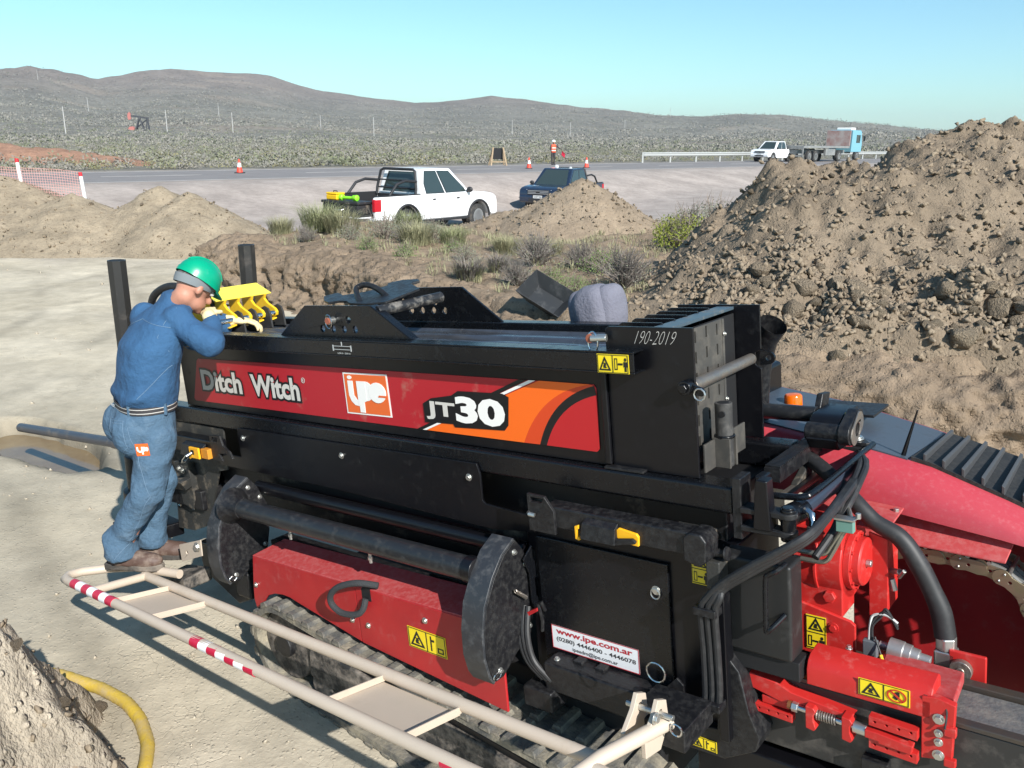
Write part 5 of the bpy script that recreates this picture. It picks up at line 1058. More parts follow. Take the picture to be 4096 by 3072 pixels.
    if tail_open: tg = obj('tailgate', MB().box(-3.24, -2.76, -.80, .80, .62, .68), TRIM, root, .01); obj('tailgate_skin', MB().box(-3.24, -2.77, -.80, .80, .585, .618), paint, root, .008)
    else: obj('tailgate', MB().box(-2.79, -2.72, -.84, .84, .62, 1.13), paint, root, .015)
    for s in (-1, 1):
        tl = obj('tail_light', MB().prism([(s*.955, .74), (s*.84, .74), (s*.84, 1.08), (s*.955, 1.08)], 'x', -2.80, -2.55), TAIL, root, .02)
        hl = obj('headlight', MB().hexa([(2.30, s*.93, .84), (2.43, s*.58, .84), (2.36, s*.58, .84), (2.1, s*.93, .84)], [(2.22, s*.93, 1.0), (2.40, s*.58, .99), (2.3, s*.58, .99), (2.05, s*.93, 1.0)]), LAMP, root, .02)
        for cx in (1.55, -1.55):
            wheel(root, cx, s*.82, s)
            if flares: obj('arch_flare', MB().tube([(cx+.50*math.cos(math.pi*i/14), s*(W+.012), .385+.50*math.sin(math.pi*i/14)) for i in range(15)], .035, 8), TRIM, root)
            obj('wheel_well', MB().cyl((cx, s*.60, .44), (cx, s*.70, .44), .44, 20), TRIM, root)
    bars = MB()
    gl = obj('grille', MB().box(2.41, 2.475, -.52, .52, .78, .98), TRIM, root, .02)
    for zc in (.815, .875, .935): obj('grille_bar', MB().box(2.46, 2.495, -.50, .50, zc-.014, zc+.014), ALLOY if chrome else TRIM, gl, .006)
    obj('badge', MB().prism(circ(0, .88, .1, 16, ry=.045), 'x', 2.49, 2.50), TRIM, gl)
    obj('front_bumper', MB().prism([(2.42, .42), (2.50, .48), (2.50, .70), (2.44, .76), (2.2, .76), (2.2, .42)], 'y', -.92, .92), paint if not flares else paint, root, .04, seg=3); obj('bumper_grille', MB().box(2.49, 2.51, -.45, .45, .50, .60), TRIM, root)
    obj('number_plate', MB().box(2.505, 2.515, -.22, .22, .62, .74), PLATE, root); obj('rear_bumper', MB().box(-2.92, -2.70, -.88, .88, .42, .58), ALLOY if chrome else TRIM, root, .03)
    if rollbar:
        for x in (-1.08,): obj('roll_bar', MB().tube([(x, -.80, 1.10), (x+.03, -.80, 1.30), (x+.10, -.70, 1.78), (x+.12, -.6, 1.83), (x+.12, .6, 1.83), (x+.10, .70, 1.78), (x+.03, .80, 1.30), (x, .80, 1.10)], .04, 12), TRIM, root)
        for s in (-1, 1): obj('roll_bar_stay', MB().tube([(-1.02, s*.78, 1.50), (-1.5, s*.82, 1.54), (-1.85, s*.84, 1.45), (-2.15, s*.85, 1.15)], .04, 12), TRIM, root)
        for zz in (1.30, 1.52): obj('roll_bar_rail', MB().cyl((-1.03, -.76, zz), (-1.03, .76, zz), .022, 10), TRIM, root)
    return root
WHITE = mat('white_car_paint', (.80, .80, .80), .3, coat=.5); NAVY = mat('navy_car_paint', (.012, .022, .045), .25, coat=.6)
h1 = Vector((.616, .788, 0)); lft = Vector((-.788, .616, 0)); c1 = Vector((-3.08, 24.3, 0))+h1*1.55+lft*.86
am = pickup('white double cab pickup with open tailgate, roll bar and black load, behind the shrubs', WHITE, (c1.x, c1.y, .0), h1, True, True, True)
def amp(x, y, z): return am.matrix_basis
amM = Matrix.Translation((c1.x, c1.y, .0)) @ Matrix.Rotation(math.atan2(h1.y, h1.x), 4, 'Z')
CRATE = mat('black_plastic', (.02, .02, .022), .5, dust=.2)
cr = empty('tool_crate', mw=amM @ Matrix.Translation((-2.95, .02, .685))); tag(cr, 'wide black plastic crate on the open tailgate of the white pickup', 'crate')
obj('crate_body', MB().box(-.24, .26, -.72, .72, 0, .26), CRATE, cr, .02); obj('crate_lid', MB().box(-.27, .28, -.76, .76, .262, .34), CRATE, cr, .02); obj('latch', MB().box(-.29, -.268, -.05, .05, .2, .3), TRIM, cr); obj('handle', MB().tube([(-.25, -.15, .12), (-.3, -.13, .1), (-.3, .13, .1), (-.25, .15, .12)], .015, 8), ZINC, cr)
yb = empty('yellow_case', mw=amM @ Matrix.Translation((-2.96, .45, 1.03))); tag(yb, 'yellow tool case on top of the black crate', 'case')
obj('case_body', MB().box(-.16, .16, -.22, .22, 0, .14), mat('case_yellow', (.75, .45, .005), .5), yb, .03); obj('case_lid', MB().box(-.165, .165, -.225, .225, .142, .2), mat('case_yellow', (), 0), yb, .03); obj('case_handle', MB().tube([(0, -.08, .2), (0, -.07, .235), (0, .07, .235), (0, .08, .2)], .014, 8), CRATE, yb)
GRN = mat('lime_plastic', (.25, .75, .02), .5)
tl = empty('lime_tool', mw=amM @ Matrix.Translation((-2.98, -.12, 1.04)) @ Matrix.Rotation(rad(90), 4, 'Z')); tag(tl, 'lime green locating tool lying on the black crate', 'tool')
obj('tool_head', MB().lathe((-.36, 0, .07), (1,0,0), [(0, .05), (.02, .08), (.14, .085), (.18, .06), (.2, .045)], 18), GRN, tl); obj('tool_shaft', MB().cyl((-.16, 0, .06), (.25, 0, .06), .045, 14), GRN, tl); obj('tool_foot', MB().lathe((.22, 0, .065), (1,0,0), [(0, .045), (.03, .08), (.14, .08), (.17, .05)], 18), GRN, tl); obj('tool_screen', MB().box(-.30, -.22, -.04, .04, .145, .16), CRATE, tl, .005)
h2 = Vector((-.47, -.883, 0)); pickup('dark navy pickup with chrome grille, half hidden behind the peaked dirt heap', NAVY, (2.2, 40.0, -.40), h2, True, False, False)
h3 = -rdir; hp = Vector((24.5, 83.0, .95)); pickup('small white pickup driving on the distant road', WHITE, hp, h3, False, False, False)
rn_ = [o for o in bpy.data.objects if o.name.startswith('pickup_truck')]
# number on the navy bonnet and spot lamp
nv = rn_[1]
v, f = text_geo('340', .03); mb = MB(); mb.add([(2.02-(p[1])*.2, -.55+p[0]*.22, 1.128+.0*p[0]) for p in v], f); obj('bonnet_number', mb, PWHT, nv, smooth=0)
v, f = text_geo('OUP 760', .02); mb = MB(); mb.add([(2.517, -.19+p[0]*.10, .65+p[1]*.09) for p in v], f); obj('plate_text', mb, LBLK, nv, smooth=0)
obj('plate_frame', MB().box(2.49, 2.512, -.24, .24, .60, .76), TRIM, nv); obj('roof_lamp', MB().lathe((-.1, -.3, 1.90), (1, 0, 0), [(0, .04), (.05, .09), (.09, .09), (.10, .07)], 18), LAMP, nv); obj('roof_lamp', MB().lathe((.0, .45, 1.87), (1, 0, 0), [(0, .03), (.05, .06), (.08, .06)], 14), LAMP, nv)
# flatbed lorry far down the road
lr = empty('flatbed_lorry', (26.2, 83.0, .94), math.atan2(rdir.y, rdir.x)); tag(lr, 'flatbed lorry with blue cab driving away on the distant road', 'lorry')
BLUE = mat('lorry_blue', (.16, .36, .44), .5); RDW = mat('headboard_red', (.30, .16, .14), .7, col2=(.40, .34, .31), scale=1.5); GRYS = mat('lorry_grey', (.16, .17, .17), .6, col2=(.25, .25, .24), scale=1.5)
obj('bed', MB().box(0, 9.6, -1.25, 1.25, 1.28, 1.48), GRYS, lr, .02); obj('headboard', MB().box(9.5, 9.62, -1.25, 1.25, 1.48, 3.0), RDW, lr, .02); obj('chassis', MB().box(.2, 11.5, -.5, .5, .75, 1.1), GRYS, lr); obj('rear_frame', MB().prism([(-1.22, .5), (1.22, .5), (1.22, 1.28), (-1.22, 1.28)], 'x', 0, .1, [[(-1.1, .62), (1.1, .62), (1.1, 1.2), (-1.1, 1.2)]]), GRYS, lr)
for s in (-1, 1): obj('mud_flap', MB().box(2.0, 2.06, s*.95-.3, s*.95+.3, .2, 1.0), TRIM, lr); obj('side_box', MB().box(4.6, 6.6, s*1.1-.12, s*1.1+.12, .6, 1.2), GRYS, lr, .02)
cb = obj('cab', MB().prism([(10.1, .9), (12.4, .9), (12.45, 1.7), (12.15, 2.9), (11.9, 3.05), (10.1, 3.05)], 'y', -1.22, 1.22), BLUE, lr, .06); obj('cab_window', MB().box(11.0, 11.9, -1.235, 1.235, 1.8, 2.6), GLASS, lr, .02); obj('windscreen', MB().hexa([(12.44, -1.05, 1.78), (12.47, -1.05, 1.78), (12.47, 1.05, 1.78), (12.44, 1.05, 1.78)], [(12.18, -1.0, 2.78), (12.21, -1.0, 2.78), (12.21, 1.0, 2.78), (12.18, 1.0, 2.78)]), GLASS, lr); obj('roof_vent', MB().box(10.6, 11.6, -.8, .8, 3.05, 3.3), PWHT, lr, .08)
for s in (-1, 1):
    obj('mirror', MB().box(12.3, 12.4, s*1.45-.1, s*1.45+.1, 2.0, 2.5), TRIM, lr, .02)
    for x in (1.4, 2.7, 7.6, 11.6): wheel(lr, x, s*1.05, s, .52, .32, GRYS)
# ================================================================== ROADSIDE THINGS
def RP(t, u): p = r0+rdir*t+rn*(u+.00022*max(0, t-15)**2); return p
GALV = mat('galvanised', (.36, .37, .36), .6)
gr_ = empty('guard_rail', RP(26, 11)+Vector((0, 0, .9))); tag(gr_, 'long galvanised guard rail along the far edge of the distant road', 'guard rail')
gmI = Matrix.Translation(-RP(26, 11))
def barrier(t0, t1):
    rings = []
    t = t0
    while t <= t1+.01:
        p = RP(t, 11)-RP(26, 11); rings.append([p+rn*a+Vector((0,0,h)) for a, h in ((-.05, .55), (-.1, .62), (-.04, .70), (-.1, .78), (-.05, .86), (.0, .86), (-.03, .78), (.02, .70), (-.03, .62), (.0, .55))]); t += 8
    return MB().loft(rings)
obj('rail_beam', barrier(26, 170), GALV, gr_)
for i in range(37): p = RP(26+i*4, 11.05)-RP(26, 11); obj('rail_post', MB().box(p.x-.06, p.x+.06, p.y-.05, p.y+.05, -.1, .88), GALV, gr_)
CON = mat('cone_orange', (.75, .06, .03), .55); CONW = mat('cone_white', (.8, .8, .78), .6)
def cone(x, y, z, lab):
    c = empty('traffic_cone', (x, y, z)); tag(c, lab, 'traffic cone', 'traffic cones on the road')
    obj('base', MB().box(-.21, .21, -.21, .21, 0, .04), TRIM, c, .01); obj('cone_body', MB().lathe((0,0,.04), (0,0,1), [(0, .155), (.25, .105)], 24), CON, c); obj('white_band', MB().lathe((0,0,.29), (0,0,1), [(0, .104), (.2, .066)], 24), CONW, c); obj('cone_top', MB().lathe((0,0,.49), (0,0,1), [(0, .065), (.17, .032), (.18, .02)], 24), CON, c)
cone(-13.5, 42.6, .945, 'orange and white traffic cone alone on the road at the left'); cone(.9, 54.6, .945, 'orange and white traffic cone between the trestle and the flagger'); cone(4.75, 57.6, .945, 'orange and white traffic cone to the right of the flagger')
af = empty('trestle_sign', (-1.15, 60.4, .9), rad(12)); tag(af, 'wooden trestle holding a sign turned away, beside the road', 'trestle'); WOOD = mat('weathered_wood', (.34, .25, .16), .85, col2=(.26, .19, .12), scale=5)
for s in (-1, 1): obj('front_leg', MB().hexa([(s*.55-.05, -.35, 0), (s*.55+.05, -.35, 0), (s*.55+.05, -.29, 0), (s*.55-.05, -.29, 0)], [(s*.35-.05, .0, 1.25), (s*.35+.05, .0, 1.25), (s*.35+.05, .06, 1.25), (s*.35-.05, .06, 1.25)]), WOOD, af); obj('back_leg', MB().hexa([(s*.55-.05, .6, 0), (s*.55+.05, .6, 0), (s*.55+.05, .66, 0), (s*.55-.05, .66, 0)], [(s*.35-.05, .07, 1.2), (s*.35+.05, .07, 1.2), (s*.35+.05, .12, 1.2), (s*.35-.05, .12, 1.2)]), WOOD, af)
obj('sign_board', MB().hexa([(-.4, .3, .45), (.4, .3, .45), (.4, .33, .45), (-.4, .33, .45)], [(-.33, .12, 1.2), (.33, .12, 1.2), (.33, .15, 1.2), (-.33, .15, 1.2)]), TRIM, af); obj('cross_rail', MB().box(-.5, .5, -.3, -.27, .25, .33), WOOD, af)
mk = mat('stake_white', (.75, .75, .72), .6); mr_ = mat('stake_red', (.55, .02, .03), .5)
for x, y, zb0, zt0, lab in ((-12.72, 22.3, 1.25, 2.08, 'white stake with red top at the left edge, standing in the dirt heap'), (-11.08, 22.2, .9, 1.76, 'white stake with red top at the right end of the pink netting')):
    s_ = empty('marker_stake', (x, y, zb0)); tag(s_, lab, 'stake', 'red topped marker stakes'); s_.rotation_euler = (0, rad(-3.5), 0)
    obj('stake', MB().cyl((0,0,0), (0,0,zt0-zb0-.1), .045, 14), mk, s_); obj('red_top', MB().cyl((0,0,zt0-zb0-.1), (0,0,zt0-zb0), .046, 14), mr_, s_)
# plastic safety netting between the stakes: real strands
NET = mat('pink_netting', (.55, .30, .27), .8)
nb = MB(); A0, A1 = Vector((-15.6, 22.36, 0)), Vector((-11.1, 22.22, 0))
def netz(t, v): return 1.02+v*(.72+.0*t)+.34*(1-t)+.03*math.sin(t*9)
for i in range(0, 70):
    t = i/69; p = A0+(A1-A0)*t; nb.box(p.x-.004, p.x+.004, p.y-.004, p.y+.004, netz(t, 0), netz(t, 1))
for j in range(12):
    v = j/11
    for i in range(24):
        t0_, t1_ = i/24, (i+1)/24; a = A0+(A1-A0)*t0_; b = A0+(A1-A0)*t1_; za, zb2 = netz(t0_, v), netz(t1_, v); nb.hexa([(a.x, a.y-.004, za-.0045), (b.x, b.y-.004, zb2-.0045), (b.x, b.y+.004, zb2-.0045), (a.x, a.y+.004, za-.0045)], [(a.x, a.y-.004, za+.0045), (b.x, b.y-.004, zb2+.0045), (b.x, b.y+.004, zb2+.0045), (a.x, a.y+.004, za+.0045)])
tag(obj('safety_netting', nb, NET, smooth=0), 'pink plastic safety netting strung between the two stakes at far left', 'netting')
# red earth berm behind the netting
def berm_h(x, y): return 2.5-.32*np.hypot((x+30)/2.6, y-52)*1.0+.0*x
pile('dirt_heap', lambda x, y: .9+1.35-.30*np.hypot((x+33)/2.6, (y-53.5)), -44, -20, 47, 60, .25, 'low red earth berm beyond the road at the far left', (.30, .175, .12), 1.4, 20, (.05, .12), None, 5)
# ------------------------------------------------------------------ pump jack and poles on the plain
pjx, pjy = -147., 345.; pj = empty('pump_jack', (pjx, pjy, G1(pjx, pjy)-.3), rad(8)); tag(pj, 'small red and black oil pump jack on the scrub plain', 'pump jack')
PJR = mat('pump_red', (.38, .13, .11), .7); PJB = mat('pump_black', (.03, .03, .035), .6)
bar = lambda a, b, r: MB().cyl(a, b, r, 8)
obj('walking_beam', MB().hexa([(-3.2, -.3, 5.6), (3.4, -.3, 4.7), (3.4, .3, 4.7), (-3.2, .3, 5.6)], [(-3.2, -.3, 6.2), (3.4, -.3, 5.3), (3.4, .3, 5.3), (-3.2, .3, 6.2)]), PJB, pj)
obj('horse_head', MB().prism([(-3.1, 4.6), (-4.1, 4.3), (-4.35, 5.6), (-4.1, 6.8), (-3.5, 7.3), (-3.1, 6.6)], 'y', -.4, .4), PJR, pj)
for y in (-1.2, 1.2):
    for x in (-1.8, 1.6): obj('post_leg', bar((x, y, 0), (0, y*.2, 5.3), .22), PJB, pj)
obj('counterweight', MB().prism([(-4.2, .2), (-2.2, .2), (-1.9, 1.0), (-2.6, 1.9), (-3.8, 1.8), (-4.4, 1.0)], 'y', -.9, .9), PJR, pj); obj('crank', bar((-1.6, 0, 1.2), (3.0, 0, 4.8), .25), PJB, pj)
for x, y in ((2.2, -.8), (3.3, .8), (3.3, -.8)): obj('pitman_arm', bar((x, y, .2), (3.0, y*.5, 5.0), .2), PJB, pj)
obj('motor_skid', MB().box(-4.4, 4.0, -1.2, 1.2, 0, .4), PJB, pj)
POL = mat('pale_pole', (.42, .41, .39), .8)
plab = {340: 'tall pale utility pole to the left of the pump jack', 727: 'pale utility pole just right of the pump jack', 928: 'shorter of the two close utility poles above the left traffic cone', 977: 'taller of the two close utility poles above the left traffic cone', 437: 'short thin utility pole between the leftmost pole and the pump jack', 262: 'faint short utility pole at the far left of the plain', 1311: 'pale utility pole above the left end of the white pickup', 1512: 'pale utility pole above the roll bar of the white pickup', 2037: 'pale utility pole above the wooden trestle', 2257: 'pale utility pole to the right of the flagger', 2463: 'pale utility pole above the start of the guard rail', 2632: 'faint utility pole high on the slope left of the small white pickup'}
for px, hpx in ((340, 90), (727, 74), (928, 44), (977, 71), (437, 45), (262, 32), (1311, 57), (1512, 70), (2037, 54), (2257, 52), (2463, 40), (2632, 30)):
    d = 8*3370/hpx; az = math.atan((px-2048)/3370/.99); x, y = d*math.sin(az), d*math.cos(az); e = empty('utility_pole', (x, y, G1(x, y)-.3)); tag(e, plab[px], 'utility pole', 'utility poles on the plain')
    obj('pole_shaft', MB().tube([(0,0,0), (0,0,8.3)],   .13, 8, True, [.16, .11]), POL, e)
# ------------------------------------------------------------------ black steel scoop on the bank
sc_ = empty('steel_scoop', (.36, 9.3, G1(.36, 9.3)+.13)); sc_.scale = (.8, .8, .8); sc_.rotation_euler = (rad(30), rad(26), rad(-24)); tag(sc_, 'black steel scoop tray tipped on the edge of the bank', 'scoop')
SCM = mat('scoop_black', (.022, .024, .026), .45, dust=.22, dcol=(.1, .1, .1)); b_ = [(-.22, -.17, 0), (.22, -.17, 0), (.22, .17, 0), (-.22, .17, 0)]; t_ = [(-.36, -.27, .17), (.36, -.27, .17), (.36, .27, .17), (-.36, .27, .17)]
obj('scoop_floor', MB().hexa([(x, y, -.01) for x, y, _ in b_], [(x, y, 0) for x, y, _ in b_]), SCM, sc_)
for i in range(4):
    j = (i+1) % 4; a, b, c, d = Vector(b_[i]), Vector(b_[j]), Vector(t_[j]), Vector(t_[i]); n_ = (b-a).cross(d-a).normalized()*.01; obj('scoop_side', MB().hexa([a, b, c, d], [a-n_, b-n_, c-n_, d-n_]), SCM, sc_, .002)
# ------------------------------------------------------------------ yellow hose lower left
YH = mat('yellow_hose', (.52, .36, .03), .6, col2=(.42, .29, .06), scale=9, dust=.42, dscale=10, dcol=(.36, .29, .2), bump=.3)
hpts = [(-2.75, 3.72), (-2.55, 3.78), (-2.33, 3.75), (-2.07, 3.66), (-1.89, 3.55), (-1.76, 3.42), (-1.65, 3.25), (-1.59, 3.07), (-1.6, 2.85), (-1.68, 2.6), (-1.8, 2.3)]
yh = empty('yellow_hose', (-1.76, 3.42, 0)); tag(yh, 'dusty yellow suction hose curving over the ground at the lower left', 'hose')
fine = []
for i in range(len(hpts)-1):
    for k in range(10): t = k/10; fine.append((hpts[i][0]*(1-t)+hpts[i+1][0]*t, hpts[i][1]*(1-t)+hpts[i+1][1]*t))
for _ in range(6): fine = [fine[0]]+[((fine[i-1][0]+2*fine[i][0]+fine[i+1][0])/4, (fine[i-1][1]+2*fine[i][1]+fine[i+1][1])/4) for i in range(1, len(fine)-1)]+[fine[-1]]
obj('hose_wall', MB().tube([(x+1.76, y-3.42, G1(x, y)+.029) for x, y in fine], .030, 14, True, [.030+.002*(i % 2) for i in range(len(fine))]), YH, yh)
# ================================================================== PEOPLE
def remesh(name, mb, voxel, m, parent, smooth_it=8, disp=None, fac=.5):
    me = bpy.data.meshes.new(name); me.from_pydata([tuple(p) for p in mb.v], [], mb.f)
    bm = bmesh.new(); bm.from_mesh(me); bmesh.ops.recalc_face_normals(bm, faces=bm.faces); bm.to_mesh(me); bm.free()
    o = bpy.data.objects.new(name, me); COL.objects.link(o)
    r_ = o.modifiers.new('r', 'REMESH'); r_.mode = 'VOXEL'; r_.voxel_size = voxel
    s_ = o.modifiers.new('s', 'SMOOTH'); s_.iterations = smooth_it; s_.factor = fac
    me2 = bpy.data.meshes.new_from_object(o.evaluated_get(bpy.context.evaluated_depsgraph_get())); bpy.data.objects.remove(o)
    if disp:
        ns = [v.normal.copy() for v in me2.vertices]
        for v, n_ in zip(me2.vertices, ns): v.co = v.co+n_*disp(v.co)
    me2.name = name; me2.shade_smooth(); me2.materials.clear(); me2.materials.append(m)
    o = bpy.data.objects.new(name, me2); COL.objects.link(o)
    if parent: o.parent = parent
    return o
def ell(c, fx, wx, a, b, n=20, sq=2.4):
    out = []
    for i in range(n):
        t = 2*math.pi*i/n; ct, st = math.cos(t), math.sin(t); k = (abs(ct)**sq+abs(st)**sq)**(-1/sq); out.append(Vector(c)+Vector(wx)*(a*k*ct)+Vector(fx)*(b*k*st))
    return out
SKIN = mat('skin', (.45, .22, .15), .55, col2=(.40, .18, .12), scale=12); DENIM = mat('jeans_denim', (.062, .118, .18), .9, col2=(.046, .092, .147), scale=9, dust=.3, dscale=9, dcol=(.13, .2, .27), bump=1.4, bscale=22)
CHAM = mat('shirt_chambray', (.027, .09, .19), .9, col2=(.021, .072, .155), scale=6, bump=1.3, bscale=18); BOOT = mat('boot_leather', (.085, .05, .038), .6, dust=.4, dscale=14, dcol=(.3, .24, .19)); SOLE = mat('boot_sole', (.05, .045, .04), .85, dust=.5, dcol=(.3, .25, .2)); GLV = mat('work_glove', (.72, .58, .32), .85, bump=.4, bscale=160)
HELM = mat('helmet_green', (.0, .30, .165), .32, col2=(.0, .27, .15), scale=5, dust=.08, dcol=(.2, .5, .4)); HAIR = mat('grey_hair', (.07, .065, .06), .8, col2=(.16, .15, .14), scale=60, bump=.6, bscale=200); CAPG = mat('cap_grey', (.16, .18, .19), .9)
fw = Vector((.78, .625, 0)); rt = Vector((.625, -.78, 0)); up = Vector((0,0,1))
K = dict(ra=(-2.035,4.0,.585), rk=(-1.86,3.985,.935), rh=(-1.815,4.05,1.30), la=(-1.95,4.17,.56), lk=(-1.865,4.17,.93), lh=(-1.985,4.215,1.27), wa=(-1.885,4.135,1.385), ch=(-1.83,4.18,1.68), nb=(-1.735,4.235,1.885), rs=(-1.655,4.10,1.815), ls=(-1.93,4.32,1.79), re=(-1.48,4.03,1.715), rw=(-1.555,4.24,1.805), le=(-1.76,4.55,1.62), lw=(-1.56,4.56,1.72), hd=(-1.615,4.245,1.965))
K = {k: Vector(v) for k, v in K.items()}
person = empty('person', (-1.95, 4.08, .50)); tag(person, 'person in blue shirt, jeans and green hard hat leaning over the machine with gloved hands', 'person')
base = Matrix.Translation((1.95, -4.08, -.50))
def PM(mb): return MB().add([Vector(p)+Vector((1.95, -4.08, -.50)) for p in mb.v], mb.f)
hdir = (Vector((.50, .58, -.64))).normalized()   # face looks right, away and down
hup = (Vector((0,0,1))-hdir*hdir.z).normalized(); hrt = hdir.cross(hup)
# body: one continuous figure
mb = MB()
mb.cap(K['ra'], K['rk'], .03, .045).cap(K['rk'], K['rh']-up*.04, .052, .07).cap(K['la'], K['lk'], .03, .045).cap(K['lk'], K['lh']-up*.04, .052, .07)
mb.loft([ell((K['rh']+K['lh'])/2-up*.04, fw, rt, .13, .09), ell(K['wa'], fw, rt, .13, .09), ell(K['ch'], fw, rt, .15, .10), ell(K['nb']-up*.06, fw, rt, .11, .075), ell(K['nb'], fw, rt, .06, .06)])
mb.cap(K['rs'], K['re'], .036, .034).cap(K['re'], K['rw'], .034, .028).cap(K['ls'], K['le'], .036, .034).cap(K['le'], K['lw'], .034, .028)
mb.cap(K['nb']-up*.03, K['hd']-hup*.07-hdir*.02, .058, .055)
H = K['hd']
mb.ball(H+hup*.01-hdir*.01, (.088, .072, .10), 20, 14, (hdir, hrt, hup)).ball(H+hdir*.035-hup*.065, (.06, .053, .055), 16, 10, (hdir, hrt, hup))   # skull, jaw
mb.cap(H+hdir*.088+hup*.005, H+hdir*.108-hup*.028, .012, .017, 10).ball(H+hdir*.085-hup*.062, (.02, .032, .012), 10, 8, (hdir, hrt, hup)).ball(H+hdir*.082-hup*.1, (.02, .022, .018), 10, 8, (hdir, hrt, hup))
mb.ball(H+hdir*.078+hup*.03, (.022, .055, .014), 12, 8, (hdir, hrt, hup))
for s in (-1, 1): mb.ball(H+hrt*.08*s-hdir*.012-hup*.02, (.02, .013, .034), 10, 8, (hdir, hrt, hup))
remesh('body', PM(mb), .010, SKIN, person, 3)
for s in (-1, 1): obj('eye', PM(MB().ball(H+hdir*.083+hrt*.032*s+hup*.008, .013, 10, 8)), mat('eye', (.5, .48, .45), .3), person)
# hands with five fingers in gloves
def hand(name, wr, palm_dir, fdir, side):
    pd_, fd_ = palm_dir.normalized(), fdir.normalized(); sx_ = fd_.cross(pd_).normalized()*side; mb = MB(); wr = Vector(wr)
    pc = wr+fd_*.055; mb.ball(pc, (.055, .045, .022), 14, 10, (fd_, sx_, pd_)); mb.cap(wr-fd_*.045, wr+fd_*.015, .034, .03, 12)
    for i, (ln, off) in enumerate(((.075, -.032), (.085, -.011), (.08, .011), (.062, .031))):
        k0 = pc+fd_*.042+sx_*off; k1 = k0+fd_*ln*.45+pd_*.012; k2 = k1+fd_*ln*.22+pd_*ln*.3; k3 = k2+pd_*ln*.28-fd_*.004; mb.cap(k0, k1, .0115, .0105, 10).cap(k1, k2, .0105, .0098, 10).cap(k2, k3, .0098, .0085, 10)
    t0 = wr+fd_*.02-sx_*.034; t1 = t0+fd_*.03-sx_*.026+pd_*.012; t2 = t1+fd_*.03+pd_*.02; mb.cap(t0, t1, .014, .0125, 10).cap(t1, t2, .0125, .010, 10)
    return remesh(name, PM(mb), .006, GLV, person, 3, lambda p: .0012*noise.noise(p*60))
hand('glove', K['rw']+Vector((-.005, .0, .015)), Vector((.1, .15, -1)), Vector((-.35, .92, .05)), 1); hand('glove', K['lw'], Vector((.2, .0, -1)), Vector((.95, .25, -.05)), -1)
def fold(a, s, seed, stretch=(1,1,1)):
    def f_(p):
        q = Vector((p.x*stretch[0], p.y*stretch[1], p.z*stretch[2]))*s+Vector((seed, seed*.7, 0)); n1 = noise.noise(q); n2 = noise.noise(q*2.1+Vector((5, 1, 2))); return a*(1-2.2*abs(n1))*.6+a*.35*n2
    return f_
# jeans
mb = MB()
hc = (K['rh']+K['lh'])/2
mb.loft([ell(hc-up*.10, fw, rt, .185, .135), ell(hc-up*.02-fw*.015, fw, rt, .198, .15), ell(hc+up*.06, fw, rt, .188, .14), ell(K['wa']-up*.005, fw, rt, .176, .13)])
mb.cap(K['rh']-up*.08, K['rk'], .098, .073).cap(K['rk'], K['ra']+up*.10, .071, .067).cyl(K['ra']+up*.12+Vector((-.005,0,0)), K['ra']-up*.01-fw*.012, .074, 20, .084)
mb.cap(K['lh']-up*.08, K['lk'], .096, .073).cap(K['lk'], K['la']+up*.10, .071, .066).cyl(K['la']+up*.12, K['la']-up*.0, .072, 20, .080)
for s, h in ((1, 'rh'), (-1, 'lh')): mb.ball(hc+rt*.085*s-fw*.085-up*.03, (.10, .09, .12), 16, 10)
def jf(p):
    w = p+Vector((-1.95, 4.08, .50)); z = w.z; k = .45+.75*max(math.exp(-((z-.93)/.10)**2), math.exp(-((z-.66)/.08)**2), math.exp(-((z-1.13)/.07)**2)*.7)
    q = Vector((w.x*5, w.y*5, w.z*6.5+w.x*5-w.y*4)); n1 = noise.noise(q); n2 = noise.noise(q*1.9+Vector((3,3,3))); return k*(.012*(1-2.6*abs(n1))+.006*n2)
jeans = remesh('jeans', PM(mb), .010, DENIM, person, 5, jf)
THR = mat('seam_thread', (.12, .19, .27), .9)
def surf(path, off=.0):   # drop a line onto the jeans
    dg = bpy.context.evaluated_depsgraph_get(); out = []
    for p, d in path:
        q = Vector(p)+Vector((1.95, -4.08, -.50)); ok, loc, nrm, _ = jeans.ray_cast(q, Vector(d).normalized())
        if ok: out.append(loc+nrm*.0015)
    return out
vdir = (Vector((.35, .93, -.1))).normalized()
bpy.context.view_layer.update()
def seam(name, pts, r=.0013, par=None):
    s_ = surf([(Vector(p)-vdir*.6, vdir) for p in pts])
    if len(s_) > 2: obj(name, MB().tube(s_, r, 5), THR, par or person)
def lerp(a, b, n): a, b = Vector(a), Vector(b); return [a.lerp(b, i/n) for i in range(n+1)]
so_ = rt*.035+fw*.05
seam('side_seam', lerp(K['wa']+so_-up*.10, K['rk']+so_, 24)+lerp(K['rk']+so_, K['ra']+so_*.6, 24)[1:])
pk = hc-fw*.1+rt*.03-up*.02
b0 = [pk+Vector((-.075, 0, .055)), pk+Vector((.07, -.0, .06)), pk+Vector((.095, -.0, -.075)), pk+Vector((.03, 0, -.125)), pk+Vector((-.055, 0, -.09)), pk+Vector((-.075, 0, .055))]
for a, b in zip(b0[:-1], b0[1:]): seam('pocket_seam', lerp(a, b, 8))
seam('pocket_hem', lerp(b0[0]-up*.012, b0[1]-up*.012, 8)); fp = K['rh']+fw*.05+rt*.08+up*.03
seam('front_pocket_seam', [fp+fw*(.09-.09*math.cos(t))+up*(.05-.085*math.sin(t)) for t in [i*math.pi/20 for i in range(11)]], .0022)
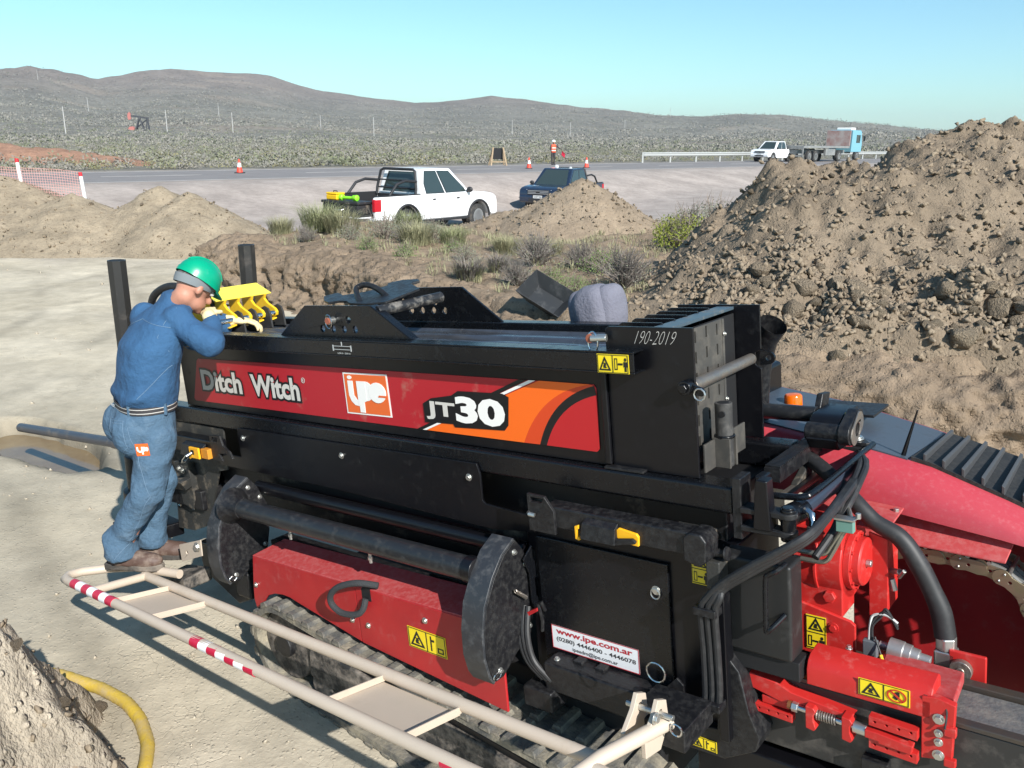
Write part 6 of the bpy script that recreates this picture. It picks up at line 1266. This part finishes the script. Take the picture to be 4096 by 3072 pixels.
# belt
bel = obj('belt', PM(MB().loft([ell(K['wa']-up*.026, fw, rt, .182, .136, 40), ell(K['wa']-up*.026, fw, rt, .188, .142, 40), ell(K['wa']+up*.014, fw, rt, .187, .141, 40), ell(K['wa']+up*.014, fw, rt, .181, .135, 40), ell(K['wa']-up*.026, fw, rt, .182, .136, 40)], False)), mat('belt_web', (.03, .028, .03), .7), person, .002)
for h in (-.014, .006): obj('belt_stitch', PM(MB().loft([ell(K['wa']+up*(h-.002), fw, rt, .1885, .1425, 40), ell(K['wa']+up*(h+.002), fw, rt, .1888, .1428, 40)], False)), mat('stitch_white', (.5, .48, .45), .8), bel)
for a in (-.3, .9, 2.2): c_ = K['wa']+rt*.19*math.cos(a)-fw*.145*math.sin(a); obj('belt_loop', PM(MB().box(c_.x-.008, c_.x+.008, c_.y-.008, c_.y+.008, c_.z-.036, c_.z+.024)), DENIM, person, .003)
# shirt
mb = MB()
mb.loft([ell(K['wa']-up*.02+fw*.01, fw, rt, .178, .132), ell(K['wa']+up*.06, fw, rt, .192, .145), ell(K['wa'].lerp(K['ch'], .5)-fw*.01, fw, rt, .193, .145), ell(K['ch']-fw*.012, fw, rt, .205, .142), ell(K['ch'].lerp(K['nb'], .55)-fw*.012, fw, rt, .192, .118), ell(K['nb']-up*.02, fw, rt, .11, .085), ell(K['nb']+up*.02+fw*.012, fw, rt, .072, .07)])
mb.cap(K['rs']-rt*.03, K['re'], .074, .057).cap(K['re'], K['rw']-(K['rw']-K['re']).normalized()*.06, .054, .042).cap(K['ls']+rt*.03, K['le'], .074, .058).cap(K['le'], K['lw']-(K['lw']-K['le']).normalized()*.05, .068, .056)
mb.loft([ell(K['nb']+up*.0, fw, rt, .075, .07), ell(K['nb']+up*.05+fw*.02, fw, rt, .068, .062)])
def sf(p):
    w = p+Vector((-1.95, 4.08, .50)); arm_ = max(0, min(1, (w.x+1.72)/.12)); lo = math.exp(-((w.z-1.44)/.07)**2)
    q = Vector((w.x*4+w.z*3, w.y*4, w.z*6-w.x*4)); n1 = noise.noise(q); n2 = noise.noise(q*2.0+Vector((7,7,7))); return (.35+.65*max(arm_, lo))*(.015*(1-2.5*abs(n1))+.008*n2)
shirt = remesh('shirt', PM(mb), .010, CHAM, person, 5, sf)
_j = jeans; jeans = shirt
seam('yoke_seam', lerp(K['ls']-up*.05, K['ch']+up*.13, 12)+lerp(K['ch']+up*.13, K['rs']-up*.03, 12)[1:])
seam('armhole_seam', [K['rs']+rt*.02+fw*(-.02)+up*.07, K['rs']-rt*.04-up*.01, K['rs']-rt*.05-up*.08, K['rs']-rt*.01-up*.15, K['rs']+fw*.04-up*.2])
seam('shirt_side_seam', lerp(K['rs']+fw*.03-up*.18, K['wa']+rt*.1+fw*.05+up*.05, 20)); jeans = _j
# boots
def boot(an, d, z0, ln=.285):
    d = Vector(d).normalized(); s = Vector((d.y, -d.x, 0)); an = Vector(an); h = an-d*.075; h.z = z0; mb = MB()
    mb.loft([ell(h+d*.075+up*.10, d, s, .042, .046), ell(h+d*.07+up*.06, d, s, .048, .068), ell(h+d*.10+up*.03, d, s, .05, .11)])
    mb.ball(h+d*.06+up*.05, (.075, .046, .05), 14, 10, (d, s, up)).ball(h+d*.19+up*.045, (.10, .05, .045), 16, 10, (d, s, up)).ball(h+d*.13+up*.05, (.11, .046, .05), 14, 10, (d, s, up))
    b = remesh('boot', PM(mb), .008, BOOT, person, 4, lambda p: .002*noise.noise(p*30))
    out = [(h+d*(x-.02)+s*y) for x, y in ((0, .03), (.0, -.03), (.05, -.042), (.12, -.038), (.2, -.05), (.27, -.042), (.31, -.012), (.31, .015), (.27, .042), (.2, .048), (.12, .038), (.05, .042))]
    so = MB(); so.prism([(p.x, p.y) for p in out], 'z', z0, z0+.032); obj('boot_sole', PM(so), SOLE, b, .006)
    for i in range(6): q = h+d*(.0+i*.05); obj('sole_lug', PM(MB().box(q.x-.012, q.x+.012, q.y-.03, q.y+.03, z0-.006, z0+.002)), SOLE, b)
boot(K['ra'], (.96, -.06, 0), .505); boot(K['la'], (.93, .05, 0), .475)
# helmet, brim, hair, cap lining
hc_ = H+hup*.045-hdir*.005; ax = (hdir, hrt, hup); rings = []
for i in range(13):
    a = i/12*math.pi/2; rings.append([hc_+hdir*(.116*math.cos(a)*math.cos(t)+.0)+hrt*(.099*math.cos(a)*math.sin(t))+hup*(.10*math.sin(a)) for t in [2*math.pi*k/36 for k in range(36)]])
hm = obj('helmet', PM(MB().loft(rings)), HELM, person, 0, 60)
obj('helmet_rim', PM(MB().loft([[hc_+hdir*(.120*math.cos(t))+hrt*(.103*math.sin(t))+hup*z_ for t in [2*math.pi*k/36 for k in range(36)]] for z_ in (-.022, -.004, .004)], False)), HELM, hm, 0, 60)
br = []
for t in [-.95+1.9*k/14 for k in range(15)]: br.append((hc_+hdir*(.114*math.cos(t))+hrt*(.098*math.sin(t))-hup*.012, hc_+hdir*(.114*math.cos(t)+.05*max(0, math.cos(t*1.5)))+hrt*(.102*math.sin(t))-hup*.028))
v = []; f = []
for a, b in br: v += [a, b, b-hup*.004, a-hup*.004]
for i in range(14):
    for k in range(4): f.append((4*i+k, 4*i+(k+1) % 4, 4*i+4+(k+1) % 4, 4*i+4+k))
obj('helmet_peak', PM(MB().add(v, f)), mat('peak_dark_green', (.0, .14, .08), .4), hm)
for s in (-.3, 0, .3): obj('helmet_ridge', PM(MB().tube([hc_+hdir*(.114*math.cos(a))+hrt*(.09*s*math.cos(a*.4))+hup*(.1015*math.sin(a)*(1-.25*s*s)+.001) for a in [.5+2.1*k/12 for k in range(13)]], .004, 6)), HELM, hm)
mbh = MB()
for i in range(1): mbh.ball(hc_-hup*.035-hdir*.02, (.092, .078, .055), 20, 12, ax)
obj('hair', PM(mbh), HAIR, person)
obj('cap_lining', PM(MB().loft([[hc_+hdir*(rx*math.cos(t)-.008)+hrt*(ry*math.sin(t))+hup*(z_-.02*math.cos(t)*-1) for t in [2*math.pi*k/30 for k in range(30)]] for rx, ry, z_ in ((.108, .093, -.016), (.102, .088, -.042), (.096, .083, -.058))], False)), CAPG, person)
# logo patch on the thigh
pt_ = K['rh'].lerp(K['rk'], .33); hit = surf([(pt_+fw*.045+Vector((dx, 0, dz))-vdir*.6, vdir) for dx, dz in ((-.03, -.035), (.03, -.03), (.03, .035), (-.03, .03))])
if len(hit) == 4:
    cpt = sum(hit, Vector())/4; nx = (hit[1]-hit[0]).normalized(); ny = (hit[3]-hit[0]); ny = (ny-nx*ny.dot(nx)).normalized(); nz = nx.cross(ny)
    if nz.dot(vdir) > 0: nz = -nz
    def patch(nm, polys, off, m, par):
        mb = MB()
        for pl in polys: k = len(pl); vv = [cpt+nx*u+ny*w+nz*off for u, w in pl]; mb.add(vv+[p-nz*.002 for p in vv], [tuple(range(k)), tuple(range(2*k-1, k-1, -1))]+[(i, (i+1) % k, (i+1) % k+k, i+k) for i in range(k)])
        return obj(nm, mb, m, par, smooth=0)
    pa = patch('logo_patch', [[(-.034, -.032), (.034, -.032), (.034, .032), (-.034, .032)]], .008, LORG, person)
    patch('patch_mark', [[(-.028, .016), (-.02, .016), (-.02, -.002), (-.012, -.006), (-.004, -.002), (-.004, .016), (.004, .016), (.004, -.024), (-.004, -.024), (-.004, -.012), (-.016, -.014), (-.028, -.004)], [(.010+.011*math.cos(t*.5236), .004+.012*math.sin(t*.5236)) for t in range(12)], [(.024+.008*math.cos(t*.5236), .003+.011*math.sin(t*.5236)) for t in range(12)]], .0095, PWHT, pa)
cb_ = K['wa']-fw*.145-rt*.04; mbx = MB(); v, f = text_geo('WEST', .03); 
e1_ = (rt*.96+fw*.1).normalized(); obj('belt_lettering', PM(MB().add([cb_-fw*.004+e1_*(p[0]*.022-.03)+up*(p[1]*.022-.014) for p in v], f)), PWHT, bel, smooth=0)
# ---- flagger on the road
fl = empty('person', (2.8, 63.6, .945), rad(-60)); tag(fl, 'person in orange vest and white helmet holding a red flag on the distant road', 'person')
mb = MB(); mb.cap((-.02, .1, .08), (0, .1, .5), .05, .07).cap((0, .1, .5), (0, .09, .9), .075, .09).cap((.03, -.1, .08), (.0, -.1, .5), .05, .07).cap((0, -.1, .5), (0, -.09, .9), .075, .09).cap((-.04, .1, .04), (.12, .1, .03), .045, .035).cap((-.02, -.1, .04), (.16, -.1, .03), .045, .035)
mb.loft([ell((0, 0, .85), (1,0,0), (0,1,0), .17, .12), ell((0, 0, 1.1), (1,0,0), (0,1,0), .16, .11), ell((0, 0, 1.32), (1,0,0), (0,1,0), .2, .12), ell((0, 0, 1.44), (1,0,0), (0,1,0), .1, .07)])
mb.cap((0, .2, 1.36), (.22, .34, 1.18), .055, .045).cap((.22, .34, 1.18), (.40, .44, 1.08), .042, .035).cap((0, -.2, 1.36), (.02, -.27, 1.1), .055, .045).cap((.02, -.27, 1.1), (.12, -.24, .9), .042, .035).cap((0, 0, 1.42), (.01, 0, 1.52), .055, .05).ball((.02, 0, 1.59), (.095, .075, .12), 16, 10)
for i in range(5): mb.cap((.41, .44, 1.08), (.47, .43+.014*(i-2), 1.05-.01*i), .012, .01, 8)
for i in range(5): mb.cap((.12, -.24, .88), (.14, -.255+.014*i, .80), .012, .01, 8)
remesh('body', mb, .018, mat('flagger_dark_clothes', (.035, .03, .035), .9), fl, 4)
obj('vest', MB().loft([ell((0, 0, .88), (1,0,0), (0,1,0), .19, .14), ell((0, 0, 1.1), (1,0,0), (0,1,0), .18, .13), ell((0, 0, 1.32), (1,0,0), (0,1,0), .215, .138), ell((0, 0, 1.43), (1,0,0), (0,1,0), .15, .09)]), mat('hi_vis_orange', (.85, .09, .03), .7), fl)
for h in (.98, 1.16): obj('vest_band', MB().loft([ell((0, 0, h), (1,0,0), (0,1,0), .192, .143), ell((0, 0, h+.05), (1,0,0), (0,1,0), .192, .143)], False), PWHT, fl)
obj('helmet', MB().lathe((.02, 0, 1.62), (0,0,1), [(0, .14), (.02, .135), (.08, .11), (.12, .06), (.135, .01)], 20), PWHT, fl); obj('face', MB().ball((.055, 0, 1.56), (.07, .065, .09), 14, 10), SKIN, fl)
fg = empty('hand_flag', (2.8, 63.6, .945), rad(-60)); tag(fg, 'red flag on a stick in the hand of the flagger', 'flag'); obj('stick', MB().cyl((.36, .42, 1.12), (.72, .50, .82), .012, 8), WOOD, fg)
fv = [[Vector((.45+.05*i+.0*j, .44+.02*i+.02*math.sin(j*1.1), 1.04-.042*i-.07*j)) for j in range(6)] for i in range(6)]; mbf = MB()
mbf.add([p for r_ in fv for p in r_]+[p+Vector((.006, .006, 0)) for r_ in fv for p in r_], [(i*6+j, i*6+j+1, i*6+j+7, i*6+j+6) for i in range(5) for j in range(5)]+[(36+i*6+j, 36+i*6+j+6, 36+i*6+j+7, 36+i*6+j+1) for i in range(5) for j in range(5)]); obj('flag_cloth', mbf, mat('flag_red', (.6, .015, .05), .8), fg)
# ================================================================== PLANTS
prng = np.random.default_rng(11)
GRASS = mat('tussock_straw', (.30, .28, .16), .9, col2=(.22, .22, .12), scale=4); GRASSG = mat('tussock_green', (.20, .23, .10), .9, col2=(.27, .27, .15), scale=4); GREYB = mat('grey_brush', (.20, .175, .155), .9, col2=(.13, .115, .10), scale=6); LEAFG = mat('leaf_green', (.12, .19, .05), .8, col2=(.17, .23, .08), scale=5); LEAFGR = mat('leaf_grey_green', (.17, .19, .13), .9, col2=(.23, .24, .18), scale=5); LEAFY = mat('leaf_yellow_green', (.20, .22, .02), .8, col2=(.14, .18, .03), scale=4); TWIG = mat('twig', (.16, .13, .10), .9, col2=(.24, .2, .17), scale=6)
def blades(n, R, h, w, lean, r):
    V = []; Q = []
    for i in range(n):
        a = r.uniform(0, 6.28); rr = R*.35*math.sqrt(r.random()); b = np.array([rr*math.cos(a), rr*math.sin(a), 0]); a2 = a+r.normal()*.5; hh = h*r.uniform(.55, 1.1); ln = lean*r.uniform(.2, 1.1)
        d = np.array([math.cos(a2), math.sin(a2), 0]); s = np.array([-d[1], d[0], 0])*w*r.uniform(.6, 1.3); m_ = b+d*ln*.35*hh+np.array([0,0,hh*.62]); t = b+d*ln*hh+np.array([0,0,hh*(1-.28*ln)]); o = len(V); V += [b-s, b+s, m_+s*.8, m_-s*.8, t+s*.15, t-s*.15]; Q += [(o, o+1, o+2, o+3), (o+3, o+2, o+4, o+5)]
    return np.array(V), np.array(Q)
def leaves(n, R, h, ls, r, hollow=.35, flat=.8):
    V = []; Q = []
    for i in range(n):
        a = r.uniform(0, 6.28); ph = math.acos(r.uniform(-.15, 1)); rad_ = (hollow+(1-hollow)*r.random()**.6); lump = .75+.35*noise.noise(Vector((math.cos(a)*1.6, math.sin(a)*1.6, ph*1.5))+Vector((R*30, 0, 0)))
        c = np.array([R*rad_*lump*math.sin(ph)*math.cos(a), R*rad_*lump*math.sin(ph)*math.sin(a), h*.12+h*.85*rad_*lump*math.cos(ph)])
        d = r.normal(size=3); d[2] = abs(d[2])+.3; d /= np.linalg.norm(d); u = np.cross(d, r.normal(size=3)); u /= np.linalg.norm(u); s = ls*r.uniform(.6, 1.3); o = len(V); V += [c-u*s*.28, c+d*s*.5-u*s*.0+np.cross(d, u)*s*.1, c+u*s*.28, c-d*s*.5]; Q += [(o, o+1, o+2, o+3)]
    return np.array(V), np.array(Q)
def twigs(n, R, h, r, w=.004):
    mb = MB()
    for i in range(n):
        a = r.uniform(0, 6.28); ph = r.uniform(.1, 1.25); L_ = r.uniform(.6, 1.1); t = Vector((R*L_*math.sin(ph)*math.cos(a), R*L_*math.sin(ph)*math.sin(a), h*L_*math.cos(ph)*.95)); m_ = t*.5+Vector((r.normal()*.04*R, r.normal()*.04*R, .06*h)); mb.tube([(0,0,-.02), tuple(m_), tuple(t)], w, 3, False, [w*2.2, w*1.3, w*.5])
        for k in range(2): e = m_+(t-m_)*r.uniform(.1, .7); q = e+Vector((r.normal()*.2*R, r.normal()*.2*R, abs(r.normal())*.2*h)); mb.tube([tuple(e), tuple(q)], w*.6, 3, False, [w*.8, w*.3])
    return mb
VAR = {}
def plant_proto(kind, k):
    r = np.random.default_rng(100+k*7+len(kind))
    if kind == 'tussock': return [('blades', np_mesh('blades', *blades(700, .75, .46, .0032, .95, r), GRASS, smooth=False))]
    if kind == 'tussockg': return [('blades', np_mesh('blades', *blades(700, .75, .5, .0032, .9, r), GRASSG, smooth=False))]
    if kind == 'tussockgrey': return [('blades', np_mesh('blades', *blades(420, .45, .42, .004, 1.0, r), GREYB, smooth=False)), ('green_blades', np_mesh('green_blades', *blades(160, .5, .34, .004, 1.1, r), GRASSG, smooth=False))]
    tm = tomesh('stems', twigs(46 if kind != 'greyshrub' else 150, .42, .5, r), 0); tm.materials.append(TWIG if kind != 'greyshrub' else GREYB)
    lv = {'green': (LEAFG, 1100, .028), 'greygreen': (LEAFGR, 1000, .026), 'greyshrub': (LEAFGR, 380, .02), 'yellow': (LEAFY, 1500, .03)}[kind]
    return [('stems', tm), ('foliage', np_mesh('foliage', *leaves(lv[1], .46, .52, lv[2], r), lv[0], smooth=False))]
def plant(name, kind, x, y, s, label, cat, k=0, group=None, sz=1.):
    key = (kind, k % 3)
    if key not in VAR: VAR[key] = plant_proto(kind, k % 3)
    e = empty(name, (x, y, G1(x, y)-.01), prng.uniform(0, 6.28)); e.scale = (s, s, s*sz); tag(e, label, cat, group)
    for nm, me in VAR[key]:
        o = bpy.data.objects.new(nm, me); COL.objects.link(o); o.parent = e
    return e
GB = 'plants on the earth bank'
PL = [
 ('tussock_grass','tussockg',-3.9,17.1,1.25,'tallest pale green tussock of grass at the tail of the white pickup','grass'),
 ('tussock_grass','tussock',-3.35,16.6,1.15,'straw coloured tussock just right of the tallest tussock','grass'),
 ('tussock_grass','tussock',-4.45,16.3,.8,'small straw tussock at the left end of the bank','grass'),
 ('shrub','greygreen',-2.45,16.3,1.15,'grey green shrub below the tail light of the white pickup','shrub'),
 ('shrub','greygreen',-1.55,16.2,1.1,'tall grey green shrub hiding the rear wheel of the white pickup','shrub'),
 ('tussock_grass','tussock',-1.75,15.2,1.0,'straw tussock in front of the rear wheel of the white pickup','grass'),
 ('tussock_grass','tussockg',-1.1,15.4,.8,'green tussock below the doors of the white pickup','grass'),
 ('shrub','green',-2.5,14.5,.62,'small green shrub nearest the left part of the bank edge','shrub'),
 ('shrub','green',-1.72,13.4,.62,'round green shrub with bare woody base on the bank','shrub'),
 ('shrub','green',-1.02,14.2,.6,'upright green shrub right of the round woody shrub','shrub'),
 ('tussock_grass','tussockgrey',-.62,11.6,.95,'grey tussock with green skirt in the middle of the bank','grass'),
 ('tussock_grass','tussockgrey',-.22,12.3,.8,'grey tussock just behind the grey and green one','grass'),
 ('shrub','greyshrub',.35,12.9,1.15,'large grey twiggy shrub behind the black steel scoop','shrub'),
 ('shrub','greyshrub',.05,11.1,.8,'low grey twiggy shrub left of the black steel scoop','shrub'),
 ('shrub','green',.5,11.2,.72,'bright green shrub behind the black steel scoop','shrub'),
 ('shrub','green',.78,10.5,.62,'green shrub touching the right end of the black scoop','shrub'),
 ('shrub','green',1.25,11.9,.9,'wide green shrub left of the largest dirt heap','shrub'),
 ('shrub','greyshrub',1.4,10.6,1.15,'dense grey twiggy shrub above the folded cloth','shrub'),
 ('shrub','greyshrub',1.0,12.6,.9,'grey twiggy shrub below the peaked dirt heap','shrub'),
 ('shrub','green',1.85,10.1,.42,'tiny green shrub among clods at the foot of the largest heap','shrub'),
 ('shrub','yellow',3.05,15.6,1.5,'yellow green bush in the hollow left of the largest heap','shrub'),
 ('shrub','yellow',2.75,14.4,1.2,'lower yellow green bush nearest the largest heap','shrub'),
 ('shrub','greygreen',3.6,17.2,1.5,'grey green bush behind the yellow green one','shrub'),
 ('shrub','green',3.9,15.7,1.4,'dark green bush against the left slope of the largest heap','shrub'),
 ('shrub','greygreen',4.3,18.4,1.6,'grey green bush farthest back beside the largest heap','shrub'),
 ('tussock_grass','tussock',-.1,14.2,.8,'straw tussock in front of the peaked dirt heap','grass'),
 ('tussock_grass','tussock',.6,14.0,.7,'small straw tussock below the peaked dirt heap','grass'),
 ('shrub','greygreen',-3.0,15.6,.8,'grey green shrub between the straw tussock and the bank edge','shrub'),
 ('shrub','greyshrub',-2.0,15.9,.9,'grey twiggy shrub under the tail of the white pickup','shrub'),
 ('shrub','greygreen',-.75,13.2,.7,'low grey green shrub in the middle of the bank','shrub'),
 ('shrub','greyshrub',-3.75,15.3,.7,'grey twiggy shrub at the left end of the bank','shrub'),
 ('tussock_grass','tussockg',-2.2,17.6,1.0,'green tussock behind the tail light shrub','grass'),
]
for i, (nm, kd, x, y, s, lab, cat) in enumerate(PL): plant(nm, kd, x, y, s, lab, cat, i, GB)
# low dry ground cover between the plants
r = np.random.default_rng(5); V = []; Q = []; n0 = 0
gx_, gy_ = r.uniform(-5, 3, 900), r.uniform(9.5, 19, 900); kk = edge_dist(gx_, gy_) > .35; gx_, gy_ = gx_[kk], gy_[kk]; gzz = gz(gx_, gy_)
for x, y, z in zip(gx_, gy_, gzz):
    v, q = blades(9, .18, .14, .004, 1.1, r); V.append(v+np.array([x, y, z])); Q.append(q+n0); n0 += len(v)
tag(link('ground_cover', np_mesh('ground_cover', np.concatenate(V), np.concatenate(Q), GRASS, smooth=False), None), 'sparse dry grass wisps between the shrubs of the bank', 'grass', kind='stuff')
# scrub plain beyond the road: one mass
def scrub(name, N, d0, d1, s0, s1, nl, m, seed, lab, ls=.45):
    r = np.random.default_rng(seed); d = d0*(d1/d0)**r.random(N*2); a = np.radians(r.uniform(-43, 43, N*2)); x, y = d*np.sin(a), d*np.cos(a); u = road_u(x, y)-.00022*np.maximum(0, .714*x+.70*(y-47.6)-15)**2; k = np.where(u > 12.5)[0][:N]; x, y, d = x[k], y[k], d[k]
    z = gz(x, y); V = np.empty((len(k), nl, 4, 3), np.float32)
    s = s0+(s1-s0)*r.random(len(k))**2; s = s*(.8+.4*fbm(x, y, .03, 3, 77))
    c = r.normal(size=(len(k), nl, 3))*np.array([.42, .42, .25]); c[..., 2] = np.abs(c[..., 2])+.12
    dr = r.normal(size=(len(k), nl, 3)); dr /= np.linalg.norm(dr, axis=-1, keepdims=True); uu = np.cross(dr, r.normal(size=(len(k), nl, 3))); uu /= np.linalg.norm(uu, axis=-1, keepdims=True)
    sz = ls*(.6+.7*r.random((len(k), nl, 1)))
    for i, (p, q_) in enumerate(((0, -1), (.5, 0), (0, 1), (-.5, 0))): V[:, :, i] = (c+dr*sz*p*1.4+uu*sz*q_*.4)*s[:, None, None]+np.stack([x, y, z], -1)[:, None]
    return tag(link(name, np_mesh(name, V.reshape(-1, 3), np.arange(len(k)*nl*4).reshape(-1, 4), m, smooth=False), None), lab, 'scrub', kind='stuff')
S1 = mat('scrub_grey', (.195, .19, .16), .95, col2=(.245, .225, .195), scale=.08); S2 = mat('scrub_green', (.145, .16, .095), .95, col2=(.195, .198, .13), scale=.06); S3 = mat('scrub_straw', (.24, .22, .12), .95, col2=(.19, .18, .09), scale=.08)
scrub('near_scrub', 5200, 45, 200, .35, 1.15, 44, S1, 1, 'grey scrub covering the plain beyond the road', .16); scrub('green_scrub', 1300, 45, 190, .4, 1.4, 44, S2, 2, 'green scrub scattered over the plain beyond the road', .16); scrub('dry_grass_scrub', 2400, 45, 150, .3, .9, 36, S3, 3, 'dry yellow grass patches beyond the road', .16); scrub('far_scrub', 20000, 175, 900, .6, 2.0, 10, S1, 4, 'distant scrub speckling the hills', .3); scrub('far_green_scrub', 7000, 175, 900, .6, 2.0, 10, S2, 6, 'distant green scrub speckling the hills', .3); scrub('slope_scrub', 15000, 420, 960, 1.4, 3.6, 6, S1, 8, 'distant scrub dotting the upper slopes', .3)
# ================================================================== thin haze over the plain
hz = MB().box(-3300, 3300, -3300, 3300, -40, 110)
hm_ = bpy.data.materials.new('haze_air'); hm_.use_nodes = True; n_ = hm_.node_tree; n_.nodes.clear()
vo_ = n_.nodes.new('ShaderNodeOutputMaterial'); pv_ = n_.nodes.new('ShaderNodeVolumePrincipled'); pv_.inputs['Color'].default_value = (.86, .93, 1, 1); pv_.inputs['Density'].default_value = .0002; pv_.inputs['Anisotropy'].default_value = .2
n_.links.new(pv_.outputs[0], vo_.inputs['Volume'])
tag(obj('haze', hz, hm_, smooth=0), 'thin pale haze over the plain', 'haze', kind='stuff')
